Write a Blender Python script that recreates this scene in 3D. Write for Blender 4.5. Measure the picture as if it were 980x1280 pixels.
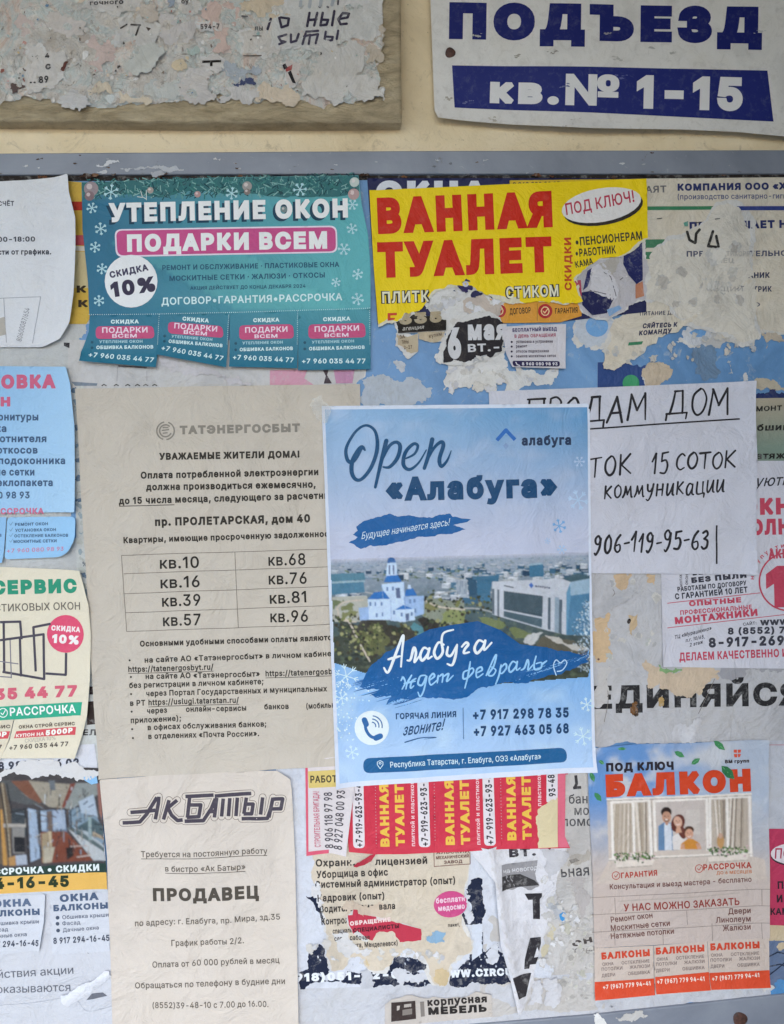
import bpy, bmesh, math, random
import numpy as np
from mathutils import Vector, Matrix, noise
from mathutils.geometry import delaunay_2d_cdt

for _o in list(bpy.data.objects):
    bpy.data.objects.remove(_o)
SC = bpy.context.scene
COL = SC.collection

# ------------------------------------------------------------------ camera
F = 963.0                      # focal length in photo pixels (980 x 1280)
DIST = 0.616                   # metres from the wall
_X = Vector((11110, 447, -963)).normalized()
_U = Vector((-493, 14390, 963)).normalized()
_U = (_U - _X * _U.dot(_X)).normalized()
_Y = _U.cross(_X)
ROT = Matrix((_X, _Y, _U))     # camera axes -> world axes (x along the wall, y into it, z up)
cam_data = bpy.data.cameras.new('camera')
cam = bpy.data.objects.new('camera', cam_data)
COL.objects.link(cam)
cam_data.sensor_fit = 'VERTICAL'
cam_data.sensor_height = 34.6
cam_data.lens = F / 1280 * 34.6
cam_data.clip_start = 0.01
cam_data.clip_end = 200
cam.matrix_world = Matrix.Translation((0, -DIST, 1.5)) @ ROT.to_4x4()
SC.camera = cam

# ------------------------------------------------------------------ light: overcast day shaded by an added roof and side wall, open left and front
SUN_EL, SUN_AZ = math.radians(33), math.radians(-5)      # azimuth from the wall's normal, negative = left
world = bpy.data.worlds.new("World")
SC.world = world
world.use_nodes = True
_nt = world.node_tree
_sky = _nt.nodes.new('ShaderNodeTexSky')
_sky.sky_type = 'NISHITA'
_sky.sun_disc = False
_sky.sun_elevation = SUN_EL
_sky.sun_rotation = math.pi + SUN_AZ * -1
_sky.dust_density = 0.6
_sky.air_density = 1.0
_sky.ozone_density = 2.5
_bg = _nt.nodes['Background']
_bg.inputs[1].default_value = 0.15
_nt.links.new(_sky.outputs[0], _bg.inputs[0])
sun_data = bpy.data.lights.new('sun', 'SUN')
sun_data.energy = 0.9
sun_data.angle = math.radians(40)
sun_data.color = (1.0, 0.985, 0.96)
sun = bpy.data.objects.new('sun', sun_data)
COL.objects.link(sun)
_d = Vector((math.sin(SUN_AZ) * math.cos(SUN_EL), -math.cos(SUN_AZ) * math.cos(SUN_EL), math.sin(SUN_EL)))
sun.rotation_euler = _d.to_track_quat('Z', 'Y').to_euler()
sun.location = _d * 3
SC.view_settings.view_transform = 'Standard'
SC.view_settings.look = 'None'
SC.view_settings.gamma = 1
SC.view_settings.exposure = 1.22

# ------------------------------------------------------------------ geometry on the wall
_R = np.array(ROT)
ILLUM = 0.80

def P(xy, h):
    """photo pixels -> points on the plane h millimetres in front of the wall"""
    xy = np.asarray(xy, float).reshape(-1, 2)
    h = np.broadcast_to(np.asarray(h, float), (len(xy),)) * 0.001
    d = np.stack([(xy[:, 0] - 490) / F, -(xy[:, 1] - 640) / F, -np.ones(len(xy))], 1) @ _R.T
    t = (DIST - h) / d[:, 1]
    return np.array([0, -DIST, 1.5]) + d * t[:, None]

def lin(hx):
    if not isinstance(hx, str):
        return tuple(hx)
    hx = hx.lstrip('#')
    v = [int(hx[i:i + 2], 16) / 255 for i in (0, 2, 4)]
    v = [(c / 12.92 if c <= .04045 else ((c + .055) / 1.055) ** 2.4) / ILLUM for c in v]
    return tuple(min(c, .92) for c in v)

def mix(a, b, t):
    a, b = lin(a), lin(b)
    t = min(1, max(0, t))
    return tuple(p + (q - p) * t for p, q in zip(a, b))

def zm(x0, y0, s):
    """tracing helper: points read off an enlargement of the photo"""
    return lambda *pts: [(x0 + p[0] / s, y0 + p[1] / s) + tuple(p[2:]) for p in pts]

def area2(p):
    return sum(p[i - 1][0] * p[i][1] - p[i][0] * p[i - 1][1] for i in range(len(p)))

def densify(p, step, closed=True):
    out = []
    n = len(p)
    for i in range(n if closed else n - 1):
        a, b = p[i], p[(i + 1) % n]
        k = max(1, int(math.hypot(b[0] - a[0], b[1] - a[1]) / step))
        out += [(a[0] + (b[0] - a[0]) * j / k, a[1] + (b[1] - a[1]) * j / k) for j in range(k)]
    if not closed:
        out.append(tuple(p[-1][:2]))
    return out

def crack(a, b, amp, rnd, out, lim=3.0):
    L = math.hypot(b[0] - a[0], b[1] - a[1])
    if L < lim:
        return
    k = rnd.gauss(0, amp) * L
    k = max(-.3 * L, min(.3 * L, k))
    m = ((a[0] + b[0]) / 2 - (b[1] - a[1]) / L * k, (a[1] + b[1]) / 2 + (b[0] - a[0]) / L * k)
    crack(a, m, amp, rnd, out, lim)
    out.append(m)
    crack(m, b, amp, rnd, out, lim)

def torn(pts, seed=1, amp=.13, core=3.0, lim=3.0):
    """outline whose edges flagged 't' are torn; also an outline of the paler paper core that shows along the tear"""
    rnd = random.Random(seed)
    sg = 1 if area2(pts) > 0 else -1
    n = len(pts)
    flag = [len(p) > 2 for p in pts]
    def run(r, grow):
        q = []
        for i in range(n):
            x, y = pts[i][:2]
            if grow and (flag[i] or flag[i - 1]):
                a, b = pts[i - 1], pts[(i + 1) % n]
                dx, dy = b[0] - a[0], b[1] - a[1]
                L = math.hypot(dx, dy) or 1
                g = grow * (.12 + 2.6 * r.random() ** 3)
                x, y = x + dy / L * g * sg, y - dx / L * g * sg
            q.append((x, y))
        out = []
        for i in range(n):
            out.append(q[i])
            if flag[i]:
                crack(q[i], q[(i + 1) % n], amp, r, out, lim)
        return out
    return run(random.Random(seed), 0), run(random.Random(seed + 77), core)

def all_torn(pts):
    return [(p[0], p[1], 1) for p in pts]

def inside(pt, poly):
    x, y = pt
    c = False
    n = len(poly)
    for i in range(n):
        x1, y1 = poly[i - 1][:2]
        x2, y2 = poly[i][:2]
        if (y1 > y) != (y2 > y) and x < (x2 - x1) * (y - y1) / (y2 - y1) + x1:
            c = not c
    return c

def winding(cen, rings):
    """winding number of the points over closed rings, all turned the same way"""
    A, Bq = [], []
    for r in rings:
        r = np.asarray(r, float)
        A.append(r)
        Bq.append(np.roll(r, -1, 0))
    A, Bq = np.concatenate(A), np.concatenate(Bq)
    out = np.zeros(len(cen), int)
    step = max(1, 3000000 // max(1, len(A)))
    for i in range(0, len(cen), step):
        x, y = cen[i:i + step, 0:1], cen[i:i + step, 1:2]
        x1, y1, x2, y2 = A[:, 0], A[:, 1], Bq[:, 0], Bq[:, 1]
        up_ = (y1 <= y) & (y2 > y)
        dn_ = (y1 > y) & (y2 <= y)
        cr = (x2 - x1) * (y - y1) - (x - x1) * (y2 - y1)
        out[i:i + step] = (up_ & (cr > 0)).sum(1) - (dn_ & (cr < 0)).sum(1)
    return out

def cdt(V, E, rings, eps, thin=False):
    v, e, f, ov, oe, of = delaunay_2d_cdt(V, E, [], 0, eps, False)
    v = np.array([(q.x, q.y) for q in v])
    f = np.array([t for t in f if len(t) == 3], int)
    f = f[winding(v[f].mean(1), rings) != 0]
    if thin:                      # keep only the outline of the union and fill that
        ed = np.sort(np.concatenate([f[:, [0, 1]], f[:, [1, 2]], f[:, [2, 0]]]), 1)
        ed, cnt = np.unique(ed, axis=0, return_counts=True)
        ed = ed[cnt == 1]
        used = np.unique(ed)
        re = np.zeros(len(v), int)
        re[used] = np.arange(len(used))
        return cdt([Vector(p) for p in v[used]], re[ed].tolist(), rings, eps)
    used = np.unique(f)
    re = np.zeros(len(v), int)
    re[used] = np.arange(len(used))
    return v[used], re[f]

def fill(polys, step=None, eps=1e-4):
    """union of polygons -> (verts, tris); interior points every step"""
    V, E, rings = [], [], []
    for p in polys:
        p = [q[:2] for q in p]
        if step:
            p = densify(p, step)
        if area2(p) < 0:
            p = p[::-1]
        b, n = len(V), len(p)
        if n == 3 and not step and len(polys) == 1:
            return [tuple(q) for q in p], [[0, 1, 2]]
        V += [Vector(q) for q in p]
        E += [(b + i, b + (i + 1) % n) for i in range(n)]
        rings.append(p)
    if step:
        xs = [v.x for v in V]
        ys = [v.y for v in V]
        nx = int((max(xs) - min(xs)) / step)
        ny = int((max(ys) - min(ys)) / step)
        for i in range(1, nx + 1):
            for j in range(1, ny + 1):
                V.append(Vector((min(xs) + i * step + .37 * step * ((j % 2) - .5), min(ys) + j * step)))
    v, f = cdt(V, E, rings, eps, len(polys) > 1 and not step)
    return [tuple(q) for q in v.tolist()], f.tolist()

def catmull(p, k=6):
    p = [tuple(q[:2]) for q in p]
    out = []
    for i in range(len(p) - 1):
        a, b, c, d = p[max(0, i - 1)], p[i], p[i + 1], p[min(len(p) - 1, i + 2)]
        for j in range(k):
            t = j / k
            out.append(tuple(.5 * (2 * b[m] + (c[m] - a[m]) * t + (2 * a[m] - 5 * b[m] + 4 * c[m] - d[m]) * t * t
                                   + (3 * b[m] - a[m] - 3 * c[m] + d[m]) * t ** 3) for m in (0, 1)))
    out.append(p[-1])
    return out

def ell(cx, cy, rx, ry=None, rot=0, n=28):
    ry = rx if ry is None else ry
    c, s = math.cos(rot), math.sin(rot)
    return [(cx + rx * math.cos(a) * c - ry * math.sin(a) * s, cy + rx * math.cos(a) * s + ry * math.sin(a) * c)
            for a in (2 * math.pi * i / n for i in range(n))]

def stroke_polys(pts, w, cap='round'):
    n = len(pts)
    ws = [w] * n if not hasattr(w, '__len__') else [np.interp(i / max(1, n - 1), np.linspace(0, 1, len(w)), w) for i in range(n)]
    out = []
    for i in range(n - 1):
        (x1, y1), (x2, y2) = pts[i][:2], pts[i + 1][:2]
        L = math.hypot(x2 - x1, y2 - y1)
        if L < 1e-6:
            continue
        nx, ny = -(y2 - y1) / L / 2, (x2 - x1) / L / 2
        out.append([(x1 + nx * ws[i], y1 + ny * ws[i]), (x2 + nx * ws[i + 1], y2 + ny * ws[i + 1]),
                    (x2 - nx * ws[i + 1], y2 - ny * ws[i + 1]), (x1 - nx * ws[i], y1 - ny * ws[i])])
    for i in range(n):
        if cap == 'round' or 0 < i < n - 1:
            if ws[i] > .3:
                out.append(ell(pts[i][0], pts[i][1], ws[i] / 2, n=10))
    return out

def round_poly(q, r, k=5):
    out = []
    n = len(q)
    for i in range(n):
        p, a, b = Vector(q[i]), Vector(q[i - 1]), Vector(q[(i + 1) % n])
        p1 = p + (a - p).normalized() * r
        p2 = p + (b - p).normalized() * r
        for j in range(k + 1):
            t = j / k
            v = p1 * (1 - t) ** 2 + p * 2 * t * (1 - t) + p2 * t * t
            out.append((v.x, v.y))
    return out

# ------------------------------------------------------------------ lettering: outlines of a plain sans, thickened to the weight asked for
FONT = r'''А 3; .2-~053X1%3X3*-~2A-~101?0u2*0T390b390A2)0+1?.x-~ /5/U/5032(032(/U
Б 2x ._-~._3X1~3X1~2{/D2{/D180_1813141^1'2#0m2<0P2L0,2Q/_2L/32<.j2#.K1^.413.'0_-~ /D.Z0].Z1/.b1Q.t1f/61m/_1f0(1Q0D1/0U0]0[/D0[
В 3# ._-~._3X0^3X123S1Z3F1y30232q2@2P2D2,2A1j291Q2+1>1v1/1L0x1L0s1e0n1}0b270O2H072T/u2X/O2S/+2F.f2/.I1j.41>.&0d-~ /D.[0b.[19.b1[.s1o/01u/P1r/i1h0$1X071C0F1(0P0e0S/D0S /D1.0Z1.0v1111191E1F1T1W1_1n1b2*1[2I1J2d1,2u0]2{/D2{
Г 2G 2(3X2(2{/D2{/D-~._-~._3X
Д 49 .B,l.B.[.l.[/(.y/</K/L03/X17/j3X3;3X3;.[3u.[3u,l36,l36-~/%-~/%,l /Z.[2V.[2V2{0I2{0<17000./x/6/k.s
Е 2Y ._-~._3X2*3X2*2{/D2{/D1/1u1/1u0Q/D0Q/D.[2-.[2--~
Ё 2Y ._-~._3X2*3X2*2{/D2{/D1/1u1/1u0Q/D0Q/D.[2-.[2--~ 134<1#4?0r4H0i4U0f4e0i4u0r5&1#5/13521B5/1O5&1X4u1[4e1X4U1O4H1B4? /Y4</J4?/<4H/34U/04e/34u/<5&/J5//Y52/j5//w5&0#4u0&4e0#4U/w4H/j4?
Ж 5A 2$3X2$-~1?-~1?3X .4-~0#0v.B3X/53X0^1,2d1,4/3X4}3X3A0u5/-~4@-~2n0N0Q0N.~-~
З 2f 0D-w/q-|/F.-/#.A.e.^.R/$.L/K/2/K/7/3/B.{/S.j/i._0'.V0C.T0c.W0}.`18.m1I/#1T/91W/R1T/m1I0(180;0}0I0_0R0;0U/n0U/n120;120W140q1<1*1I191Z1B1q1F2-1C2E1:2Z1-2l0v2x0`3$0D3'0+3$/o2y/Y2m/I2]/>2H/:20.W20.^2W.o2y/-39/N3M/v3Z0E3`0s3Z1=3L1[361s2u2%2T2*202$1e1o1C1S1)100u100q1N0i1h0Z1}0G200029/q2</R26/*2%.c1g.E1C..0u-|
И 3g 3*-~2D-~2D142E1Y2H262J2}2V2{2.231l1]1R13/P-~._-~._3X/D3X/D0//C/e/B/3/=.X/5.Y/O/2/i/_/|0#2:3X3*3X
Й 3g 3*-~2D-~2D142E1Y2H262J2}2V2{2.231l1]1R13/P-~._-~._3X/D3X/D0//C/e/B/3/=.X/5.Y/O/2/i/_/|0#2:3X3*3X 0s420X460@4?0,4N/y4c/o4z/l580<580@4~0K4n0^4b0s4_1-4b1>4n1I4~1M581{581x4z1n4c1_4N1J4?1246
К 3. ._-~._3X/D3X/D1000101|3X2o3X0h0s2x-~2)-~030S/D0S/D-~
Л 3d .B-~.B.[.O.[.f.^.w.e/(.s/2/./>/}/Y3X3'3X3'-~2A-~2A2{092{/~/w/r/(/i.f/Z.L/J.:/4.,.v.%.U-~
М 4u ._-~._3X/`3X1&0'10/g1</B1H.w1S.S1D.S1O.v1[/@1h/f1r0'373X483X48-~3S-~3S143S1X3T2'3U2S3V3$3]3$3M2O3=1}3.1S3#141h-~1/-~/r14/g1R/X1{/H2N/73$/>3$/?2V/@2*/A1Y/A14/A-~
Н 3a ._-~._3X/D3X/D122>122>3X3$3X3$-~2>-~2>0T/D0T/D-~
О 3q 0x-w09.#/^.;/0.b.i/:.R/{.J0k.R1Z.i2?/02t/^3?093W0x3`1Z3W263?2d2t3+2?3A1Z3H0k3A/{3+/:2d.b26.;1Z.# 0x.W1G.^1o.o25/02N/W2`0.2e0k2`1K2N2#252J1o2h1G2y0x3#0K2y0$2h/_2J/D1~/41K/.0k/40./D/W/_/00$.o0K.^
П 3a 3$3X3$-~2>-~2>2{/D2{/D-~._-~._3X
Р 2t ._-~._3X0W3X123R1^3B2$3)2<2e2J2=2O1n2J1A2<0v2$0U1^0;120+0W0&/40&/40_0U0_0z0c1:0m1O0}1_171h1P1j1n1h2.1_2H1O2^1:2n0y2x0T2{/D2{/D-~
С 3Y 0x-w09.#/^.;//.b.i/:.R/{.J0k.R1Z.i2?//2t/^3?093W0x3`1B3]1f3S2+3E2H322b2v2w2X3*27341n2N1n2G2+2;2A1w2c1L2x0x3#0K2y0$2g/^2I/D1~/41K/.0k/40./D/X/_/00$.o0K.^0x.W1L._1w.t2;/92N/h34/h3*/C2w.~2c.a2H.H2+.51g.'1B-z
Т 2x .B2{.B3X2W3X2W2{0n2{0n-~0--~0-2{
У 2l .z-~.z.[/A.[/X.^/k.d/x.o0%/#0//;.23X.z3X/b1w0%1+0=0C0T/]0B/]0e0b131w1q3X2Z3X0a.w0H.J08.:0$.-/d.%/@-~
Ф 4B 0x.G06.M/Y.b/,/&.g/R.Q0,.J0k.Q1N.g2(/,2S/Y2u063-0x331H332.3-2f2u372S3Y2(3n1N3u0k3n0,3Y/R37/&2f.b2..M1H.G 0z/'1E/'1x/,2E/92g/P3#/p310;360k311>3#1g2g2*2E2A1x2N1E2S0z2S0H2N/{2A/Y2*/A1g/31>/.0k/30;/A/p/Y/P/{/90H/, 0n-a0n3v1R3v1R-a
Х 35 .4-~0E1-0E0X.?3X//3X/z2F081{0K1Z0`150T150i1Z0}1{1;2F2,3X2u3X0p0[0p103#-~24-~15/H0y/m0g0/0R0S0a0S0M000:/n/~/H.~-~
Ц 3Q 2q-~._-~._3X/D3X/D.[20.[203X2q3X 2e,l2e-~2K-~2K.Z3G.Z3F,l
Ч 3B 0K0*/v0./K0;/)0Q.l0q.]1>.W1r.W3X/<3X/<1s/D1B/]0}0&0j0S0d0}0h1H0r1m1'241<240X1m0E1G070z0- 1|-~1|3X2b3X2b-~
Ш 5? ._3X/D3X/D.[1>.[1>3X2#3X2#.[3z.[3z3X4_3X4_-~._-~
Щ 5I ._3X/D3X/D.[1>.[1>3X2#3X2#.[3z.[3z3X4_3X4_-~._-~ 4S,l4S-~49-~49.Z55.Z55,l
Ъ 48 .B2}.B3X0(3X0(2} 0L1E1}1E2R1@2}123C0x3]0Y3m043r/e3m/73].l3C.L2}.52R.'1}-~/y-~/y3X0^3X0^.Z1|.Z2M.b2p.v3*/:31/e3.0$3$0;2p0N2Z0]2?0e1|0h0L0h
Ы 4e /31E0c1E181@1c122)0x2C0Y2R042X/e2R/72C.l2*.L1c.518.'0c-~._-~._3X/D3X/D.Z0c.Z13.b1V.v1l/:1t/e1p0$1f0;1U0N1@0]1&0e0c0h/30h 4(3X4(-~3B-~3B3X
Ь 2{ /31E0c1E181@1c122)0x2C0Y2R042X/e2R/72C.l2*.L1c.518.'0c-~._-~._3X/D3X/D.Z0c.Z13.b1V.v1l/:1t/e1p0$1f0;1U0N1@0]1&0e0c0h/30h
Э 3Y 0`-w09-z/q.'/P.5/3.H.v.a.a.~.Q/C.G/h/-/h/@/9/a.s0/._0`.W10.^1X.o1z/027/X2G0.2M0k2G1K271~1z2J1X2g102y0`3#0/2x/a2c/@2A/42+/-1n.G1n.Q27.a2X.v2v/332/P3E/r3S093]0`3`1B3W1z3?2L2t2p2?3)1Z310k3)/{2o/;2L.c1z.;1B.# 0.0S0.112d112d0S
Ю 5j 0U1-0U0Q.~0Q.~1- /D3X/D-~._-~._3X 2q-w22.#1V.;1).b0b/:0J/{0C0k0J1Z0b2?1)2t1V3?223W2q3`3S3W4.3?4]2t5$2?5:1Z5A0k5:/{5$/:4].b4..;3S.# 2q.W3@.^3h.o4-/04G/W4X0.4^0k4X1K4G2#4-2J3h2h3@2y2q3#2D2y1y2h1W2J1=1~1-1K1'0k1-0.1=/W1W/01y.o2D.^
Я 2x 2;-~1U-~1U2{0D2{/|2x/`2o/I2`/:2K/222//1r/21U/:1=/I1*/`0x/|0o0D0l1s0l1s020A02/h07/;0E.v0].^0|.N1F.J1r.N2A.^2h.u3,/;3D/g3S0A3X2;3X /'-~.8-~/Y0Q0G0Q
а 2; /h-u/E-y/%.'.g.8.R.O.E.l.@/3.D/Q.M/i.]/{.q0-/D0?/z0H0V0O0v0W0~0`1%0l1%0n0~1(0x1:0m1H0]1S0H1Z001]/s1Z/]1S/=1>/+1#.K14.[1S.r1l//1~/L2-/k240.260[211/1z1C1i1S1Q1_131c0h1c-~1&-~1&.V0}.V0i.;0C.#0*-x /r.O06.S0P.^0e.m0t/$0}/:1%/Q1%0*0p/~0S/x04/s/w/p/M/g/</^/./R/&/C/#/0/%.z/-.k/9.`/I.V
б 2Q 0<-v/i-|/>.1.w.N.[.u.J/H.D0%.D02.K1>.T1h.a2..r2I/,2a/F2r/g2~003*0Z3/0~36133C173X1o3X1l3>1d3(1U2s1A2f1$2]0Z2W0,2Q/c2G/F25/21v/$1O.x0w/*14/=1K/T1`/o1p011z0Q1}0z1w1A1e1`1H1w1#2*0R2//}2*/I1u.w1Z.P18.30k-| 0<.P0].T0w.a10.t1@/31J/S1M/z1J0D1A0f121$0y170_1C0?1G/{1B/_16/G0}/50b/*0A/'/w/*/S/4/4/E.u/[.a/x.T
в 2> .W-~.W210<210u2*1D1r1`1Q1i1'1e0e1U0N1=0=0{031I0%1[/s1k/`1u/I1x/-1t.n1i.T1V.?1=./0z.%0T-~ /6.Z0T.Z0p.^1(.i14.y18/314/L1(/a0p/m0T/q/6/q /60H0=0H0[0L0t0V1&0h1+0~1&170s1G0[1Q0<1U/61U
г 1A 1321131T/91T/9-~.W-~.W21
д 2b ./,k./.Z.N.Z.d.u.r/;.}/l/)0S/5211v211v.Z2T.Z2T,k1s,k1s-~.m-~.m,k /9.Z18.Z181T/n1T/e0S/V/F/J.z
е 2J 0@-v/i-|/<.2.u.P.Z.x.J/K.D0'.I0_.Y13.t1Z/:1y/e2009260X240w2,171{1P1g1g1L1w1+2&0_2)0.2)/q.n/q.n0I1d0I1G061D0Y1;0z1,170t1K0Y1W091[/u1W/Y1J/D17/40{/*0^/'0?/'/z/+/R/5/1/G.s/_.`/{.T0@.P0k.W1..l1C/02#.~1s.b1a.I1H.51,.&0f-y
ё 2J 0@-v/i-|/<.2.u.P.Z.x.J/K.D0'.I0_.Y13.t1Z/:1y/e2009260X240w2,171{1P1g1g1L1w1+2&0_2)0.2)/q.n/q.n0I1d0I1G061D0Y1;0z1,170t1K0Y1W091[/u1W/Y1J/D17/40{/*0^/'0?/'/z/+/R/5/1/G.s/_.`/{.T0@.P0k.W1..l1C/02#.~1s.b1a.I1H.51,.&0f-y 1%2r0q2u0d2~0Z3/0W3>0Z3N0d3[0q3d1%3g143d1A3[1J3N1M3>1J3/1A2~142u /K2r/<2u/.2~/%3/.~3>/%3N/.3[/<3d/K3g/[3d/i3[/q3N/t3>/q3//i2~/[2u
ж 43 .7-~/v0-.921/&210I0F0i0F0i211J211J0F1h0F3/213y212<0-3{-~30-~1h/j1J/j1J-~0i-~0i/j0K/j/&-~
з 1i /s-z/M-}/,.*.l.9.U.M.G.f.A/&/%/&/+.o/<.`/U.U/s.Q06.V0O.d0`.w0f/40`/M0N/b02/o/k/s/Q/s/Q0E/k0E0-0I0E0U0U0i0Z1%0V1<0H1O031[/u1`/X1[/A1P/01@/*1*.J1*.O1G.^1a.s1v/22)/Q23/u260=220[2(0u1s1,1^171D1;1(160f1&0L0k0;0M010M0.0t0#14/l1D/P1J//1E.n17.R0~.<0a.,0>-}
и 2Q 1x-~19-~191#161#/6-~.W-~.W21/921/9///=//1=211x21
й 2Q 1x-~19-~191#161#/6-~.W-~.W21/921/9///=//1=211x21 092h/{2k/c2u/N3(/?3</53S/23m/_3m/c3W/n3F0$3;09370O3;0a3F0l3W0p3m1A3m1>3S143<1%3(0m2u0T2k
к 2. .W-~.W21/921/90C/`0C11212$210A002&-~13-~/o/g/9/g/9-~
л 2F .(-~.(.Z.6.Z.R.b.^.k.f.y.q/L.w0?.~211n211n-~1/-~1/1T/]1T/V0)/Q/K/H.w/:.Q/%.7.d.'.=-~
м 3s .W-~.W21/W210T/p0c/K0n/+0v.i0~.K0t.K0{.h1'/+12/K1@/p2<213=213=-~2[-~2[012[0Y2]1%2]1L2^1t2e1t2U1=2E0i2/0217-~0]-~/d02/N0i/=1=/-1t/61t/71O/81(/80Z/801/8-~
н 2O 1F0K1F/o/*/o/*0K /921/9-~.W-~.W21 1v211v-~18-~1821
о 2U 0;-v/g-|/<.2.u.P.Z.x.J/L.D0'.J0`.Z14.u1[/<1z/g200;260m201<1z1_1[1y142.0`230'2./L1y.x1_.P1<.20m-| 0;.P0_.U0{.e15.|1D/<1M/_1P0'1M0L1D0o15100{1G0_1V0;1[/u1V/X1G/C10/30o/*0L/'0'/*/_/3/</C.|/X.e/u.U
п 2N 1u211u-~17-~171T/91T/9-~.W-~.W21
р 2_ .W,I.W21/721/71P/=1P/P1l/s2+01230Q261#201J1{1k1^2(16270b2<0)27/L2(.w1l.O1J.21#-|0Q-v02-y/u.&/Q.A/=.^/9.^/9,I 0H.Q0j.U1(.e1>.{1M/<1V/_1Y0)1V0O1M0r1>131)1H0j1V0H1[0(1V/i1I/S14/D0t/;0Q/80)/;/^/D/:/S.y/j.d0(.U
с 2B 0;-v/g-|/<.2.u.P.Z.x.J/L.D0'.J0`.Z14.u1[/<1z/g200;260q2/1B1v1f1S1|1&1@0s13120{1H0_1V0;1[/u1V/X1G/C10/30o/*0L/'0'/*/_/3/</C.|/X.e/u.U0;.P0`.V0|.e15.|1A/<1}/-1t.q1g.Z1C.70r-}
т 1V /K-~/K1V.(1V.(211P211P1V0-1V0--~
у 2; .Q,M.`-'.j-&//-$/=-)/I-3/T-C/_-Y/k-}.321.w21/m/c0'.z0:.70$.706.z0L/c1B212)2108-C/y,n/g,]/R,P/<,I.~,G.d,I
ф 38 0<-v/g-|/<.2.u.P.Z.x.J/L.D0'.J0`.Z14.u1[/<1z/g200<260z261O201z1z2A1[2[142m0`2r0'2m/L2[.x2A.P1z.21O-|0z-v 0<.M0z.M1A.R1^.c1t.z2(/<21/_240'210M2(0q1t131^1K1A1[0z1a0<1a/u1[/X1K/B13/30q/)0M/&0'/)/_/3/</B.z/X.c/u.R 0<,I0<3X0z3X0z,I
х 21 .7-~/s0F/s/s.?21/+21/Z1C/{0j0;0:/w0:060j0U1C1+211r210=/q0=0B1x-~10-~0S.x04/O/u/~09/~/z/O/[.x.~-~
ц 2U .W-~.W21/921/9.Z17.Z17211u211u-~ 1j,l1j-~1O-~1O.Z2K.Z2K,l
ч 2G 02/=/Q/F/#/a.a01.W0o.W21/921/90o/?0I/Q0//m/|02/w0u/~1U031U/V1./I0a/A 10-~10211n211n-~
ш 4< .W21/921/9.Z0l.Z0l211M211M.Z3%.Z3%213c213c-~.W-~
щ 4F .W21/921/9.Z0l.Z0l211M211M.Z3%.Z3%213c213c-~.W-~ 3W,l3W-~3=-~3=.Z49.Z49,l
ъ 2w .(1Z.(21/S21/S1Z /m0a1$0a1M0]1p0P200>2D0&2P/d2T/B2P.}2D.`20.F1p.21M.&1$-~/8-~/821/v21/v.Z1#.Z1C.`1[.m1m/&1r/@1m/[1[/q1C0#1#0'/m0'
ы 3Z //0a0B0a0m0]130P1N0>1c0&1o/d1s/B1o.}1c.`1N.F13.20l.&0B-~.W-~.W21/921/9.Z0B.Z0b.`0{.m1//&15/@1//[0{/q0b0#0B0'//0' 2C-~2C213%213%-~
ь 2: //0a0B0a0m0]130P1N0>1c0&1o/d1s/B1o.}1c.`1N.F13.20l.&0B-~.W-~.W21/921/9.Z0B.Z0b.`0{.m1//&15/@1//[0{/q0b0#0B0'//0'
э 2B 0(-v/N-}.|.7.Y.Z.C/-.~/<//.|/D.e/a.V0(.P0K.U0h.e0}.|10/<19/_1<0'190L100o0}100h1G0K1V0(1[/b1V/E1H/012/$0s.D1&.Z1S.~1v/O2/0(260Y201(1z1K1[1f141v0`1|0'1v/L1f.x1K.P1(.20Y-| 1F/k/K/k/K0F1F0F
ю 4I .W-~.W21/621/6-~ /(/j/(0E0W0E0W/j 2/-v1Y-|1/.20h.P0N.x0=/L080'0=0`0N140h1[1/1z1Y202/262a203/1z3R1[3m143}0`4&0'3}/L3m.x3R.P3/.22a-| 2/.P2R.U2o.e3(.|38/<3A/_3D0'3A0L380o3(102o1G2R1V2/1[1i1V1L1G16101'0o0z0L0w0'0z/_1'/<16.|1L.e1i.U
я 27 1^-~0|-~0|1W0$1W/U1S/91F/)11/$0p/)0S/90?/V020$0.1;0.1;/U/|/U/:/^.g/v.K0?.B0p.K1E.g1l/:2)/|211^21 .x-~.1-~/A/t0*/t
A 3; .2-~053X1%3X3*-~2A-~101?0u2*0T390b390A2)0+1?.x-~ /5/U/5032(032(/U
B 3# ._-~._3X0^3X123S1Z3F1y30232q2@2P2D2,2A1j291Q2+1>1v1/1L0x1L0s1e0n1}0b270O2H072T/u2X/O2S/+2F.f2/.I1j.41>.&0d-~ /D.[0b.[19.b1[.s1o/01u/P1r/i1h0$1X071C0F1(0P0e0S/D0S /D1.0Z1.0v1111191E1F1T1W1_1n1b2*1[2I1J2d1,2u0]2{/D2{
C 3Y 0x-w09.#/^.;//.b.i/:.R/{.J0k.R1Z.i2?//2t/^3?093W0x3`1B3]1f3S2+3E2H322b2v2w2X3*27341n2N1n2G2+2;2A1w2c1L2x0x3#0K2y0$2g/^2I/D1~/41K/.0k/40./D/X/_/00$.o0K.^0x.W1L._1w.t2;/92N/h34/h3*/C2w.~2c.a2H.H2+.51g.'1B-z
D 3Q 0G-~/'-~/'.[0C.[0}.b1O.t1t/521/]2@022E0l2@1I211{1t2E1Q2c1$2u0I2{/$2{/$3X0M3X173P1s392E2p2h2=2~1Z3)0l2~/}2h/>2D.g1q.A14.* /D3X/D-~._-~._3X
E 2Y ._-~._3X2*3X2*2{/D2{/D1/1u1/1u0Q/D0Q/D.[2-.[2--~
F 2P ._-~._3X2'3X2'2{/D2{/D1'1l1'1l0I/D0I/D-~
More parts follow.
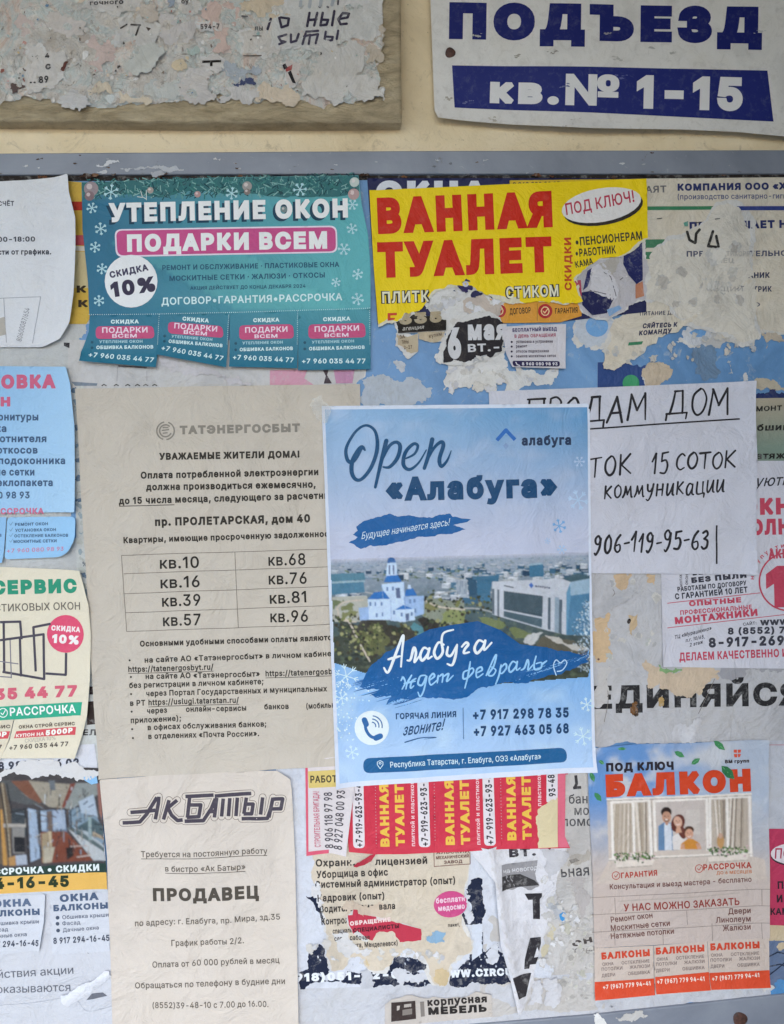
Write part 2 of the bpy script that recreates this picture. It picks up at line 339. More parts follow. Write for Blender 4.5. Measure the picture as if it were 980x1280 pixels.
G 3d 0z-w09.#/].;//.c.h/;.Q/{.J0k.Q1Z.h2?/.2t/]3?073W0v3`1A3]1f3S2,3D2I302d2t2x2V3,26351o2N1o292?1v2b1L2w0v3#0J2y0#2g/^2J/D1~/41K/.0k/40./D/X/_/00$.o0L.^0z.W1F.[1k.j2,/$2B/B2P/h2U062i031,031,0m390m390432/T2z.~2Y.T2/.51W-~
H 3a ._-~._3X/D3X/D122>122>3X3$3X3$-~2>-~2>0T/D0T/D-~
I 1= .A-~.A.[/=.[/=2{.A2{.A3X0z3X0z2{0#2{0#.[0z.[0z-~
J 2B 0%-w/C.%.n.C.N.t.C/X.C/u/)/u/)/X/////A.m/].Z0%.T0H.Z0e.m0w//0}/X0}3X1b3X1b/X1W.t17.C0c.%
K 3. ///X//0D/R0r/v1@0@1j1~3X2w3X0S1%0P1% ._-~._3X/D3X/D1`/C0M/D0-/D-~ 2*-~0(0p0P1F2x-~
L 2? ._-~._3X/D3X/D.[1{.[1{-~
M 4u ._-~._3X/`3X1&0'10/g1</B1H.w1S.S1D.S1O.v1[/@1h/f1r0'373X483X48-~3S-~3S143S1X3T2'3U2S3V3$3]3$3M2O3=1}3.1S3#141h-~1/-~/r14/g1R/X1{/H2N/73$/>3$/?2V/@2*/A1Y/A14/A-~
N 3g ._-~._3X/O3X1i0#1}/_2:/22T.Y2K.X2G/32E/e2E0/2E3X3*3X3*-~29-~0613/y1]/[23/32{/>2}/A26/C1Y/D14/D-~
O 3q 0x-w09.#/^.;/0.b.i/:.R/{.J0k.R1Z.i2?/02t/^3?093W0x3`1Z3W263?2d2t3+2?3A1Z3H0k3A/{3+/:2d.b26.;1Z.# 0x.W1G.^1o.o25/02N/W2`0.2e0k2`1K2N2#252J1o2h1G2y0x3#0K2y0$2h/_2J/D1~/41K/.0k/40./D/W/_/00$.o0K.^
P 2t ._-~._3X0W3X123R1^3B2$3)2<2e2J2=2O1n2J1A2<0v2$0U1^0;120+0W0&/40&/40_0U0_0z0c1:0m1O0}1_171h1P1j1n1h2.1_2H1O2^1:2n0y2x0T2{/D2{/D-~
Q 3q 0b/g1J/g2'.x26.d3/-M2G-M1l.=1].P 0x-w09.#/^.;/0.b.i/:.R/{.J0k.R1Z.i2?/02t/^3?093W0x3`1Z3W263?2d2t3+2?3A1Z3H0k3A/{3+/:2d.b26.;1Z.# 0x.W1G.^1o.o25/02N/W2`0.2e0k2`1K2N2#252J1o2h1G2y0x3#0K2y0$2h/_2J/D1~/41K/.0k/40./D/W/_/00$.o0K.^
R 2x ._-~._3X0X3X133S1_3D2%3,2<2h2K2A2O1r2K1F2<0|2%0]1_0E12070X02/'02/'0l0V0l0z0o1;0x1P1*1`1=1h1U1k1r1h221`2K1P2`1;2o0z2x0U2{/D2{/D-~ 1s-~0R0Q1@0Q2c-~
S 2v 0L-u/t-z/G.+.~.A.c._.P/'.H/P///P/5/5/B.{/U.j/n.^0..V0L.S0n.V1/._1H.m1Z/#1g/91l/R1h/i1^/{1M0-19090b0J0$0[/G0q.y12._1W.V2*.]2S.n2w/-37/Q3M/|3Z0O3`1$3Z1M3M1q372/2x2@2U2G201c201W2R1?2l0x2|0M3&0.3#/o2w/X2j/H2X/=2D/:2./>1r/J1`/[1P/q1E0@160u1(1I0u1y0Z210H2A022K/s2N/R2I/*28.c1z.D1T.-1'-z
T 2x .B2{.B3X2W3X2W2{0n2{0n-~0--~0-2{
U 3a 0p-v07-|/b.1/9.M.x.s.e/C._/u._3X/C3X/C/z/G/W/T/8/h.z0'.g0H.Z0p.V1;.Z1].g1w.z2//82;/W2?/z2?3X3$3X3$/u2z/C2h.s2I.M1}.11L-|
V 3; 08-~.23X.w3X0,0:0C/P0e.A0W.A0x/Q130:2A3X3*3X1'-~
W 5S /c-~.23X.u3X/k00/w/X0'/%01.J0).J04/%0?/X0L001C3X223X3)0035/X3A/%3L.J3C.J3N/%3Y/X3g004[3X5C3X3n-~2~-~2&1T1q2=1b361p361a2A1O1T0R-~
X 35 .4-~0E1-0E0X.?3X//3X/z2F081{0K1Z0`150T150i1Z0}1{1;2F2,3X2u3X0p0[0p103#-~24-~15/H0y/m0g0/0R0S0a0S0M000:/n/~/H.~-~
Y 33 07-~070<.23X.~3X0,1j0J150g0R0L0R0h161)1j233X2~3X0y0<0y-~
Z 2m .L-~.L.P0~271C2f1g371n2}1.2{0K2{.J2{.J3X2C3X2C3)/q/H/M.t/(.C.}.X/`.[0B.[2E.[2E-~
a 2; /h-u/E-y/%.'.g.8.R.O.E.l.@/3.D/Q.M/i.]/{.q0-/D0?/z0H0V0O0v0W0~0`1%0l1%0n0~1(0x1:0m1H0]1S0H1Z001]/s1Z/]1S/=1>/+1#.K14.[1S.r1l//1~/L2-/k240.260[211/1z1C1i1S1Q1_131c0h1c-~1&-~1&.V0}.V0i.;0C.#0*-x /r.O06.S0P.^0e.m0t/$0}/:1%/Q1%0*0p/~0S/x04/s/w/p/M/g/</^/./R/&/C/#/0/%.z/-.k/9.`/I.V
b 2_ 0Q-v02-y/t.&/Q.A/=.^/7.^/7-~.W-~.W3X/93X/91P/=1P/P1l/s2+01230Q261#201J1{1k1^2(16270b2<0)27/L2(.w1l.O1J.21#-| 0H.Q0j.U1(.e1>.{1M/<1V/_1Y0)1V0O1M0r1>131)1H0j1V0H1[0(1V/i1I/S14/D0t/;0Q/80)/;/^/D/:/S.y/j.d0(.U
c 2B 0;-v/g-|/<.2.u.P.Z.x.J/L.D0'.J0`.Z14.u1[/<1z/g200;260q2/1B1v1f1S1|1&1@0s13120{1H0_1V0;1[/u1V/X1G/C10/30o/*0L/'0'/*/_/3/</C.|/X.e/u.U0;.P0`.V0|.e15.|1A/<1}/-1t.q1g.Z1C.70r-}
d 2_ 0/-v/_-|/6.2.r.O.Y.w.I/L.D0).I0b.Y16.r1^/71{/_2000260P230j2+101l1C1P1H1P1H3X2*3X2*-~1J-~1J.^1D.^10.A0i.&0O-y 09.Q0X.U0t.d1-.y1</:1F/^1I0)1F0Q1=0t1-140t1I0Y1V091[/t1V/X1H/C13/30r/*0O/'0)/*/_/4/</C.{/X.e/t.U
e 2J 0@-v/i-|/<.2.u.P.Z.x.J/K.D0'.I0_.Y13.t1Z/:1y/e2009260X240w2,171{1P1g1g1L1w1+2&0_2)0.2)/q.n/q.n0I1d0I1G061D0Y1;0z1,170t1K0Y1W091[/u1W/Y1J/D17/40{/*0^/'0?/'/z/+/R/5/1/G.s/_.`/{.T0@.P0k.W1..l1C/02#.~1s.b1a.I1H.51,.&0f-y
f 0k 0P210P1X.(1X.(21 .t-~.t2g.w3(/'3A/83T/N3c/i3k0'3n0J3k0`3e0O3/0C330/35/s31/b3'/X2r/U2Y/U-~
g 2` 0;,A/p,D/M,L/0,Y.u,k.c,~.U-8/,-T/A-;/b-%/z,z0;,x0f,}1+-21A-N1H-x1H.g1C.g10.K0i.20O.*0/.'/`.,/8.=.s.W.Y.}.I/O.D0+.I0c.Y16.s1^/71{/`2000260P240j2+111l1E1P1J1P1J212*212*-u2%-G1p-#1U,d14,P0h,E 09.^0Y.b0u.n1./&1=/@1F/b1I0-1F0S1=0u1.140u1I0Y1V091[/t1V/X1I/C13/40s/*0Q/'0-/*/c/4/B/C/'/X.o/t.b
h 2P /90O/9-~.W-~.W3X/93X/910/-10/C1^/`1|0'210O260u22182'1R1o1g1R1s1.1w0]1w-~19-~190W131$0~1A0c1T0>1Z0$1W/i1N/T1@/E1,/<0n
i /o .W-~.W21/921/9-~ .w2r.f2u.X2~.N3/.K3>.N3N.X3[.f3e.w3h/+3e/93[/B3N/E3>/B3//92~/+2u
j /o .W21/921/9-`/6->/--#.y,h.d,W.G,M.&,I-t,I-t-&.$-&.;-*.J-5.T-G.W-a .v2r.f2u.W2~.N3/.K3>.N3N.W3[.f3e.v3h/+3e/93[/B3N/E3>/B3//92~/+2u
k 23 /5/P/50@/@0@1-211z210$03/y03 .W-~.W3X/93X/9-~ 17-~/[0&0+0Q2*-~
l 0) /R-|/,.%.m.6.].Q.W.w.W3X/93X/9/*/:.p/?.a/I.X/Y.V/h.W/r.X/}.%/j-}
m 4c .W-~.W21/721/718/318/=1T/K1l/_1}/t2.0/260G280n22101{1F1]1R181I181S1R1c1i1w1{232-2M252l283/253L2*3f1t3y1Y4)194-0l4--~3K-~3K0k3E12341J2v1W2Y1[2A1Y2,1Q1x1D1k131d0{1a0d1a-~1#-~1#0q0z110j1H0Q1W031[/z1Y/f1Q/S1D/E12/<0w/90Z/9-~
n 2P /90O/9-~.W-~.W21/721/710/-10/C1^/`1|0'210O260u22182'1R1o1g1R1s1.1w0]1w-~19-~190W131$0~1A0c1T0>1Z0$1W/i1N/T1@/E1,/<0n
o 2U 0;-v/g-|/<.2.u.P.Z.x.J/L.D0'.J0`.Z14.u1[/<1z/g200;260m201<1z1_1[1y142.0`230'2./L1y.x1_.P1<.20m-| 0;.P0_.U0{.e15.|1D/<1M/_1P0'1M0L1D0o15100{1G0_1V0;1[/u1V/X1G/C10/30o/*0L/'0'/*/_/3/</C.|/X.e/u.U
p 2_ .W,I.W21/721/71P/=1P/P1l/s2+01230Q261#201J1{1k1^2(16270b2<0)27/L2(.w1l.O1J.21#-|0Q-v02-y/u.&/Q.A/=.^/9.^/9,I 0H.Q0j.U1(.e1>.{1M/<1V/_1Y0)1V0O1M0r1>131)1H0j1V0H1[0(1V/i1I/S14/D0t/;0Q/80)/;/^/D/:/S.y/j.d0(.U
q 2_ 2*,I1H,I1H.^1C.^10.A0i.&0O-y0/-v/_-|/6.2.r.O.Y.w.I/L.D0).I0b.Y16.r1^/71{/_2000260P230j2+101l1D1P1J1P1J212*21 09.Q0X.U0t.d1-.y1</:1F/^1I0)1F0Q1=0t1-140t1I0Y1V091[/t1V/X1H/C13/30r/*0O/'0)/*/_/4/</C.{/X.e/t.U
r 0p .W-~.W21/721/71R/:1R/I1m/`2%/}220A270Q260`260`1S0R1U0;1W/~1T/g1L/S1>/E1-/<0s/90Y/9-~
s 2# /~-v/X-y/7.%.w.4.a.H.O.b.F/%/%/2/0.r/C._/^.S/}.O0E.T0a.a0s.t0y/.0v/@0k/O0Y/Z0@/c/]/r//0&.k0<.W0Y.Q1#.U1B.d1^.z1t/:2(/]230'260K230k2*1(1x1<1e1K1M1U130y1&0o1;0`1M0G1Y0'1_/d1Z/J1N/91</41&/70o/C0`/W0T/t0K0Q0=1$0.1C/s1V/U1]/21W.n1I.Q13.:0q.(0K-y
t 0O 0821081X.(1X.(21 .d32/E32/E/)/G.o/O.`/^.W/r.T0%.U06.X0A.$0,-{/p-z/D.$/#.7.k.V.d/$
u 2P /~-y/Y-}/:.-.|.A.h.^.[/&.W/R.W21/921/9/W/>/0/P.n/l.Z04.T0N.W0f.a0y.p1,/(16/A19/a19211w211w-~1;-~1;/#1D/#1/.Q0n.30J-~
v 2; /k-~.321.w21/m/c0'.z0:.70$.707.z0L/c1B212)210N-~
w 47 /Q-~.921.z21/L0B/b/P/w.K/m.K0&/N0:0B0i211M211|0B24/O2H.K2=.K2S/N2i0B3;213}212d-~2&-~1P/t1B0M141)1&1d141d1&1)0t0M0e/t03-~
x 21 .7-~/s0F/s/s.?21/+21/Z1C/{0j0;0:/w0:060j0U1C1+211r210=/q0=0B1x-~10-~0S.x04/O/u/~09/~/z/O/[.x.~-~
y 2; .Q,M.`-'.j-&//-$/=-)/I-3/T-C/_-Y/k-}.321.w21/m/c0'.z0:.70$.706.z0L/c1B212)2108-C/y,n/g,]/R,P/<,I.~,G.d,I
z 22 .L-~.L.P0k1Q0k1T.R1T.R211_211_1]/E._/E.Z1e.Z1e-~
0 2| 0O-w/v.#/I.:/&.a.h/8.W/z.R0k.W1[.h2A/&2v/I3?/v3W0O3`1(3W1T3?1x2v262A2F1[2K0k2F/z26/81y.a1T.:1(.# 0O.T0r.Z13.m1J/.1[/W1f0.1j0k1f1K1[2#1J2K132j0r2|0O3'0,2|/k2j/S2K/B2#/81K/40k/80./B/W/S/./k.m0,.Z
1 2| .o-~.o.Y2=.Y2=-~ 1%3X1%-~0@-~0@2w0=2w.y1x.y2b023X
2 2| .c-~.c.Q0V0Q1+1+1H1X1O1n1Q2)1N2C1E2Y162k0~2x0g3$0L3'003$/t2v/a2h/R2S/I2</F1|.e1|.j2K.y2q/634/V3K/~3Z0M3`0y3Z1C3L1c351{2t2.2Q232*201k2)1O1w131b0p0x/|/a._/a.[2;.[2;-~
3 2| 0F-w/u-{/L.,/).@.i.[.V.~.N/K/4/K/:/2/E.z/W.j/m.^0+.V0G.T0e.W1$.`1:.m1L/$1V/;1Z/X1W/t1M001<0E1$0V0_0a050e/e0e/e1<112w112{.i2{.i3X2*3X2*3(0?1'0?120u111E1%1j0j2)0J290&2?/X29/.2(.e1j.F1F..0w-|
4 2| .J/0.J/f0d3X1H3X/4/n/4/k2S/k2S/0 1+-~1+/@1+/Y1+1O1i1O1i-~
5 2| 0I-w/z-|/S.-/3.B.v._.e/$._/I/A/I/F/3/Q.|/b.l/u._00.V0I.T0g.W1%.c1;.u1K//1U/J1Y/j1U0-1K0I1:0a1$0s0e0~0F1&/o0y/X0o/G0c.f0j/'3X2$3X2$2{/_2{/M1>/O1>/c1L/z1V071]0Q1`0t1[171R1R1C1k1.1~0q210S2:032=/k27/<2'.o1i.K1F.10y-}
6 2| 0N-w/~-}/U.1/4.J.w.m.h/:.c/j.g03.s0[/-1./P1f0i3X1S3X/_0r/X0r/m11001D0W1K1'1F1M181l0|2(0]26052;/e26/72&.l1i.I1G.00|-| 0N.R0k.V1(.b1<.r1K/,1U/G1X/e1U0'1K0A1<0W1(0h0k0s0N0v020s/v0i/a0W/Q0B/G0(/D/f/G/G/Q/-/a.r/v.b02.V
7 2| /(-~1T2w1T2{.a2{.a3X2=3X2=2x/m-~
8 2| 0N-w/z-|/O.-/,.C.m.a.[/'.V/N.Y/n.d0/.t0H/,0^/D0m/a0v/a0x/>1+/$1E.o1h.i22.n2W.}2y/938/Y3M0$3Z0N3`0z3Z1C3M1c381{2y2/2W24222.1h1y1E1_1+1=0x1=0v1X0m1q0^2*0H290/2C/n2G/N2A/'20.a1r.C1N.-1$-| 0N.S0o.V1.._1D.m1T.~1_/81c/R1_/m1S0)1B0<1,0K0m0T0N0W000T/q0K/Z0</I0)/>/m/:/R/>/8/H.~/X.m/o._0/.V 0N130i151#1=161J1D1[1M1q1P2.1M2E1E2Z172l1$2x0i3$0N3'043$/y2x/g2l/X2Z/O2E/L2./O1q/X1[/g1J/z1=0515
9 2| 0N3`0|3Y1G3I1i3/2&2i262?2;1m271F2+0{1p0L1L/p04-~/I-~1>0e1D0e100I0n060F0//w03/P0B/10Y.v0z.g1D.c1r.h2C.x2k/530/V3I/~3Y 0N3'033$/v2u/b2d/Q2M/H23/D1r/H1S/Q18/b1#/v0n030d0N0`0k0d1(0n1<0~1K181U1R1X1p1U231K2M1<2d1(2u0k3$
. 0( /&-z.q-}.b.+.W.:.T.K.W.^.b.l.q.v/&.z/8.v/G.l/Q.^/T.K/Q.:/G.+/8-}
, 0( .H,b.g.j/P.j.w,b
: 0( /&-z.q-}.b.+.W.:.T.K.W.^.b.l.q.v/&.z/8.v/G.l/Q.^/T.K/Q.:/G.+/8-} /&0|.q1#.b1-.W1<.T1M.W1`.b1o.q1y/&1|/81y/G1o/Q1`/T1M/Q1</G1-/81#
; 0( .H,b.g.j/P.j.w,b /.0|.y1#.j1-.`1<.]1M.`1`.j1o.y1y/.1|/@1y/O1o/Y1`/]1M/Y1</O1-/@1#
! 00 .f/h.b3X/K3X/G/h /)-z.t-}.e.+.Z.:.V.K.Z.].e.l.t.v/).y/;.v/I.l/S.]/V.K/S.:/I.+/;-}
? 1x /K/`/K/g/M04/T0R/a0i/p0z0=1;0R1K0d1`0o1w0s260p2L0g2`0Y2p0H2{043&/z3)/e3&/P2|/?2p/12`/'2J/#20.=20.C2X.S2{.l3:/.3N/Q3Z/z3`0G3Z0l3M1-391C2z1P2X1U241P1j1C1H1-1-0k0r0G0W04090./f0./` /l-z/Y-}/J.+/@.:/=.K/@.]/J.l/Y.v/l.y/}.v00.l0:.]0=.K0:.:00.+/}-}
- 2| 1c0a1c0(/90(/90a
– 1p 1p0a1p0(-~0(-~0a
+ 2| 02.D021~0l1~0l.D .`/t.`0N2=0N2=/t
( 0~ .|0;/#0u/,1U/926/K2p/a3I/y3w0X3w0+2c/i1J/b0o/_0;/h/:0(.20X,y/y,y/R-i/6.Y/&/J
) 0~ .G,y.y.4/8/;/A0;/>0o/71J.u2c.G3w/(3w/@3I/U2p/g26/u1T/}0u0$0;/z/I/i.W/M-h/(,y
/ 0f 0W3q.j-1.0-1/z3q
« 2I /p.S.C0=/p2'0Z2'/00=0Z.S 1D.S/s0=1D2'2/2'0`0=2/.S
» 2I .<.S/g0=.<2'/'2'0S0=/'.S /m.S1;0=/m2'0V2'2(0=0V.S
№ 6C ._-~._3X/A3X1o/@1s/@1s3X2V3X2V-~1u-~/H27/C27/C-~ 3:/a3:095^095^/a 4K0f4)0i3h0t3O1*3>1A331_3/2$3/2E332g3=3(3O3?3h3Q4)3]4K3`4n3]5/3Q5F3?5X3'5c2g5g2E5g2$5c1^5X1A5F1*5/0t4n0i 4K1;4e1@4w1N5&1d5*2$5*2E5&2a4w2v4e3'4K3,413'3{2v3p2a3l2E3l2$3p1d3{1N411@
% 5I /w1,/Y1//@1:/,1K.y1a.q1z.n2:.n2R.q2o.z3+/,3A/@3R/Y3]/w3a0:3]0R3R0g3A0u3+0~2o1%2R1%2:0~1z0u1a0g1K0R1:091/ /w1X021^0@1l0I2#0K2:0K2R0I2j0A2}023//w34/a3//Q2}/I2j/F2R/F2:/I2#/Q1l/a1^ 3P-t32-x2u.'2a.72R.M2I.g2F/&2F/?2I/Z2R/t2b0.2v0>320I3P0M3o0I4,0>4@0.4N/t4V/Z4Y/?4Y/&4V.g4M.M4?.74+.'3o-x 3P.E3g.I3v.W3~.l4%/&4%/?3~/U3v/j3h/x3P/|3:/x3+/j3#/U2|/?2|/&2~.l3+.W3:.I /K-~3=3X3x3X0+-~
• 2; 0./$/n/'/R/2/</C/+/Z.|/u.x06.|0S/+0n/<1(/R19/n1D0.1H0K1D0f190}1(120n1=0S1A061=/u12/Z0}/C0f/20K/'
· 00 /)00.t04.e0>.Z0L.V0_.Z0p.e1#.t1-/)10/;1-/I1#/S0p/W0_/S0L/I0>/;04
" 1R .q1O.i3X/O3X/G1O 0-1O0%3X0g3X0`1O
' 0: .q1O.i3X/O3X/G1O
_ 1P 1P-~1P-E-~-E-~-~
& 2w 01-w/^-|/5...q.D.X.a.I/'.D/L.G/k.Q0).b0A.x0W/S1(0D1a0Y1r0l2-0s2K0o2b0b2t0N3$053(/p2|/X2f/R2V/P2E/X1}/q1X081-2m-~1~-~/s0S/@16.z1j.q2(.n2D.r2e.~3%/43</M3N/m3Y043]0W3Y0w3N133=1E3&1Q2h1U2J1L1|141V0m16/b0E/G0//5/v/+/b/(/J/+/3/4.z/C.i/V.[/n.S0-.P0K.T0h.^1'.n1>/&1R/@1b/_1l0&1o0L2N0L2K/|2C/W2)/#1k.a1_.Q1B.90|.)0V-{
@ 5I 1u,Q1-,V0I,g/o-%/A-H.z-v.`.P.O/4.J/{.P0e.`1F.z1}/B2N/o2s0H311*3A1o3G2U3A33303f2q422M4R2$4j1P4x0y4|0C4x/U4r/24h.o4W.S4C.>4'.13a.-37.32p.F2d.T2^.g2Z.g2N.R2:.@1{.31W./1..40h.E0L.a08/'0,/P0(/~0-0N0;0v0P1:0n1S141d1[1i1z1f271]2J1P2V1C2Y1C2Y1a351a35/537.~3@.m3N.b3b.^3x.b4-.o48/(4@/F4E0C4A0p471>4$1e3g2+3E2H2y2_2H2m1m2q152m0_2_032H/l2*/N1`/:12/-0X/)/z/-/>/:.e/N.7/m-m05-O0c-91;-,1w-(2R--3%-83D-B3S,n3+,a2Q,U 1Z.d1y.g24.q2F/&2R/=2Y/[2]0%2Y0I2Q0f2E0z231+1x121]151B111,1&0v0q0i0[0a0A0_0%0a/b0h/D0s/,1(.t1>.h'''
_ENC = "".join(chr(i) for i in range(35, 127) if chr(i) != '\\')
_IX = {c: i for i, c in enumerate(_ENC)}
def _dec(s):
    return (_IX[s[0]] * len(_ENC) + _IX[s[1]] - 1000) / 1000
GLYPH = {}
for _l in FONT.split('\n'):
    if not _l:
        continue
    _ch, _adv, *_cs = _l.split(' ')
    GLYPH[_ch] = (_dec(_adv), [[(_dec(c[i:i + 2]), _dec(c[i + 2:i + 4])) for i in range(0, len(c), 4)] for c in _cs])
CAP = 0.5087
GLYPH['1'] = (.30, [[(.16, 0), (.16, .43), (.04, .35), (.04, .415), (.165, .5087), (.225, .5087), (.225, 0)]])
_GC = {}

def glyph(ch, d):
    """triangles of a glyph grown by d (em units) all round, cap height kept"""
    key = (ch, round(d, 3))
    if key in _GC:
        return _GC[key]
    adv, cs = GLYPH[ch]
    V, E, Fc = [], [], []
    for c in cs:
        b = len(V)
        n = len(c)
        V += [Vector(p) for p in c]
        E += [(b + i, b + (i + 1) % n) for i in range(n)]
        if d > 0:
            nr = []
            for i in range(n):
                x1, y1 = c[i]
                x2, y2 = c[(i + 1) % n]
                L = math.hypot(x2 - x1, y2 - y1) or 1
                nr.append((-(y2 - y1) / L, (x2 - x1) / L))
            def add(poly):
                k = len(V)
                V.extend(Vector(p) for p in poly)
                Fc.append(list(range(k, k + len(poly))))
            for i in range(n):
                (x1, y1), (x2, y2) = c[i], c[(i + 1) % n]
                nx, ny = nr[i]
                add([(x1 + nx * d, y1 + ny * d), (x2 + nx * d, y2 + ny * d), (x2 - nx * d, y2 - ny * d), (x1 - nx * d, y1 - ny * d)])
                m, q = nr[i - 1], nr[i]
                dot = m[0] * q[0] + m[1] * q[1]
                cr = m[0] * q[1] - m[1] * q[0]
                if abs(cr) > .02:
                    s = -1 if cr > 0 else 1
                    a = (x1 + s * m[0] * d, y1 + s * m[1] * d)
                    e = (x1 + s * q[0] * d, y1 + s * q[1] * d)
                    if dot > -.6:
                        k2 = s * d / (1 + dot)
                        add([(x1, y1), a, (x1 + (m[0] + q[0]) * k2, y1 + (m[1] + q[1]) * k2), e])
                    else:
                        add([(x1, y1), a, e])
    rings = []
    for q in Fc:
        q = [V[i] for i in q]
        n = len(q)
        E += [(Fc[len(rings)][i], Fc[len(rings)][(i + 1) % n]) for i in range(n)]
        rings.append(q if area2(q) > 0 else q[::-1])
    rings = [[(p[0], p[1]) for p in q] for q in rings]
    sgn = [area2(c) for c in cs]
    big = max(sgn, key=abs)
    outl = [c if big > 0 else c[::-1] for c in cs]
    pts, ft = cdt(V, E, rings + outl, 1e-6, d > 0)
    k = CAP / (CAP + 2 * d)
    pts = (pts + [d, d]) * [k, k]
    r = (pts, ft, (adv + 2 * d) * k)
    _GC[key] = r
    return r

# strokes of a felt-pen hand, box height 1, y up
HAND = {
 'П': (.75, [[(.02, 0), (.05, .95)], [(-.03, .97), (.72, .98)], [(.68, .97), (.70, 0)]]),
 'Р': (.6, [[(.05, 0), (.1, .95)], [(.1, .95), (.35, 1), (.55, .8), (.4, .55), (.1, .48)]]),
 'О': (.72, [[(.4, 1), (.12, .75), (.08, .3), (.3, 0), (.55, .15), (.66, .6), (.52, .95), (.36, 1)]]),
 'Д': (.9, [[(.3, .95), (.22, .5), (.12, .08)], [(.28, .96), (.64, .98)], [(.62, .98), (.66, .1)], [(-.02, .08), (.86, .12)], [(0, .08), (-.02, -.16)], [(.86, .12), (.84, -.12)]]),
 'А': (.75, [[(0, 0), (.2, .5), (.38, 1)], [(.38, 1), (.52, .5), (.68, 0)], [(.14, .36), (.58, .38)]]),
 'М': (.85, [[(.02, 0), (.12, .97)], [(.12, .97), (.4, .36)], [(.4, .36), (.72, 1)], [(.72, 1), (.8, 0)]]),
 'Т': (.66, [[(-.02, .95), (.66, 1)], [(.34, .97), (.3, 0)]]),
 'К': (.7, [[(.08, 1), (.04, 0)], [(.62, 1), (.08, .46)], [(.1, .5), (.64, .02)]]),
 'С': (.6, [[(.56, .85), (.36, .98), (.1, .7), (.08, .25), (.3, 0), (.56, .12)]]),
 'к': (.62, [[(.1, .72), (.05, 0)], [(.5, .7), (.1, .34)], [(.12, .38), (.52, .02)]]),
 'о': (.58, [[(.3, .7), (.08, .5), (.1, .12), (.3, 0), (.5, .2), (.48, .55), (.28, .7)]]),
 'м': (.8, [[(.0, .04), (.14, .3), (.2, .7)], [(.2, .7), (.36, .2)], [(.36, .2), (.6, .7)], [(.6, .7), (.68, .1), (.76, .04)]]),
 'у': (.62, [[(.08, .7), (.12, .35), (.32, .28), (.5, .5)], [(.56, .72), (.42, .1), (.2, -.28), (.02, -.22)]]),
 'н': (.66, [[(.1, .7), (.06, 0)], [(.08, .36), (.5, .38)], [(.54, .7), (.5, 0)]]),
 'и': (.66, [[(.1, .7), (.06, .2), (.14, .02), (.34, .25), (.54, .7)], [(.54, .7), (.5, .12), (.6, .02)]]),
 'а': (.64, [[(.5, .62), (.26, .7), (.06, .4), (.1, .06), (.28, .04), (.48, .4), (.52, .66)], [(.52, .66), (.48, .12), (.6, .02)]]),
 'ц': (.7, [[(.1, .7), (.08, .06), (.5, .06)], [(.52, .7), (.5, .06)], [(.5, .06), (.62, .04), (.6, -.18)]]),
 '0': (.6, [[(.34, 1), (.1, .7), (.08, .2), (.26, 0), (.48, .25), (.5, .75), (.32, 1)]]),
 '1': (.42, [[(.02, .6), (.3, 1)], [(.3, 1), (.2, 0)]]),
 '3': (.55, [[(.1, .9), (.35, 1), (.46, .78), (.2, .56)], [(.2, .56), (.46, .42), (.4, .08), (.16, -.02), (.02, .1)]]),
 '5': (.6, [[(.56, 1), (.18, .96)], [(.18, .96), (.12, .58)], [(.12, .58), (.4, .62), (.5, .34), (.34, .02), (.04, .04)]]),
 '6': (.6, [[(.46, .98), (.2, .7), (.06, .25), (.24, 0), (.46, .12), (.42, .42), (.12, .36)]]),
 '9': (.6, [[(.46, .78), (.3, 1), (.08, .82), (.14, .56), (.36, .54), (.48, .84)], [(.48, .84), (.4, .3), (.16, -.08), (.04, 0)]]),
 '-': (.42, [[(.04, .44), (.36, .48)]]),
 ' ': (.6, []),
}

# ------------------------------------------------------------------ materials
def _mat(name):
    m = bpy.data.materials.new(name)
    m.use_nodes = True
    nt = m.node_tree
    b = nt.nodes['Principled BSDF']
    return m, nt, b

def _noise(nt, scale, detail=4, rough=.6, vec=None, dist=0):
    n = nt.nodes.new('ShaderNodeTexNoise')
    n.inputs['Scale'].default_value = scale
    n.inputs['Detail'].default_value = detail
    n.inputs['Roughness'].default_value = rough
    n.inputs['Distortion'].default_value = dist
    if vec:
        nt.links.new(vec, n.inputs['Vector'])
    return n

def _ramp(nt, src, stops):
    r = nt.nodes.new('ShaderNodeValToRGB')
    nt.links.new(src, r.inputs[0])
    el = r.color_ramp.elements
    while len(el) > 1:
        el.remove(el[-1])
    for i, (p, c) in enumerate(stops):
        e = el[0] if i == 0 else el.new(p)
        e.position = p
        e.color = (*c, 1) if len(c) == 3 else c
    return r

def _mixc(nt, fac, a, b, mode='MIX'):
    m = nt.nodes.new('ShaderNodeMix')
    m.data_type = 'RGBA'
    m.blend_type = mode
    for k, s in ((0, fac), (6, a), (7, b)):
        if hasattr(s, 'links'):
            nt.links.new(s, m.inputs[k])
        elif k == 0:
            m.inputs[0].default_value = s
        else:
            m.inputs[k].default_value = (*s, 1)
    return m.outputs[2]

def _bump(nt, b, src, strength, dist):
    n = nt.nodes.new('ShaderNodeBump')
    n.inputs['Strength'].default_value = strength
    n.inputs['Distance'].default_value = dist
    nt.links.new(src, n.inputs['Height'])
    prev = b.inputs['Normal'].links
    if prev:
        nt.links.new(prev[0].from_socket, n.inputs['Normal'])
    nt.links.new(n.outputs[0], b.inputs['Normal'])

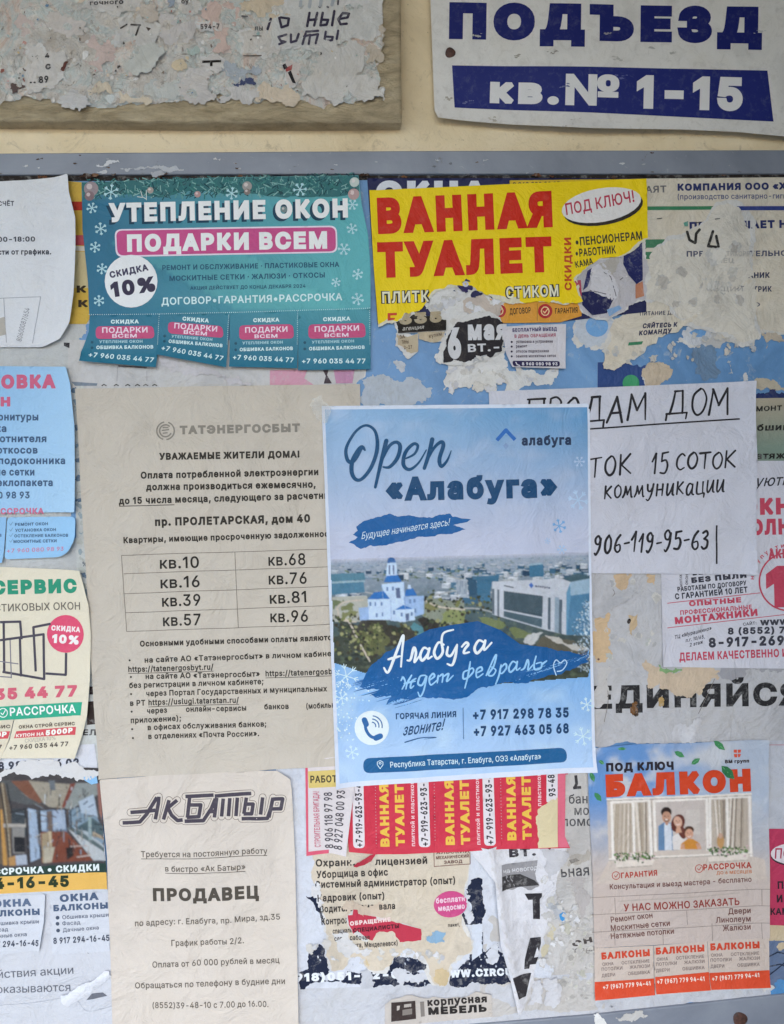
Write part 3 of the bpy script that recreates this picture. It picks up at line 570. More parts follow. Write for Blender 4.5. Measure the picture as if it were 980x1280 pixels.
def print_mat(name, rough, stain, wear, spec=.2, big=14, grime=0.0, bump=1.0):
    """paper or ink whose own colour comes from the printed colour attribute"""
    m, nt, b = _mat(name)
    geo = nt.nodes.new('ShaderNodeNewGeometry')
    at = nt.nodes.new('ShaderNodeAttribute')
    at.attribute_name = 'Col'
    col = at.outputs['Color']
    n1 = _noise(nt, big, 5, .6, geo.outputs['Position'], .6)
    r1 = _ramp(nt, n1.outputs[0], [(.32, (1 - stain * 1.3,) * 3), (.5, (1, 1, 1)), (.72, (1 - stain * .5, 1 - stain * .6, 1 - stain * .9))])
    col = _mixc(nt, 1.0, col, r1.outputs[0], 'MULTIPLY')
    n2 = _noise(nt, 1500, 3, .7, geo.outputs['Position'])
    r2 = _ramp(nt, n2.outputs[0], [(.35, (.93, .93, .93)), (.6, (1.0, 1.0, 1.0))])
    col = _mixc(nt, .8, col, r2.outputs[0], 'MULTIPLY')
    if wear:
        n3 = _noise(nt, 160, 6, .75, geo.outputs['Position'], .4)
        r3 = _ramp(nt, n3.outputs[0], [(.52, (0, 0, 0)), (.74, (wear,) * 3)])
        col = _mixc(nt, r3.outputs[0], col, (.55, .54, .53))
    if grime:
        n4 = _noise(nt, 110, 8, .75, geo.outputs['Position'], 1.2)
        r4 = _ramp(nt, n4.outputs[0], [(.5, (0, 0, 0)), (.68, (grime,) * 3)])
        col = _mixc(nt, r4.outputs[0], col, (.26, .22, .18))
    nt.links.new(col, b.inputs['Base Color'])
    b.inputs['Roughness'].default_value = rough
    b.inputs['Specular IOR Level'].default_value = spec
    n5 = _noise(nt, 34, 6, .6, geo.outputs['Position'], .8)
    _bump(nt, b, n5.outputs[0], .8 * bump, .0055)
    n7 = _noise(nt, 130, 5, .6, geo.outputs['Position'], .6)
    _bump(nt, b, n7.outputs[0], .5 * bump, .0011)
    n6 = _noise(nt, 900, 2, .5, geo.outputs['Position'])
    _bump(nt, b, n6.outputs[0], .12, .0003)
    return m

MAT = {}
MAT['paper'] = print_mat('matte_paper', .8, .06, 0)
MAT['old'] = print_mat('weathered_paper', .88, .12, 0, .2, 30, .2)
MAT['gloss'] = print_mat('coated_flyer_paper', .48, .05, 0, .22, bump=.7)
MAT['ink'] = print_mat('printed_ink', .7, .03, .10, .16)
MAT['oldink'] = print_mat('worn_printed_ink', .8, .05, .5, .14)
MAT['glossink'] = print_mat('coated_ink', .48, .03, .06, .2, bump=.7)
def tape_mat():
    m, nt, b = _mat('clear_tape_film')
    b.inputs['Base Color'].default_value = (.8, .79, .75, 1)
    b.inputs['Roughness'].default_value = .16
    b.inputs['Alpha'].default_value = .3
    g = nt.nodes.new('ShaderNodeNewGeometry')
    n = _noise(nt, 260, 4, .6, g.outputs['Position'])
    _bump(nt, b, n.outputs[0], .8, .002)
    return m
MAT['tape'] = tape_mat()
MAT['plate'] = print_mat('sign_plate_enamel', .42, .10, 0, .3, 22, .22, bump=.15)
MAT['plateink'] = print_mat('sign_plate_letters', .42, .05, .10, .22, bump=.15)

# ------------------------------------------------------------------ objects
def tag(o, label=None, cat=None, group=None, kind=None):
    if label: o['label'] = label
    if cat: o['category'] = cat
    if group: o['group'] = group
    if kind: o['kind'] = kind
    return o

def link_mesh(name, V, T, cols, mat, parent=None, origin=None, smooth=True):
    """one mesh object; V world points, faces turned to the viewer, colour per vertex"""
    V = np.asarray(V, float)
    o0 = np.array(origin if origin is not None else (0, 0, 0), float)
    me = bpy.data.meshes.new(name)
    T = np.array(T, int)
    a, b, c = V[T[:, 0]], V[T[:, 1]], V[T[:, 2]]
    n = (b - a)[:, 2] * (c - a)[:, 0] - (b - a)[:, 0] * (c - a)[:, 2]
    T[n > 0] = T[n > 0][:, ::-1]
    T = T.tolist()
    me.from_pydata((V - o0).tolist(), [], T)
    if cols is not None:
        at = me.color_attributes.new('Col', 'FLOAT_COLOR', 'POINT')
        c4 = np.ones((len(V), 4), np.float32)
        c4[:, :3] = cols
        at.data.foreach_set('color', c4.ravel())
    if smooth:
        me.polygons.foreach_set('use_smooth', [True] * len(me.polygons))
    me.materials.append(mat)
    ob = bpy.data.objects.new(name, me)
    COL.objects.link(ob)
    if parent is not None:
        ob.parent = parent
    elif origin is not None:
        ob.location = origin
    return ob

def corner(cx, cy, r, a, p=2.2):
    return lambda x, y: a * max(0, 1 - math.hypot(x - cx, y - cy) / r) ** p

def edge(ax, ay, bx, by, r, a, p=2.0):
    """lift along the line a-b, fading over r pixels on both sides"""
    L = math.hypot(bx - ax, by - ay)
    nx, ny = -(by - ay) / L, (bx - ax) / L
    return lambda x, y: a * max(0, 1 - abs((x - ax) * nx + (y - ay) * ny) / r) ** p

def fold(ax, ay, bx, by, w, a):
    L = math.hypot(bx - ax, by - ay)
    nx, ny = -(by - ay) / L, (bx - ax) / L
    return lambda x, y: a * math.exp(-(((x - ax) * nx + (y - ay) * ny) / w) ** 2)

def crease(x0, y0, a, w, amp, ln):
    c, sn = math.cos(a), math.sin(a)
    def f(x, y):
        u, v = (x - x0) * c + (y - y0) * sn, -(x - x0) * sn + (y - y0) * c
        v += .0016 * u * u * (1 if w > 8 else -1)
        return amp * math.exp(-(v / w) ** 2 - (u / ln) ** 2)
    return f

SEED = [0]
THINGS = []

class Sheet:
    """a sheet of paper (or plate) on the wall: an Empty with the sheet, its prints and its tear-off tabs"""
    def __init__(s, name, label, cat, outline, lev, color, curl=(), wr=(.16, 80), step=6, group=None, mat='paper',
                 ink='ink', part='paper_sheet', core=None, coreout=None, parent=None, plabel=None, bare=False, thick=0, creases=(0, 8, 16)):
        SEED[0] += 1
        s.seed = SEED[0] * 13.7
        s.lev, s.curl, s.inkmat = lev, list(curl), ink
        s.base = 4.4 + .5 * lev
        s.wr = (min(wr[0], max(.05, (s.base - 4.32) / 1.3)), wr[1])
        s.ink0 = .16 + .14 * min(1, s.wr[0] / .4) if wr[1] < 50 else .16
        s.inks = []
        pts = [p[:2] for p in outline]
        rc = random.Random(SEED[0])
        bx = [min(p[0] for p in pts), max(p[0] for p in pts), min(p[1] for p in pts), max(p[1] for p in pts)]
        for _ in range(creases[0]):
            x, y, a = rc.uniform(*bx[:2]), rc.uniform(*bx[2:]), rc.uniform(0, math.pi)
            s.curl.append(crease(x, y, a, rc.uniform(*creases[1:]), rc.uniform(.35, .7) * creases[1] / 9, rc.uniform(50, 160)))
        if parent is None:
            cx = sum(p[0] for p in pts) / len(pts)
            cy = sum(p[1] for p in pts) / len(pts)
            s.origin = P([(cx, cy)], s.base)[0]
            if bare:
                s.root = None
            else:
                s.root = bpy.data.objects.new(name, None)
                COL.objects.link(s.root)
                s.root.empty_display_size = .03
                s.root.location = s.origin
                tag(s.root, label, cat, group)
        else:
            s.origin, s.root = parent.origin, parent.root
        if coreout:
            v, t = fill([coreout], max(step, 5))
            s._mesh('torn_edge', v, t, core or '#d2cec8', MAT['old'], -.12)
        v, t = fill([pts], min(step, 6) if bare else min(step, 5))
        s.ob = s._mesh(name if (bare and parent is None) else part, v, t, color, MAT[mat], 0, thick)
        if bare and parent is None:
            tag(s.ob, label, cat, group)
        if plabel:
            s.ob['label'] = plabel
        s.kid = parent is not None
        THINGS.append(s)

    def h(s, x, y, off=0):
        v = s.base + off
        for c in s.curl:
            v += c(x, y)
        a, sc = s.wr[0], s.wr[1]
        if a:
            v += a * noise.noise(Vector((x / sc, y / sc, s.seed))) + a * .35 * noise.noise(Vector((x / sc * 2.7, y / sc * 2.7, s.seed + 5)))
        return v

    def lift(s, xy, off):
        xy = np.asarray(xy, float).reshape(-1, 2)
        W = P(xy, s.base)
        hh = np.array([s.h(x, y) for x, y in xy]) - s.base + np.asarray(off, float)
        W[:, 1] -= hh * .001
        return W

    def _mesh(s, nm, v, t, color, mat, off, thick=0):
        cols = [lin(color(x, y)) for x, y in v] if callable(color) else [lin(color)] * len(v)
        W = s.lift(v, off)
        if s.root is None:
            return link_mesh(nm, W, t, cols, mat, None, s.origin)
        return link_mesh(nm, W, t, cols, mat, s.root, s.origin)

    def tab(s, part, outline, color, curl=(), dl=.15, plabel=None, step=6, mat=None, wr=(.1, 60), core=None, coreout=None):
        return Sheet(part, None, None, outline, s.lev + dl, color, list(curl), wr, min(step, 4), None, mat or 'paper', s.inkmat, part,
                     core, coreout, s, plabel)

    def ink(s, part, label=None, mat=None):
        k = Ink(s, part, label, mat)
        s.inks.append(k)
        return k

LINES = {'text_lines': 'text_line', 'printed_lines': 'printed_line', 'service_lines': 'service_line', 'offer_lines': 'offer_line', 'payment_list': 'text_line', 'stray_letters': 'stray_word',
         'company_heading': 'heading_line', 'phone_numbers': 'phone_number'}

class Ink:
    def __init__(s, sheet, part, label, mat):
        s.sh, s.part, s.label, s.mat = sheet, part, label, mat
        s.V, s.T, s.C, s.O = [], [], [], []
        s.z = .10
        s.gid, s.G = 0, []
        s.auto = part in LINES
        s.part = LINES.get(part, part)

    def up(s, d=.05):
        s.z += d
        return s

    def next(s):
        s.gid += 1
        return s

    def raw(s, v, t, col):
        b = len(s.V)
        s.G += [s.gid] * len(v)
        s.V += list(v)
        s.T += [[i + b for i in q] for q in t]
        s.C += [lin(col(x, y)) for x, y in v] if callable(col) else [lin(col)] * len(v)
        s.O += [s.z] * len(v)
        return s

    def poly(s, pts, col, step=5):
        pts = [p[:2] for p in pts]
        xs = [p[0] for p in pts]
        ys = [p[1] for p in pts]
        big = max(max(xs) - min(xs), max(ys) - min(ys)) > step * 1.3
        v, t = fill([pts], step if big or callable(col) else None)
        return s.raw(v, t, col)

    def stroke(s, pts, w, col, smooth=False, cap='round', k=6):
        pts = catmull(pts, k) if smooth else densify([p[:2] for p in pts], 10, False)
        v, t = fill(stroke_polys(pts, w, cap))
        return s.raw(v, t, col)

    def strokes(s, lines, w, col, smooth=False, cap='round'):
        po = []
        for l in lines:
            po += stroke_polys(catmull(l) if smooth else densify([p[:2] for p in l], 10, False), w, cap)
        v, t = fill(po)
        return s.raw(v, t, col)

    def text(s, txt, x0, y0, x1, y1, h, col, w=0.0, it=0.0, dx=0, dy=0, grow=0):
        """txt from baseline point (x0,y0) to (x1,y1), capitals h pixels high, strokes thickened by w, slant it"""
        if s.auto:
            s.next()
        pen, items = 0, []
        d = w + grow
        lo, hi = 1e9, -1e9
        for ch in txt:
            if ch == ' ':
                pen += .19
                continue
            v, t, adv = glyph(ch, d)
            adv -= 2 * grow * .9 if grow else 0
            items.append((v, t, pen))
            lo = min(lo, pen + v[:, 0].min())
            hi = max(hi, pen + v[:, 0].max())
            pen += adv
        L = math.hypot(x1 - x0, y1 - y0)
        sx = L / (hi - lo)
        sy = h / CAP
        ux, uy = (x1 - x0) / L, (y1 - y0) / L
        vx, vy = uy, -ux
        g = grow / CAP * h if grow else 0
        for v, t, p in items:
            a = (v[:, 0] + p - lo) * sx + v[:, 1] * sy * it
            b = v[:, 1] * sy * (1 + 2 * g / h) - g
            X = x0 + dx + ux * a + vx * b
            Y = y0 + dy + uy * a + vy * b
            s.raw(list(zip(X, Y)), t.tolist(), col)
        return s

    def hand(s, txt, x0, y0, x1, y1, h, w, col, seed=1, it=.12):
        rnd = random.Random(seed)
        pen, L = 0, []
        for ch in txt:
            adv, st = HAND[ch]
            j = rnd.uniform(-.05, .05)
            k = rnd.uniform(.93, 1.06)
            for q in st:
                q = catmull(q, 7) if len(q) > 2 else q
                L.append([(pen + x * k + (y + j) * it, y * k + j) for x, y in q])
            pen += adv + .12
        tot = pen - .12
        d = math.hypot(x1 - x0, y1 - y0)
        ux, uy = (x1 - x0) / d, (y1 - y0) / d
        po = []
        for q in L:
            po += stroke_polys([(x0 + ux * x * d / tot + uy * y * h, y0 + uy * x * d / tot - ux * y * h) for x, y in q], [w * rnd.uniform(.75, 1.15), w * rnd.uniform(.9, 1.2), w * rnd.uniform(.6, 1.1)])
        v, t = fill(po)
        return s.raw(v, t, col)

    def flake(s, x, y, r, col, w=.9, rot=.1):
        L = []
        for i in range(6):
            a = rot + i * math.pi / 3
            c, sn = math.cos(a), math.sin(a)
            L.append([(x, y), (x + c * r, y + sn * r)])
            for b in (-.6, .6):
                L.append([(x + c * r * .6, y + sn * r * .6), (x + c * r * .6 + math.cos(a + b) * r * .35, y + sn * r * .6 + math.sin(a + b) * r * .35)])
        return s.strokes(L, w, col, cap='butt')

    def build(s):
        if not s.V:
            return
        V, T, C = np.array(s.V), s.T, np.array(s.C)
        O = s.sh.ink0 + (np.array(s.O) - .1) * (.95 if s.sh.kid else .7)
        G = np.array(s.G)
        # split long triangles so that the print follows the paper
        T = np.array(T, int)
        for _ in range(9):
            p = V[T]
            d = np.hypot(*np.moveaxis(p - np.roll(p, -1, 1), 2, 0))
            i = d.argmax(1)
            m = d.max(1) > 6
            if not m.any():
                break
            r = np.nonzero(m)[0]
            k = i[m]
            A, B, D = T[r, k], T[r, (k + 1) % 3], T[r, (k + 2) % 3]
            mid = len(V) + np.arange(len(r))
            V = np.concatenate([V, (V[A] + V[B]) / 2])
            C = np.concatenate([C, (C[A] + C[B]) / 2])
            O = np.concatenate([O, O[A]])
            G = np.concatenate([G, G[A]])
            T = np.concatenate([T[~m], np.stack([A, mid, D], 1), np.stack([mid, B, D], 1)])
        W = s.sh.lift(V, O)
        par = s.sh.ob if s.sh.kid or s.sh.root is None else s.sh.root
        for g in np.unique(G):
            sel = np.nonzero(G == g)[0]
            re = np.zeros(len(V), int)
            re[sel] = np.arange(len(sel))
            ob = link_mesh(s.part, W[sel], re[T[G[T[:, 0]] == g]], C[sel], MAT[s.mat or s.sh.inkmat], par, s.sh.origin)
            if s.label:
                ob['label'] = s.label

class Canvas(Ink):
    """a printed photograph: the shapes are painted on a fine raster and laid on the sheet as one mesh of small dots"""
    def __init__(s, sheet, part, outline, base, grain=.10, soft=1, seed=1, gain=1.0):
        Ink.__init__(s, sheet, part, None, None)
        sheet.inks.append(s)
        s.outline, s.grain, s.soft, s.seed, s.gain = outline, grain, soft, seed, gain
        xs = [p[0] for p in outline]
        ys = [p[1] for p in outline]
        s.x0, s.y0 = math.floor(min(xs)) - 1, math.floor(min(ys)) - 1
        s.W, s.H = int(max(xs) - s.x0 + 2), int(max(ys) - s.y0 + 2)
        if callable(base):
            g = np.array([[lin(base(s.x0 + i * 2, s.y0 + j * 2)) for i in range(s.W // 2 + 2)] for j in range(s.H // 2 + 2)])
            g = np.kron(g, np.ones((4, 4, 1)))[:s.H * 2, :s.W * 2]
            s.A = s.blur(g, 2)
        else:
            s.A = np.ones((s.H * 2, s.W * 2, 3)) * np.array(lin(base))

    @staticmethod
    def blur(a, r):
        for ax in (0, 1):
            p = np.concatenate([np.take(a, [0] * r, ax), a, np.take(a, [-1] * r, ax)], ax)
            a = sum(np.take(p, np.arange(k, k + a.shape[ax]), ax) for k in range(2 * r + 1)) / (2 * r + 1)
        return a

    def raw(s, v, t, col):
        v = (np.asarray(v, float) - [s.x0, s.y0]) * 2
        flat = None if callable(col) else np.array(lin(col))
        for q in t:
            p = v[list(q)]
            x0, y0 = np.maximum(0, np.floor(p.min(0)).astype(int))
            x1, y1 = np.minimum([s.W * 2, s.H * 2], np.ceil(p.max(0)).astype(int) + 1)
            if x1 <= x0 or y1 <= y0:
                continue
            X, Y = np.meshgrid(np.arange(x0, x1) + .5, np.arange(y0, y1) + .5)
            m = np.ones(X.shape, bool)
            d = (p[1][0] - p[0][0]) * (p[2][1] - p[0][1]) - (p[1][1] - p[0][1]) * (p[2][0] - p[0][0])
            if abs(d) < 1e-9:
                continue
            for i in range(3):
                a, b = p[i], p[(i + 1) % 3]
                m &= ((b[0] - a[0]) * (Y - a[1]) - (b[1] - a[1]) * (X - a[0])) * np.sign(d) >= -1e-6
            if flat is not None:
                s.A[y0:y1, x0:x1][m] = flat
            else:
                c = p.mean(0) / 2 + [s.x0, s.y0]
                s.A[y0:y1, x0:x1][m] = lin(col(*c))
        return s

    def build(s):
        r = np.random.RandomState(s.seed)
        h, w = s.A.shape[:2]
        a = s.blur(s.A, s.soft) * s.gain
        for k, amp in ((1, .5), (2, .8), (9, .8)):
            g = s.blur(r.normal(0, 1, (h // k + 2, w // k + 2, 1)).repeat(k, 0).repeat(k, 1)[:h, :w], max(1, k // 2))
            a = a * (1 + s.grain * amp * g / (g.std() + 1e-9))
        a = a * (1 + s.grain * .25 * s.blur(r.normal(0, 1, (h, w, 3)), 2) * 4)
        a = np.clip(a.reshape(h // 2, 2, w // 2, 2, 3).mean((1, 3)), .002, .92)
        H, W = a.shape[:2]
        X, Y = np.meshgrid(np.arange(W) + s.x0 + .5, np.arange(H) + s.y0 + .5)
        V = np.stack([X.ravel(), Y.ravel()], 1)
        i = np.arange(H * W).reshape(H, W)
        q = np.stack([i[:-1, :-1], i[:-1, 1:], i[1:, 1:], i[1:, :-1]], -1).reshape(-1, 4)
        out = s.outline if area2(s.outline) > 0 else s.outline[::-1]
        q = q[winding(V[q].mean(1), [out]) != 0]
        T = np.concatenate([q[:, [0, 1, 2]], q[:, [0, 2, 3]]])
        used = np.unique(T)
        re = np.zeros(len(V), int)
        re[used] = np.arange(len(used))
        O = s.sh.ink0 + (s.zb - .1) * .7
        par = s.sh.ob if s.sh.kid else s.sh.root
        link_mesh(s.part, s.sh.lift(V[used], O), re[T], a.reshape(-1, 3)[used], MAT[s.sh.inkmat], par, s.sh.origin)
    zb = .3

def finish():
    for s in THINGS:
        for k in s.inks:
            k.build()

def scrap(name, label, outline, lev, color, seed, cat='paper scrap', amp=.19, core=3.2, corecol='#d2d0ce', curl=(), wr=(.3, 25), group=None,
          mat='old', ink='oldink', step=5, bare=True, lim=2.2):
    """a torn piece of paper; bare = no parts"""
    a, b = torn(outline, seed, amp, core, lim)
    corecol = mix(col, corecol, .55)
    return Sheet(name, label, cat, a, lev, color, curl, wr, step, group, mat, ink, 'paper', corecol, None if bare else b, bare=bare)

def prism(name, outline, h0, h1, bev, mat, parent=None, wob=0, color=None, origin=None, step=14):
    """a solid slab with a worn, slightly uneven bevelled edge"""
    pts = densify([p[:2] for p in outline], step)
    n = len(pts)
    sg = 1 if area2(pts) > 0 else -1
    def inset(d):
        q = []
        for i in range(n):
            a, b = pts[i - 1], pts[(i + 1) % n]
            dx, dy = b[0] - a[0], b[1] - a[1]
            L = math.hypot(dx, dy) or 1
            q.append((pts[i][0] - dy / L * d * sg, pts[i][1] + dx / L * d * sg))
        return q
    def jit(p, k):
        return wob * noise.noise(Vector((p[0] / 14, p[1] / 14, k)))
    front = inset(bev / .64)
    mid = inset(bev / .64 * .3)
    rings = [(pts, h0), (pts, h1 - bev), (mid, h1 - bev * .3)]
    W, T = [], []
    for r, hh in rings:
        W += P(r, 0).tolist()
        for i in range(n):
            W[-n + i][1] = -(hh + (jit(r[i], 3) if hh > h0 else 0)) * .001
    v, t = fill([front], step)
    b = len(W)
    Wf = P(v, 0)
    for i, p in enumerate(v):
        Wf[i, 1] = -(h1 + jit(p, 3)) * .001
    W += Wf.tolist()
    T += [[i + b for i in q] for q in t]
    fi = [min(range(len(v)), key=lambda k: (v[k][0] - p[0]) ** 2 + (v[k][1] - p[1]) ** 2) + b for p in front]
    for i in range(n):
        j = (i + 1) % n
        for k in range(2):
            T += [[k * n + i, k * n + j, (k + 1) * n + j], [k * n + i, (k + 1) * n + j, (k + 1) * n + i]]
        if fi[i] != fi[j]:
            T.append([2 * n + i, 2 * n + j, fi[j]])
        T.append([2 * n + i, fi[j], fi[i]])
    me = bpy.data.meshes.new(name)
    o0 = np.array(origin if origin is not None else (0, 0, 0))
    me.from_pydata((np.array(W) - o0).tolist(), [], T)
    me.validate()
    bm = bmesh.new()
    bm.from_mesh(me)
    bmesh.ops.recalc_face_normals(bm, faces=bm.faces)
    bm.to_mesh(me)
    bm.free()
    if color is not None:
        at = me.color_attributes.new('Col', 'FLOAT_COLOR', 'POINT')
        at.data.foreach_set('color', np.tile(np.array([*lin(color), 1], np.float32), len(me.vertices)))
    me.materials.append(mat)
    ob = bpy.data.objects.new(name, me)
    COL.objects.link(ob)
    if parent is not None:
        ob.parent = parent
    elif origin is not None:
        ob.location = origin
    return ob

def residue(name, label, area, n, colors, size, lev, seed, amp=.2, group=None):
    """the uncountable crust of torn, glued paper bits: one object"""
    rnd = random.Random(seed)
    xs = [p[0] for p in area]
    ys = [p[1] for p in area]
    V, T, C = [], [], []
    k = 0
    tries = 0
    while k < n and tries < n * 20:
        tries += 1
        c = (rnd.uniform(min(xs), max(xs)), rnd.uniform(min(ys), max(ys)))
        if not inside(c, area):
            continue
        r = rnd.uniform(*size) * rnd.uniform(.5, 1)
        m = rnd.randint(4, 7)
        st = rnd.uniform(.4, 1.1)
        ro = rnd.uniform(0, 3.14)
        pts = []
        for i in range(m):
            a = 2 * math.pi * (i + rnd.uniform(-.3, .3)) / m
            q = r * rnd.uniform(.55, 1.25)
            x, y = q * math.cos(a), q * st * math.sin(a)
            pts.append((c[0] + x * math.cos(ro) - y * math.sin(ro), c[1] + x * math.sin(ro) + y * math.cos(ro), 1))
        o1, o2 = torn(pts, rnd.randint(0, 99999), amp, 1.2, 2.2)
        hb = 4.4 + .5 * lev + .009 * (k % 60) + rnd.uniform(0, .12)
        tx, ty = rnd.gauss(0, .008), rnd.gauss(0, .008)
        for o, off, cl in ((o2, -.05, '#bcb9b5'), (o1, 0, rnd.choice(colors))):
            v, t = fill([o], 6 if r > 8 else None)
            W = P(v, hb + off)
            for i, (x, y) in enumerate(v):
                W[i, 1] -= .001 * ((x - c[0]) * tx + (y - c[1]) * ty + .12 * noise.noise(Vector((x / 9, y / 9, seed))))
            b = len(V)
            V += W.tolist()
            T += [[i + b for i in q] for q in t]
            cc = lin(cl)
            j = rnd.uniform(.9, 1.08)
            C += [tuple(min(.92, q * j) for q in cc)] * len(v)
        k += 1
    ob = link_mesh(name, V, T, C, MAT['old'], None, V[0])
    return tag(ob, label, 'paper residue', group, 'stuff')

# ------------------------------------------------------------------ the setting: painted wall
def wall_mat():
    m, nt, b = _mat('cream_wall_paint')
    g = nt.nodes.new('ShaderNodeNewGeometry')
    n1 = _noise(nt, 9, 6, .6, g.outputs['Position'], .5)
    c1 = _ramp(nt, n1.outputs[0], [(.3, lin('#c4b291')), (.5, lin('#d3c2a2')), (.7, lin('#dacbb0'))])
    n2 = _noise(nt, 60, 8, .75, g.outputs['Position'], 1.5)
    r2 = _ramp(nt, n2.outputs[0], [(.56, (0, 0, 0)), (.74, (.55,) * 3)])
    c = _mixc(nt, r2.outputs[0], c1.outputs[0], lin('#86745a'))
    n3 = _noise(nt, 420, 2, .5, g.outputs['Position'])
    r3 = _ramp(nt, n3.outputs[0], [(.70, (0, 0, 0)), (.78, (.7,) * 3)])
    c = _mixc(nt, r3.outputs[0], c, lin('#6e5e48'))
    nt.links.new(c, b.inputs['Base Color'])
    b.inputs['Roughness'].default_value = .62
    b.inputs['Specular IOR Level'].default_value = .35
    n4 = _noise(nt, 45, 8, .65, g.outputs['Position'], .3)
    _bump(nt, b, n4.outputs[0], .6, .004)
    n5 = _noise(nt, 500, 3, .6, g.outputs['Position'])
    _bump(nt, b, n5.outputs[0], .25, .0006)
    return m

MAT['wall'] = wall_mat()
v, t = fill([[(-500, -400), (1500, -400), (1500, 1750), (-500, 1750)]], 40)
W = P(v, 0)
for i, (x, y) in enumerate(v):
    W[i, 1] += .0012 * noise.noise(Vector((x / 160, y / 160, 2)))
tag(link_mesh('wall', W, t, None, MAT['wall']), 'cream painted plaster wall behind the boards', None, None, 'structure')

# ------------------------------------------------------------------ unseen roof and side wall added to shade the wall; ground for bounce
def slab(name, lo, hi, col):
    bm = bmesh.new()
    bmesh.ops.create_cube(bm, size=1)
    for q in bm.verts:
        q.co = Vector([(lo[i] + hi[i]) / 2 + q.co[i] * (hi[i] - lo[i]) for i in range(3)])
    me = bpy.data.meshes.new(name)
    bm.to_mesh(me)
    bm.free()
    m, nt, b = _mat(name)
    n1 = _noise(nt, 6, 6)
    r = _ramp(nt, n1.outputs[0], [(.3, tuple(c * .85 for c in col)), (.7, tuple(c * 1.1 for c in col))])
    nt.links.new(r.outputs[0], b.inputs['Base Color'])
    b.inputs['Roughness'].default_value = .9
    b.inputs['Specular IOR Level'].default_value = .1
    _bump(nt, b, _noise(nt, 40, 8, .65).outputs[0], .6, .006)
    me.materials.append(m)
    o = bpy.data.objects.new(name, me)
    COL.objects.link(o)
    tag(o, None, None, None, 'structure')
slab('added_shade_roof', (-3, -1.5, 2.21), (2, 0, 2.33), (.33, .33, .33))  # added out of view so the wall darkens towards the top
slab('added_shade_wall', (.394, -.8, 0), (.55, 0, 2.21), (.085, .10, .09))  # added out of view, kept dark so light falls off to the right
slab('ground', (-20, -20, -.1), (20, -.005, 0), (.3, .3, .29))

# ------------------------------------------------------------------ lower notice board: blue panel in a grey painted frame
def rail_mat():
    m, nt, b = _mat('grey_frame_paint')
    g = nt.nodes.new('ShaderNodeNewGeometry')
    n1 = _noise(nt, 14, 5, .6, g.outputs['Position'], .6)
    c1 = _ramp(nt, n1.outputs[0], [(.3, lin('#6c717c')), (.55, lin('#7a7f8a')), (.75, lin('#858a93'))])
    n2 = _noise(nt, 85, 8, .75, g.outputs['Position'], 2)
    r2 = _ramp(nt, n2.outputs[0], [(.63, (0, 0, 0)), (.72, (.6,) * 3)])
    c = _mixc(nt, r2.outputs[0], c1.outputs[0], lin('#b3b3b6'))
    n3 = _noise(nt, 120, 6, .7, g.outputs['Position'], 1)
    r3 = _ramp(nt, n3.outputs[0], [(.66, (0, 0, 0)), (.76, (.7,) * 3)])
    c = _mixc(nt, r3.outputs[0], c, lin('#54412f'))
    nt.links.new(c, b.inputs['Base Color'])
    b.inputs['Roughness'].default_value = .42
    n5 = _noise(nt, 90, 6, .6, g.outputs['Position'])
    _bump(nt, b, n5.outputs[0], .3, .0012)
    return m

def panel_mat():
    m, nt, b = _mat('light_blue_board_paint')
    g = nt.nodes.new('ShaderNodeNewGeometry')
    n1 = _noise(nt, 18, 6, .65, g.outputs['Position'], 1)
    c1 = _ramp(nt, n1.outputs[0], [(.3, lin('#4d749c')), (.55, lin('#5d87b3')), (.8, lin('#6f97bf'))])
    n2 = _noise(nt, 75, 8, .75, g.outputs['Position'], 1.6)
    r2 = _ramp(nt, n2.outputs[0], [(.58, (0, 0, 0)), (.68, (.8,) * 3)])
    c = _mixc(nt, r2.outputs[0], c1.outputs[0], lin('#9fa6ad'))
    nt.links.new(c, b.inputs['Base Color'])
    b.inputs['Roughness'].default_value = .5
    n5 = _noise(nt, 110, 6, .7, g.outputs['Position'])
    _bump(nt, b, n5.outputs[0], .4, .0012)
    return m

MAT['rail'] = rail_mat()
MAT['panel'] = panel_mat()

def metal_dark():
    m, nt, b = _mat('rusty_screw')
    g = nt.nodes.new('ShaderNodeNewGeometry')
    n1 = _noise(nt, 300, 5, .7, g.outputs['Position'])
    c1 = _ramp(nt, n1.outputs[0], [(.35, lin('#2c1f1d')), (.65, lin('#5a3a30'))])
    nt.links.new(c1.outputs[0], b.inputs['Base Color'])
    b.inputs['Roughness'].default_value = .6
    _bump(nt, b, n1.outputs[0], .5, .0008)
    return m
MAT['rust'] = metal_dark()

BO = P([(490, 700)], 3)[0]
board = bpy.data.objects.new('notice_board', None)
COL.objects.link(board)
board.location = BO
tag(board, 'blue notice board in a grey painted frame, papered over with adverts', 'notice board')
prism('back_panel', [(-160, 205), (1140, 205), (1140, 1300), (-160, 1330)], 0, 4.2, .3, MAT['panel'], board, 0, None, BO, 40)
prism('frame_rail', [(-160, 197.5), (0, 195.5), (490, 192.3), (1140, 190.5), (1140, 220.5), (490, 221.2), (0, 222.5), (-160, 223)], .2, 6.2, 1.0, MAT['rail'], board, .12, None, BO, 12)
prism('frame_rail', [(-160, 1330), (490, 1283), (740, 1262), (1140, 1219), (1140, 1262), (490, 1330), (-160, 1375)], .2, 6.4, 1.0, MAT['rail'], board, .12, None, BO, 12)

V_, T_ = fill([[(-160, 220), (490, 219), (1140, 218), (1140, 224.6), (490, 225), (-160, 227)]], 12)
link_mesh('frame_gap', P(V_, 4.35), T_, [lin('#2c2725')] * len(V_), MAT['oldink'], board, BO)

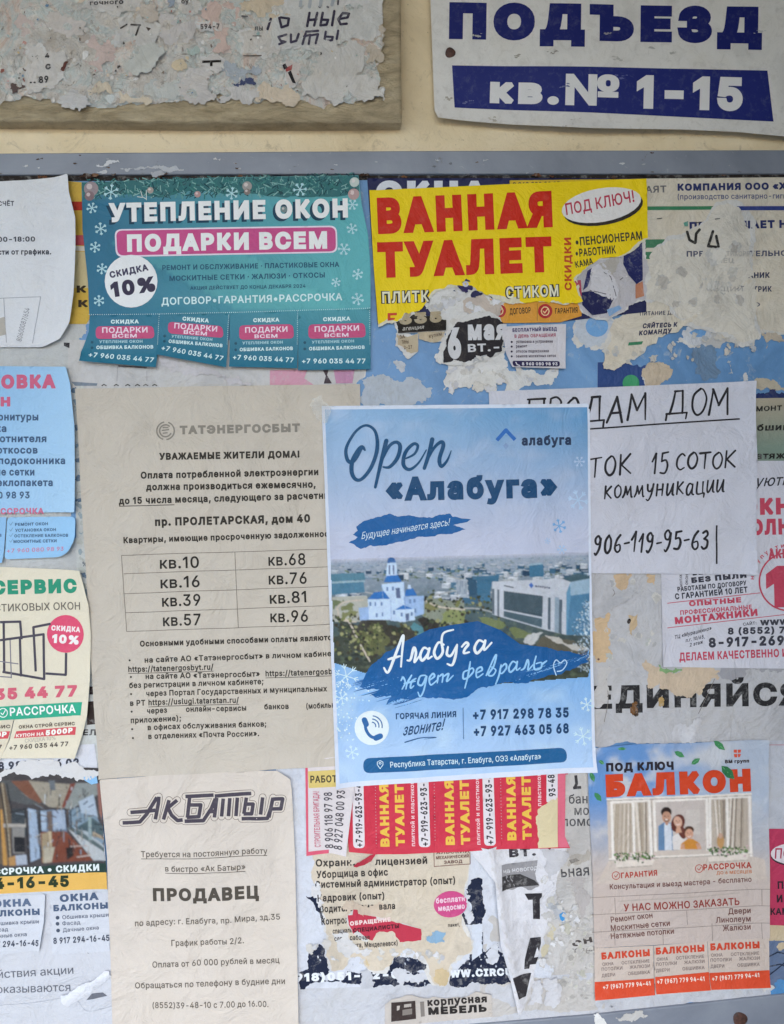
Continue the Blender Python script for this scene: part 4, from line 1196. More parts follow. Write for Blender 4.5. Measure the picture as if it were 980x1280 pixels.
def screw(x, y, r, h, seed):
    rnd = random.Random(seed)
    V, T = [], []
    ring = [(1, -.3), (.98, .4), (.75, .9), (0, 1.2)]
    n = 18
    for k, (q, z) in enumerate(ring):
        for i in range(n if q else 1):
            a = 2 * math.pi * i / n
            rr = r * q * (1 + .07 * math.sin(3 * a + seed))
            p = P([(x + rr * math.cos(a), y + rr * math.sin(a))], h)[0]
            p[1] -= z * .001
            V.append(p)
    for k in range(2):
        for i in range(n):
            j = (i + 1) % n
            T += [[k * n + i, k * n + j, (k + 1) * n + j], [k * n + i, (k + 1) * n + j, (k + 1) * n + i]]
    for i in range(n):
        T.append([2 * n + i, 2 * n + (i + 1) % n, 3 * n])
    return V, T
V, T = screw(925, 1274, 9, 6.5, 2)
link_mesh('screw_head', V, T, None, MAT['rust'], board, BO)
# chipped, rusting paint along the frame's lower lip
rnd = random.Random(5)
def chip(o, h, col):
    v, t = fill([o])
    link_mesh('paint_chip', P(v, h), t, [lin(col)] * len(v), MAT['oldink'], board, BO)
for (x, y, r) in [(52, 221, 7), (108, 220, 8), (118, 219, 5), (142, 218, 4), (197, 220, 8), (205, 217, 5), (455, 219, 6), (505, 221, 4), (672, 219, 6), (690, 220, 4), (768, 221, 5),
                  (820, 220, 3), (905, 219, 3), (300, 220, 3), (372, 221, 4), (100, 194, 2), (815, 191, 3)]:
    o, _ = torn([(x + r * rnd.uniform(.7, 1.3) * math.cos(a), y + .4 * r * rnd.uniform(.6, 1.2) * math.sin(a), 1) for a in np.linspace(0, 6.28, 7)[:-1]], rnd.randint(0, 999), .2, 1, 1.5)
    chip(o, 6.45, rnd.choice(['#3a2a22', '#5b3b28', '#4b3a30', '#6b4a33']))
for i in range(34):
    x, top = rnd.uniform(0, 980), rnd.random() < .7
    y = (rnd.uniform(197, 219) if top else rnd.uniform(1252, 1278) - (x - 800) * .08) if top or x > 620 else rnd.uniform(197, 219)
    r = rnd.uniform(.5, 1.8)
    o, _ = torn([(x + r * rnd.uniform(.6, 3.2) * math.cos(a), y + r * rnd.uniform(.4, .9) * math.sin(a), 1) for a in np.linspace(0, 6.28, 7)[:-1]], i, .22, 1, 1.2)
    chip(o, 6.5 if y < 300 else 6.75, rnd.choice(['#b9babd', '#a5a6ab', '#4a3a30', '#5f4a3a', '#c6c5c4', '#6d6f76']))
for (pts, col) in [([(120, 206), (145, 201), (150, 203), (128, 209)], '#c4c4c8'), ([(150, 211), (190, 209), (230, 212), (228, 213.5), (180, 212)], '#aeb0b5'), ([(120, 215), (132, 212), (134, 214)], '#b5b6ba'),
                   ([(46, 209), (50, 209), (49, 211)], '#bcbcc0'), ([(272, 199), (276, 198.5), (275, 201)], '#b5b5ba'), ([(188, 215), (200, 213), (206, 217), (196, 221)], '#a4a5aa'),
                   ([(742, 1268), (748, 1266), (758, 1279), (760, 1290), (752, 1288)], '#d6d4d2'), ([(768, 1272), (790, 1268), (810, 1270), (790, 1278)], '#b8b5b2')]:
    o, _ = torn(all_torn(pts), 3, .15, 1, 1.5)
    chip(o, 6.5 if pts[0][1] < 300 else 6.7, col)

# ------------------------------------------------------------------ upper left: thick plaster-edged panel crusted with old paper
def crust_mat():
    m, nt, b = _mat('old_paper_crust')
    g = nt.nodes.new('ShaderNodeNewGeometry')
    n1 = _noise(nt, 26, 6, .65, g.outputs['Position'], 1.2)
    c1 = _ramp(nt, n1.outputs[0], [(.28, lin('#bdb3a8')), (.42, lin('#d2ccc5')), (.5, lin('#c3c8c5')), (.58, lin('#d6cec6')), (.66, lin('#cdb6a8')), (.78, lin('#c6c5c3'))])
    n2 = _noise(nt, 95, 10, .75, g.outputs['Position'], 2.2)
    r2 = _ramp(nt, n2.outputs[0], [(.55, (0, 0, 0)), (.66, (.9,) * 3)])
    c = _mixc(nt, r2.outputs[0], c1.outputs[0], lin('#85786c'))
    n3 = _noise(nt, 60, 8, .7, g.outputs['Position'], 1.2)
    r3 = _ramp(nt, n3.outputs[0], [(.3, (.5,) * 3), (.42, (0, 0, 0))])
    c = _mixc(nt, r3.outputs[0], c, lin('#b89f86'))
    nt.links.new(c, b.inputs['Base Color'])
    b.inputs['Roughness'].default_value = .85
    b.inputs['Specular IOR Level'].default_value = .2
    n5 = _noise(nt, 70, 10, .7, g.outputs['Position'], 1.0)
    _bump(nt, b, n5.outputs[0], 1.0, .006)
    return m

def plaster_mat():
    m, nt, b = _mat('brown_plaster_edge')
    g = nt.nodes.new('ShaderNodeNewGeometry')
    mp = nt.nodes.new('ShaderNodeMapping')
    mp.inputs['Scale'].default_value = (1, 1, 3.2)
    nt.links.new(g.outputs['Position'], mp.inputs[0])
    n1 = _noise(nt, 35, 8, .7, mp.outputs[0], .8)
    c1 = _ramp(nt, n1.outputs[0], [(.28, lin('#a08e72')), (.5, lin('#c4b292')), (.72, lin('#d8c8aa'))])
    n3 = _noise(nt, 130, 6, .75, mp.outputs[0], 1.5)
    r3 = _ramp(nt, n3.outputs[0], [(.6, (0, 0, 0)), (.75, (.8,) * 3)])
    c = _mixc(nt, r3.outputs[0], c1.outputs[0], lin('#54452f'))
    nt.links.new(c, b.inputs['Base Color'])
    b.inputs['Roughness'].default_value = .85
    b.inputs['Specular IOR Level'].default_value = .2
    n5 = _noise(nt, 60, 10, .75, mp.outputs[0], .6)
    _bump(nt, b, n5.outputs[0], 1.0, .006)
    return m
MAT['crust'] = crust_mat()
MAT['plaster'] = plaster_mat()
PO = P([(220, 60)], 0)[0]
pan = bpy.data.objects.new('old_notice_panel', None)
COL.objects.link(pan)
pan.location = PO
tag(pan, 'old plaster edged panel at the top left crusted with scraped off paper', 'notice panel')
prism('plaster_slab', [(-160, -200), (497, -200), (499, 60), (500, 163), (250, 163.5), (-160, 160)], 0, 15, 2.2, MAT['plaster'], pan, .9, None, PO, 7)
o, o2 = torn([(-160, -190), (478, -190), (478, 25, 1), (478, 60, 1), (474, 95, 1), (479, 122, 1), (430, 128, 1), (380, 126, 1), (320, 130, 1), (260, 126, 1), (180, 130, 1), (110, 133, 1), (60, 124, 1), (0, 132), (-160, 130)], 4, .1, 2, 2.5)
v, t = fill([o], 3.2)
W = P(v, 15.2)
for i, (x, y) in enumerate(v):
    e = min(1, max(0, (132 - y) / 10))
    W[i, 1] -= .001 * (e * (.9 + 1.4 * noise.fractal(Vector((x / 30, y / 22, 7)), .8, 2.1, 6)) + .3)
link_mesh('paper_crust', W, t, None, MAT['crust'], pan, PO)

def lev(h):      # sheet level whose base height is h mm
    return (h - 4.4) / .5

# ------------------------------------------------------------------ scraps on the upper panel
def up_scrap(label, pts, col, seed, h=16.6, amp=.25, wr=(.8, 15), **k):
    return scrap('paper_scrap', label, all_torn(pts), lev(h), mix(col, '#d0c9c2', .42) if lin(col)[1] > .14 else col, seed, amp=amp, wr=wr, group='torn scraps on the old panel', core=1.5, step=4, lim=1.8, **k)
z1 = zm(0, 0, 5.765)
z2 = zm(160, 0, 5.765)
z3 = zm(320, 0, 5.158)
up_scrap('upright faded pink smear of paper at the left of the crusted panel', z1((110, 150), (180, 110), (240, 160), (235, 260), (190, 300), (200, 380), (150, 400), (120, 300)), '#b39c98', 11)
up_scrap('faded coral pink paper patch in the middle left of the crusted panel', z1((620, 260), (700, 290), (790, 270), (830, 330), (820, 440), (740, 520), (640, 520), (610, 440), (690, 400), (640, 340)), '#b89a94', 12)
up_scrap('large salmon pink paper patch near the top of the crusted panel', z2((540, 60), (600, 10), (720, 10), (800, 50), (830, 130), (790, 200), (720, 240), (750, 330), (690, 390), (600, 380), (560, 300), (620, 220), (560, 140)), '#b58f84', 13, h=16.9)
up_scrap('small teal paper fleck on the crusted panel', z2((420, 350), (490, 330), (520, 350), (480, 400), (430, 390)), '#84a5a0', 14, h=17)
up_scrap('yellowish bare patch torn open near the small teal fleck', z2((320, 450), (390, 410), (440, 420), (425, 480), (380, 510), (330, 500)), '#c0a878', 15, h=17)
up_scrap('pale ochre patch at the top right of the crusted panel', z2((800, 30), (880, 0), (1090, -10), (1200, 30), (1180, 100), (1080, 130), (950, 125), (860, 90)), '#b79f78', 16, h=16.8)
up_scrap('blurred dark blue printed scrap with a torn lower edge', z2((670, 480), (780, 460), (920, 455), (940, 540), (850, 560), (720, 550)), '#7088a0', 17, h=17.1)
up_scrap('narrow navy sliver under the blurred blue scrap', z2((750, 600), (830, 565), (910, 590), (920, 610), (850, 595), (770, 620)), '#454c6c', 18, h=17.3)
up_scrap('small bright blue sticker remnant at the top of the panel', z2((285, 0), (345, -5), (340, 45), (290, 55)), '#54799c', 19, h=17.1)
up_scrap('dark brown triangular fragment at the lower left of the panel', z1((85, 600), (190, 595), (150, 640), (85, 675)), '#5a4a48', 20, h=17)
up_scrap('thin dark red stick of paper at the centre left of the panel', z1((415, 510), (500, 415), (522, 425), (440, 518)), '#5e3a34', 21, h=17.2)
up_scrap('rounded grey white tag hanging over the lower edge of the panel', z1((430, 690), (500, 660), (600, 690), (655, 740), (620, 780), (520, 790), (440, 770)), '#aeb0b6', 22, h=17.6, curl=[corner(97, 135, 22, 2.0)])
up_scrap('cream bare strip along the bottom of the crusted panel', z1((590, 640), (680, 615), (800, 640), (900, 680), (1000, 640), (1100, 720), (1000, 740), (860, 740), (640, 690)), '#c4b294', 23, h=16.7)
up_scrap('pale grey green torn flap with a lifted lower lip', z2((60, 320), (220, 330), (255, 400), (200, 470), (110, 530), (20, 520), (-20, 440)), '#aeb4b0', 24, h=17.4, curl=[edge(160 + 110 / 5.765, 92, 160 + 255 / 5.765, 70, 14, 1.8)])
up_scrap('wide grey lilac torn layer right of the brown corner', z2((230, 90), (330, 110), (500, 130), (490, 230), (440, 300), (260, 300), (215, 200)), '#aba7a9', 25, h=17)
up_scrap('beige brown folded corner near the top of the crusted panel', z2((40, 170), (100, 10), (200, 40), (215, 110), (180, 165)), '#a29486', 26, h=17.5, curl=[corner(168, 29, 20, 1.6)])
up_scrap('pale pink torn layer under the number scrap at the panel left', z1((330, 120), (480, 110), (610, 150), (620, 260), (480, 280), (390, 230)), '#b3aba8', 27, h=16.9)
up_scrap('grey white layer along the bottom of the panel under the cross mark', z2((430, 480), (560, 470), (620, 520), (640, 700), (560, 740), (430, 730)), '#b2aeae', 28, h=17)
up_scrap('grey white layer under the navy sliver', z2((650, 640), (760, 620), (930, 610), (950, 700), (860, 750), (660, 740)), '#b3b1b2', 29, h=16.9)
up_scrap('greenish grey torn strip near the bottom middle of the panel', z2((140, 600), (250, 560), (400, 590), (410, 690), (300, 720), (200, 740), (140, 690)), '#a6aead', 30, h=16.8)

# lettered remnants
m = up_scrap('white torn remnant with big purple handwriting in capitals', z3((220, -40), (810, -40), (815, 110), (790, 170), (730, 260), (640, 240), (560, 270), (440, 290), (300, 300), (110, 290), (90, 180), (140, 110), (225, 100)), '#b2b5b5', 31, h=17.2, bare=False)
k = m.ink('handwriting')
def zs(z, lines):
    return [z(*l) for l in lines]
k.strokes(zs(z3, [[(150, 118), (165, 180)], [(165, 180), (205, 165), (212, 120), (160, 115)], [(95, 120), (75, 190)],
                  [(345, 85), (330, 170)], [(395, 85), (375, 165)], [(340, 130), (390, 125)], [(430, 85), (415, 165), (455, 160), (465, 130), (425, 128)], [(505, 75), (490, 165)],
                  [(535, 125), (590, 115), (600, 90), (560, 85), (530, 125), (545, 160), (585, 155)]]), 3.2, '#3b3646', cap='round')
k.strokes(zs(z3, [[(195, 225), (145, 240), (160, 265), (190, 270), (150, 285)], [(225, 225), (225, 275), (260, 265), (275, 220)], [(320, 215), (300, 285)], [(310, 235), (350, 225), (340, 285)], [(350, 230), (400, 222), (385, 280)],
                  [(325, 205), (400, 200)], [(450, 205), (440, 265), (490, 262), (495, 240), (445, 235)], [(530, 200), (520, 255)]]), 3.0, '#454050')
k.strokes(zs(z3, [[(290, 10), (285, 40)], [(350, 0), (345, 45)], [(420, 0), (415, 40)], [(500, -5), (490, 35)]]), 4, '#9fa3a8')
k.strokes(zs(z3, [[(408, 46), (412, 50)], [(460, 46), (465, 50)], [(530, 5), (528, 30)]]), 2.4, '#55525a')
up_scrap('grey lower layer with a lifted white corner at the panel right', z3((290, 540), (360, 430), (480, 470), (700, 490), (725, 500), (815, 600), (820, 660), (700, 658), (560, 655), (450, 640), (300, 620)), '#b7b6b5', 32, h=17.6,
         curl=[corner(478, 126, 26, 3.0), edge(390, 96, 455, 97, 12, .8)])
up_scrap('grey cockled layer under the purple handwriting', z3((380, 300), (500, 280), (640, 260), (700, 330), (700, 430), (650, 490), (520, 490), (400, 480), (360, 420)), '#b0b0b0', 33, h=17.3, wr=(.8, 20))
up_scrap('brown bare patch beside the right edge of the panel', z3((690, 270), (760, 220), (800, 150), (812, 260), (800, 330), (815, 400), (720, 420), (710, 330)), '#a08f78', 34, h=16.8)
up_scrap('tan stained patch at the lower right of the panel', z3((10, 570), (120, 560), (230, 560), (300, 610), (280, 650), (10, 660)), '#bfa98a', 35, h=17)
up_scrap('torn remnant with a red and black printed figure', z3((165, 410), (240, 400), (290, 440), (270, 520), (250, 560), (190, 480)), '#b5aaa6', 36, h=17.4, bare=False)
k = THINGS[-1].ink('printed_figure')
k.poly(z3((170, 420), (190, 410), (205, 440), (180, 450)), '#2a2426')
k.poly(z3((190, 440), (235, 415), (230, 450), (195, 465)), '#9a4a48')
k.poly(z3((205, 470), (225, 455), (258, 540), (235, 535)), '#242226')
s = up_scrap('printed remnant with black figures and letters at the left of the panel', z1((190, 330), (420, 380), (480, 470), (390, 640), (160, 690), (165, 560), (250, 440)), '#b5b2b0', 37, h=17.2, bare=False)
k = s.ink('printed_letters')
k.text('89', *z1((282, 600))[0], *z1((352, 595))[0], 8.5, '#3c3838', .03)
k.text('4', *z1((325, 420))[0], *z1((358, 415))[0], 6, '#3c3838', .04)
k.text('с', *z1((330, 505))[0], *z1((372, 498))[0], 9, '#4a4646', .04)
k.text('..', *z1((215, 603))[0], *z1((258, 600))[0], 8, '#3c3838', .04)
s = up_scrap('grey remnant with a drawn seven and black dots', z1((860, 170), (1060, 140), (1160, 190), (1130, 260), (1000, 330), (840, 330), (850, 230)), '#b1b0af', 38, h=17.3, bare=False)
k = s.ink('printed_letters')
k.strokes(zs(z2, [[(25, 182), (90, 184)], [(84, 184), (58, 255)]]), 2.2, '#3e3836')
k.strokes([z1((870, 205), (915, 180))], 2, '#3e3836')
k.poly(z2((130, 195), (165, 205), (145, 225)), '#4c423e')
s = up_scrap('pale strip with a phone number fragment on the salmon patch', z2((490, 170), (560, 165), (680, 170), (680, 225), (520, 230)), '#b7a7a2', 39, h=17.3, bare=False)
k = s.ink('printed_letters')
k.text('594-7', *z2((522, 212))[0], *z2((660, 208))[0], 6.5, '#4a4242', .03)
s = up_scrap('torn strip of small print along the top of the panel', z1((640, -30), (1000, -40), (1010, 50), (900, 80), (700, 60), (560, 50)), '#b3b0ae', 40, h=17.1, bare=False)
k = s.ink('printed_letters')
k.text('гочного', *z1((650, 42))[0], *z1((890, 28))[0], 6, '#4a4646', .03)
s = up_scrap('white remnant with a black cross bar mark', z2((520, 420), (700, 415), (690, 500), (610, 510), (560, 500)), '#b6b3b2', 41, h=17.4, bare=False)
k = s.ink('printed_letters')
k.strokes(zs(z2, [[(535, 445), (672, 442)], [(600, 445), (600, 478)]]), 3.2, '#26211f', cap='butt')
s = up_scrap('pale remnant with tiny letters near the tan patch', z2((800, 240), (960, 200), (1090, 180), (1130, 330), (1000, 400), (830, 380)), '#b4b0ac', 42, h=17.2, bare=False)
k = s.ink('printed_letters')
k.text('пы', *z2((915, 222))[0], *z2((972, 222))[0], 6.5, '#4a4848', .02)
k.strokes([z2((900, 262), (960, 262))], 1, '#4a4848')
k.strokes([z2((820, 118), (860, 120))], 1.6, '#4a4040')
k.strokes([z2((835, 400), (960, 402))], 1.4, '#6c6058')
s = up_scrap('small white remnant with a curling mark at the top', z2((350, 0), (500, -10), (520, 60), (430, 100), (360, 60)), '#b3b0ab', 43, h=17.3, bare=False)
k = s.ink('printed_letters')
k.text('оу', *z2((385, 28))[0], *z2((440, 26))[0], 6, '#4a4646', .03)
crust = ['#cfc9c4', '#c3bdb8', '#d2cbc3', '#c2c5c2', '#ccbdb6', '#cfc0ae', '#bfb8b2', '#d3d0cd', '#c4c8c7', '#b8ada3']
residue('paper_residue', 'countless torn paper flakes crusted over the old panel', [(0, 0), (325, 0), (335, 62), (478, 64), (478, 120), (300, 128), (0, 128)], 230, crust, (2, 9), lev(16.0), 8, .2)

residue('paper_residue', 'countless tiny dark and coloured paper specks on the old panel', [(0, 0), (325, 0), (335, 62), (478, 64), (478, 118), (300, 126), (0, 124)], 110, ['#4a403c', '#6a5a50', '#8a5a50', '#5f7c98', '#8fa6a4', '#b98d84', '#3c3634', '#c4ad84', '#d8d5d2', '#d8d5d2', '#7a6c62'], (.8, 3.4), lev(17.2), 9, .3)

# ------------------------------------------------------------------ entrance sign
S = Sheet('entrance_sign', 'white and navy metal sign giving the entrance and flat numbers', 'sign',
          [(536, -60), (538, 0), (541, 80), (543, 140), (547, 149), (590, 153), (640, 157), (740, 162), (850, 163), (920, 166), (990, 173), (1100, 180), (1100, -60)],
          lev(7), '#cfccc8', [edge(640, 160, 980, 172, 26, 2.4), corner(543, 150, 60, 2.0), fold(700, 0, 720, 170, 60, .8)], (.5, 150), 8, None, 'plate', 'plateink', 'plate')
k = S.ink('letters')
k.text('ПОДЪЕЗД', 561, 49, 952, 55, 46, '#181f60', .066)
b = S.ink('number_band')
b.poly([(565, 82), (760, 84.5), (959, 88.5), (967, 152), (770, 142.5), (568, 135)], '#20286a')
k = S.ink('band_letters')
k.z = .2
k.text('кв.', 612, 129, 698, 131.5, 34, '#d2d0d0', .05)
k.text('№', 706, 132, 773, 133.5, 39, '#d2d0d0', .026)
k.text('1-15', 795, 136, 928, 139, 42, '#d2d0d0', .05)
k = S.ink('dirt_marks')
k.z = .25
rnd = random.Random(3)
for (x, y, a, c) in [(690, 66, 14, '#8f8a84'), (648, 69, 9, '#9a958c'), (597, 46, 12, '#a4a29e'), (700, 108, 16, '#6a6d90'), (775, 95, 10, '#55598a'), (585, 128, 12, '#5e6188'), (560, 124, 8, '#a39c92'),
                     (840, 66, 5, '#a5a39e'), (770, 74, 8, '#aeaca8'), (700, 152, 60, '#b3aea8'), (620, 148, 30, '#a9a398'), (815, 60, 4, '#a8a6a2'), (950, 40, 8, '#b0afb0'), (757, 42, 4, '#8d8a8a')]:
    for j in range(5):
        cx, cy = x + rnd.gauss(0, a * .4), y + rnd.gauss(0, a * .14)
        r = rnd.uniform(.6, 2.6)
        o, _ = torn([(cx + r * rnd.uniform(.7, 2) * math.cos(q), cy + r * rnd.uniform(.3, .7) * math.sin(q), 1) for q in np.linspace(0, 6.28, 7)[:-1]], rnd.randint(0, 999), .25, 1, 1.2)
        k.poly(o, c)
V, T = screw(562.7, 66, 6.5, 7.1, 1)
link_mesh('rivet', V, T, None, MAT['rust'], S.root, S.origin)

# ================================================================== papers on the lower board
WHITE = '#c9cad0'
# ---- base layer of old paper under everything on the left and in the middle
def old_layer(label, pts, col, l, seed, core=3, **k):
    return scrap('pasted_paper', label, pts, l, col, seed, 'pasted paper', group='old pasted layers', core=core, **k)
old_layer('greyish white old layer between the left flyers and the long notice', [(-60, 400), (132, 400, 1), (136, 700, 1), (140, 1000), (-60, 1000)], '#b3b4b4', 0, 51, wr=(.5, 22))
T0 = old_layer('white cockled layer showing between the teal flyer and the long notice', [(85, 425), (462, 425), (455, 470, 1), (430, 500), (85, 500)], '#bab8b8', .3, 52, wr=(.7, 26), bare=False)
k = T0.ink('printed_mark')
k.next().poly(zm(270, 420, 4.9)((330, 210), (560, 205), (540, 260), (600, 300), (330, 300)), '#c592a4')
k.next().poly(zm(270, 420, 4.9)((720, 205), (850, 205), (835, 290), (735, 290)), '#b787a3')
k.up()
k.next().poly(zm(270, 420, 4.9)((655, 210), (690, 208), (680, 240), (710, 290), (660, 292), (672, 245)), '#4b4146')
k.next().poly(zm(80, 420, 4.9)((0, 40), (35, 42), (33, 75), (0, 60)), '#2e2c30')
k.next().poly(zm(80, 420, 4.9)((45, 280), (205, 290), (200, 305), (70, 305)), '#76808c')
k.next().poly(zm(80, 420, 4.9)((330, 178), (510, 190), (505, 198), (335, 190)), '#6a6468')
k.next().strokes([zm(80, 420, 4.9)((328, 190), (325, 275)), zm(80, 420, 4.9)((508, 215), (508, 275))], .7, '#9a979a')
for i, x in enumerate((245, 320, 390, 450, 500, 555)):
    k.next().stroke(zm(80, 420, 4.9)((x - 12, 304), (x, 297), (x + 14, 304)), 1.3, '#4a4744')
s = old_layer('torn white strip rolling down under the teal flyer tabs', all_torn(zm(80, 420, 4.9)((570, 130), (700, 160), (900, 200), (1060, 240), (1150, 300), (1000, 300), (820, 240), (620, 190))), '#bcb8bb', .8, 53, curl=[edge(200, 452, 300, 478, 9, 1.5)])
s = old_layer('upright white strip with black lettering beside the cream service flyer', [(92, 480), (104, 480), (120, 700), (126, 970), (100, 970)], '#b9bbb9', .5, 54, bare=False, wr=(.4, 18))
k = s.ink('printed_mark')
rnd = random.Random(4)
for i in range(26):
    y = 490 + i * 11 + rnd.uniform(-3, 3)
    x = 93 + (y - 480) * .036
    o, _ = torn([(x + rnd.uniform(-2, 6) + 3 * math.cos(a), y + 4 * math.sin(a), 1) for a in (0, 1.2, 2.5, 3.7, 5)], i, .2, 1, 1.5)
    k.next().poly(o, rnd.choice(['#6f8494', '#8a969c', '#5d6f82', '#a4a6a0']))
k.next().poly([(112, 858), (119, 858), (119, 868), (112, 868)], '#33292b')
k.next().poly([(109, 877), (120, 876), (120, 905), (109, 906)], '#332a28')
k.next().text('ЕЛ', 104, 919, 120, 919, 7.5, '#3c3838', .03)
k.next().text('%', 103, 708, 109, 708, 6, '#6a7078', .02)

# ---- yellow and red remnant behind the top left notice
s = Sheet('flyer_remnant', 'narrow yellow and red flyer edge between white notice and teal flyer', 'flyer remnant',
          [(80, 226), (104, 228), (112, 300), (114, 395), (108, 405), (84, 405)], .6, '#c3a24a', (), (.2, 30))
k = s.ink('printed_bands')
k.poly([(80, 252), (106, 252), (107, 263), (80, 263)], '#a8382c')
k.poly([(80, 294), (110, 294), (110, 307), (80, 306)], '#b45058')
k.poly([(80, 307), (110, 308), (110, 314), (80, 313)], '#c9c1b4')
k.poly([(80, 314), (110, 315), (113, 360), (80, 360)], '#bdae86')
k.up()
k.text('К', 96, 366, 108, 366, 9, '#3a2f22', .05)
k.text('К', 98, 384, 110, 384, 9, '#3a2f22', .05)

# ---- white notice, top left corner
z = zm(0, 210, 3.92)
s = Sheet('paper_notice', 'plain white work schedule notice curling off at the top left edge', 'notice',
          round_poly([(-60, 228), (0, 227), (38, 224.5), (87, 219.7), (88, 241), (97, 274), (97, 312), (95, 368), (89, 404), (76, 424), (55, 434), (0, 434), (-60, 432)], 3, 3),
          5, '#cdced2', [edge(96, 220, 95, 430, 34, 5.5), corner(66, 436, 48, 3), corner(88, 220, 30, 2)], (.6, 50), creases=(6, 8, 16))
k = s.ink('printed_lines')
k.text('РАСЧЁТ', -12, 258, 18, 257.5, 6, '#4a4c55', .022)
k.text('5:00-7:00-18:00', -42, 303, 44, 302, 6.2, '#40424c', .03)
k.text('независимости от графика.', -55, 319, 64, 318, 6.8, '#3e404a', .03)
k = s.ink('stamp_box')
k.strokes([[(0, 373), (51, 371)], [(51, 371), (41, 429)], [(5, 373), (8, 428)]], .7, '#8d8f98')
k.text('80600087/654', 26.5, 427, 37.5, 386, 6.5, '#73757e', .0)
k.poly([(0, 398), (6, 396), (8, 418), (0, 420)], '#a9a39b')

# ---- teal window insulation flyer with four tear-off tabs
def teal(x, y):
    t = (x - 102) / 360
    c = mix('#2c6884', '#59a4aa', t * 1.25 - .1)
    if y < 250:
        c = mix('#5d8f92', c, (y - 226) / 26)
    c = mix(c, '#2a6a84', max(0, (y - 372) / 60) * (1 - .4 * t))
    u = x - 1.9 * (y - 330)
    if 190 < u < 330 and 300 < y < 385:
        c = mix(c, '#6dbfba', .25)
    return c
FL = Sheet('window_flyer', 'teal snowflake flyer for window insulation with four fringed tear tabs', 'flyer',
           [(102, 228), (270, 222), (448, 219), (452, 256), (460, 294), (463, 337), (463, 387), (373, 389.5), (287, 392), (200, 393.5), (112, 394.5), (110, 353), (103, 286)],
           5, teal, [edge(460, 220, 463, 390, 26, 1.6), corner(102, 390, 60, 1.5), fold(330, 220, 250, 390, 40, .5)], (.3, 90), 7, None, 'gloss', 'glossink')
k = FL.ink('pine_garland')
rnd = random.Random(12)
o, _ = torn([(102.5, 228.5), (270, 222.6), (447.6, 219.8), (449, 240, 1), (380, 247, 1), (290, 243, 1), (200, 247, 1), (150, 243, 1), (104, 250, 1)], 5, .035)
k.poly(o, '#2f6468')
k.up(.02)
for i in range(620):
    x = rnd.uniform(108, 446)
    y = rnd.uniform(224, 248) - (x - 102) * .025
    if 132 < x < 190 and y > 243: continue
    a = rnd.uniform(.2, 2.9)
    L = rnd.uniform(4, 10)
    x2, y2 = x + L * math.cos(a), y + L * math.sin(a) * .8
    if x2 > 446 or x2 < 105 or y2 > 262 or y2 < 223.5 - (x2 - 102) * .02: continue
    k.stroke([(x, y), (x2, y2)], rnd.uniform(.7, 1.5), rnd.choice(['#1f5054', '#2f6c6a', '#18424a', '#5a8f8c', '#7aa39f', '#153c44', '#3a7672']), cap='butt')
k = FL.ink('ornaments')
k.z = .16
for (x, y, r, c) in [(114, 236, 9, '#8f8286'), (112, 245, 6, '#7d686c'), (188, 238, 4, '#9c918a'), (247, 243, 4, '#a98a88'), (309, 233, 6, '#948f8c'), (309, 240, 4, '#7b706c'), (442, 243, 7, '#a98e8c'), (443, 228, 6, '#b3bdb8'), (355, 262, 4, '#6f7f80')]:
    k.next().poly(ell(x, y, r), c)
    k.up(.01)
    k.poly(ell(x - r * .25, y - r * .3, r * .4), mix(c, '#d8ccca', .6))
k.strokes([[(176, 239), (178, 246), (183, 249)], [(172, 246), (178, 247)], [(183, 238), (183, 250)]], 1, '#bcc8c4')
k = FL.ink('snowflakes')
k.z = .18
for (x, y, r) in [(139, 240, 10), (115, 260, 7), (126, 286, 8), (119, 309, 7), (127.5, 336, 7), (124, 376, 7), (290, 242, 8), (375, 237, 9), (440.5, 256, 7), (440, 286, 7), (430, 311.5, 8), (447, 343, 7), (420, 353, 6), (447, 374, 8)]:
    k.next().flake(x, y, r, '#a9cbd2', 1.2, rnd.uniform(0, 1))
k = FL.ink('headline')
k.z = .22
k.text('УТЕПЛЕНИЕ ОКОН', 136, 278, 435, 272, 24, '#173a50', .05, dx=-3.2, dy=3)
k.up()
k.text('УТЕПЛЕНИЕ ОКОН', 136, 278, 435, 272, 24, '#dfe6ec', .05)
k = FL.ink('pink_banner')
k.poly(round_poly([(143, 286.5), (421, 282), (422, 316), (145, 321.5)], 9), '#dccfdc')
k.up()
k.poly(round_poly([(145, 288.3), (419.3, 284), (420, 314.3), (147, 319.5)], 8), '#bb4a80')
k.up()
k.text('ПОДАРКИ ВСЕМ', 159, 315, 409, 311, 22, '#dfe2ea', .052)
k = FL.ink('discount_badge')
k.z = .3
k.poly(ell(164, 351.6, 33), '#dcdde4')
k.up()
k.text('СКИДКА', 138, 348, 186, 338, 8.3, '#3a3752', .04)
k.text('10%', 140, 372, 195, 364, 19, '#312c44', .055)
k = FL.ink('service_lines')
k.z = .2
k.text('РЕМОНТ И ОБСЛУЖИВАНИЕ · ПЛАСТИКОВЫЕ ОКНА', 203, 338, 424, 333.7, 6.4, '#21506a', .022)
k.text('МОСКИТНЫЕ СЕТКИ · ЖАЛЮЗИ · ОТКОСЫ', 212, 351.4, 406, 347, 6.5, '#21506a', .022)
k.text('АКЦИЯ ДЕЙСТВУЕТ ДО КОНЦА ДЕКАБРЯ 2024', 238, 362.6, 382, 359.7, 4.5, '#21506a', .02)
k.text('ДОГОВОР•ГАРАНТИЯ•РАССРОЧКА', 202, 381.5, 428, 375.5, 9.3, '#c6dde3', .02)
for q in ([(112, 393.5), (200, 392.5), (287, 390.8), (373, 388), (462, 385.5)],):
    for p in densify(q, 2.6, False):
        k.poly(ell(p[0], p[1], .55, n=6), '#c7dcde')

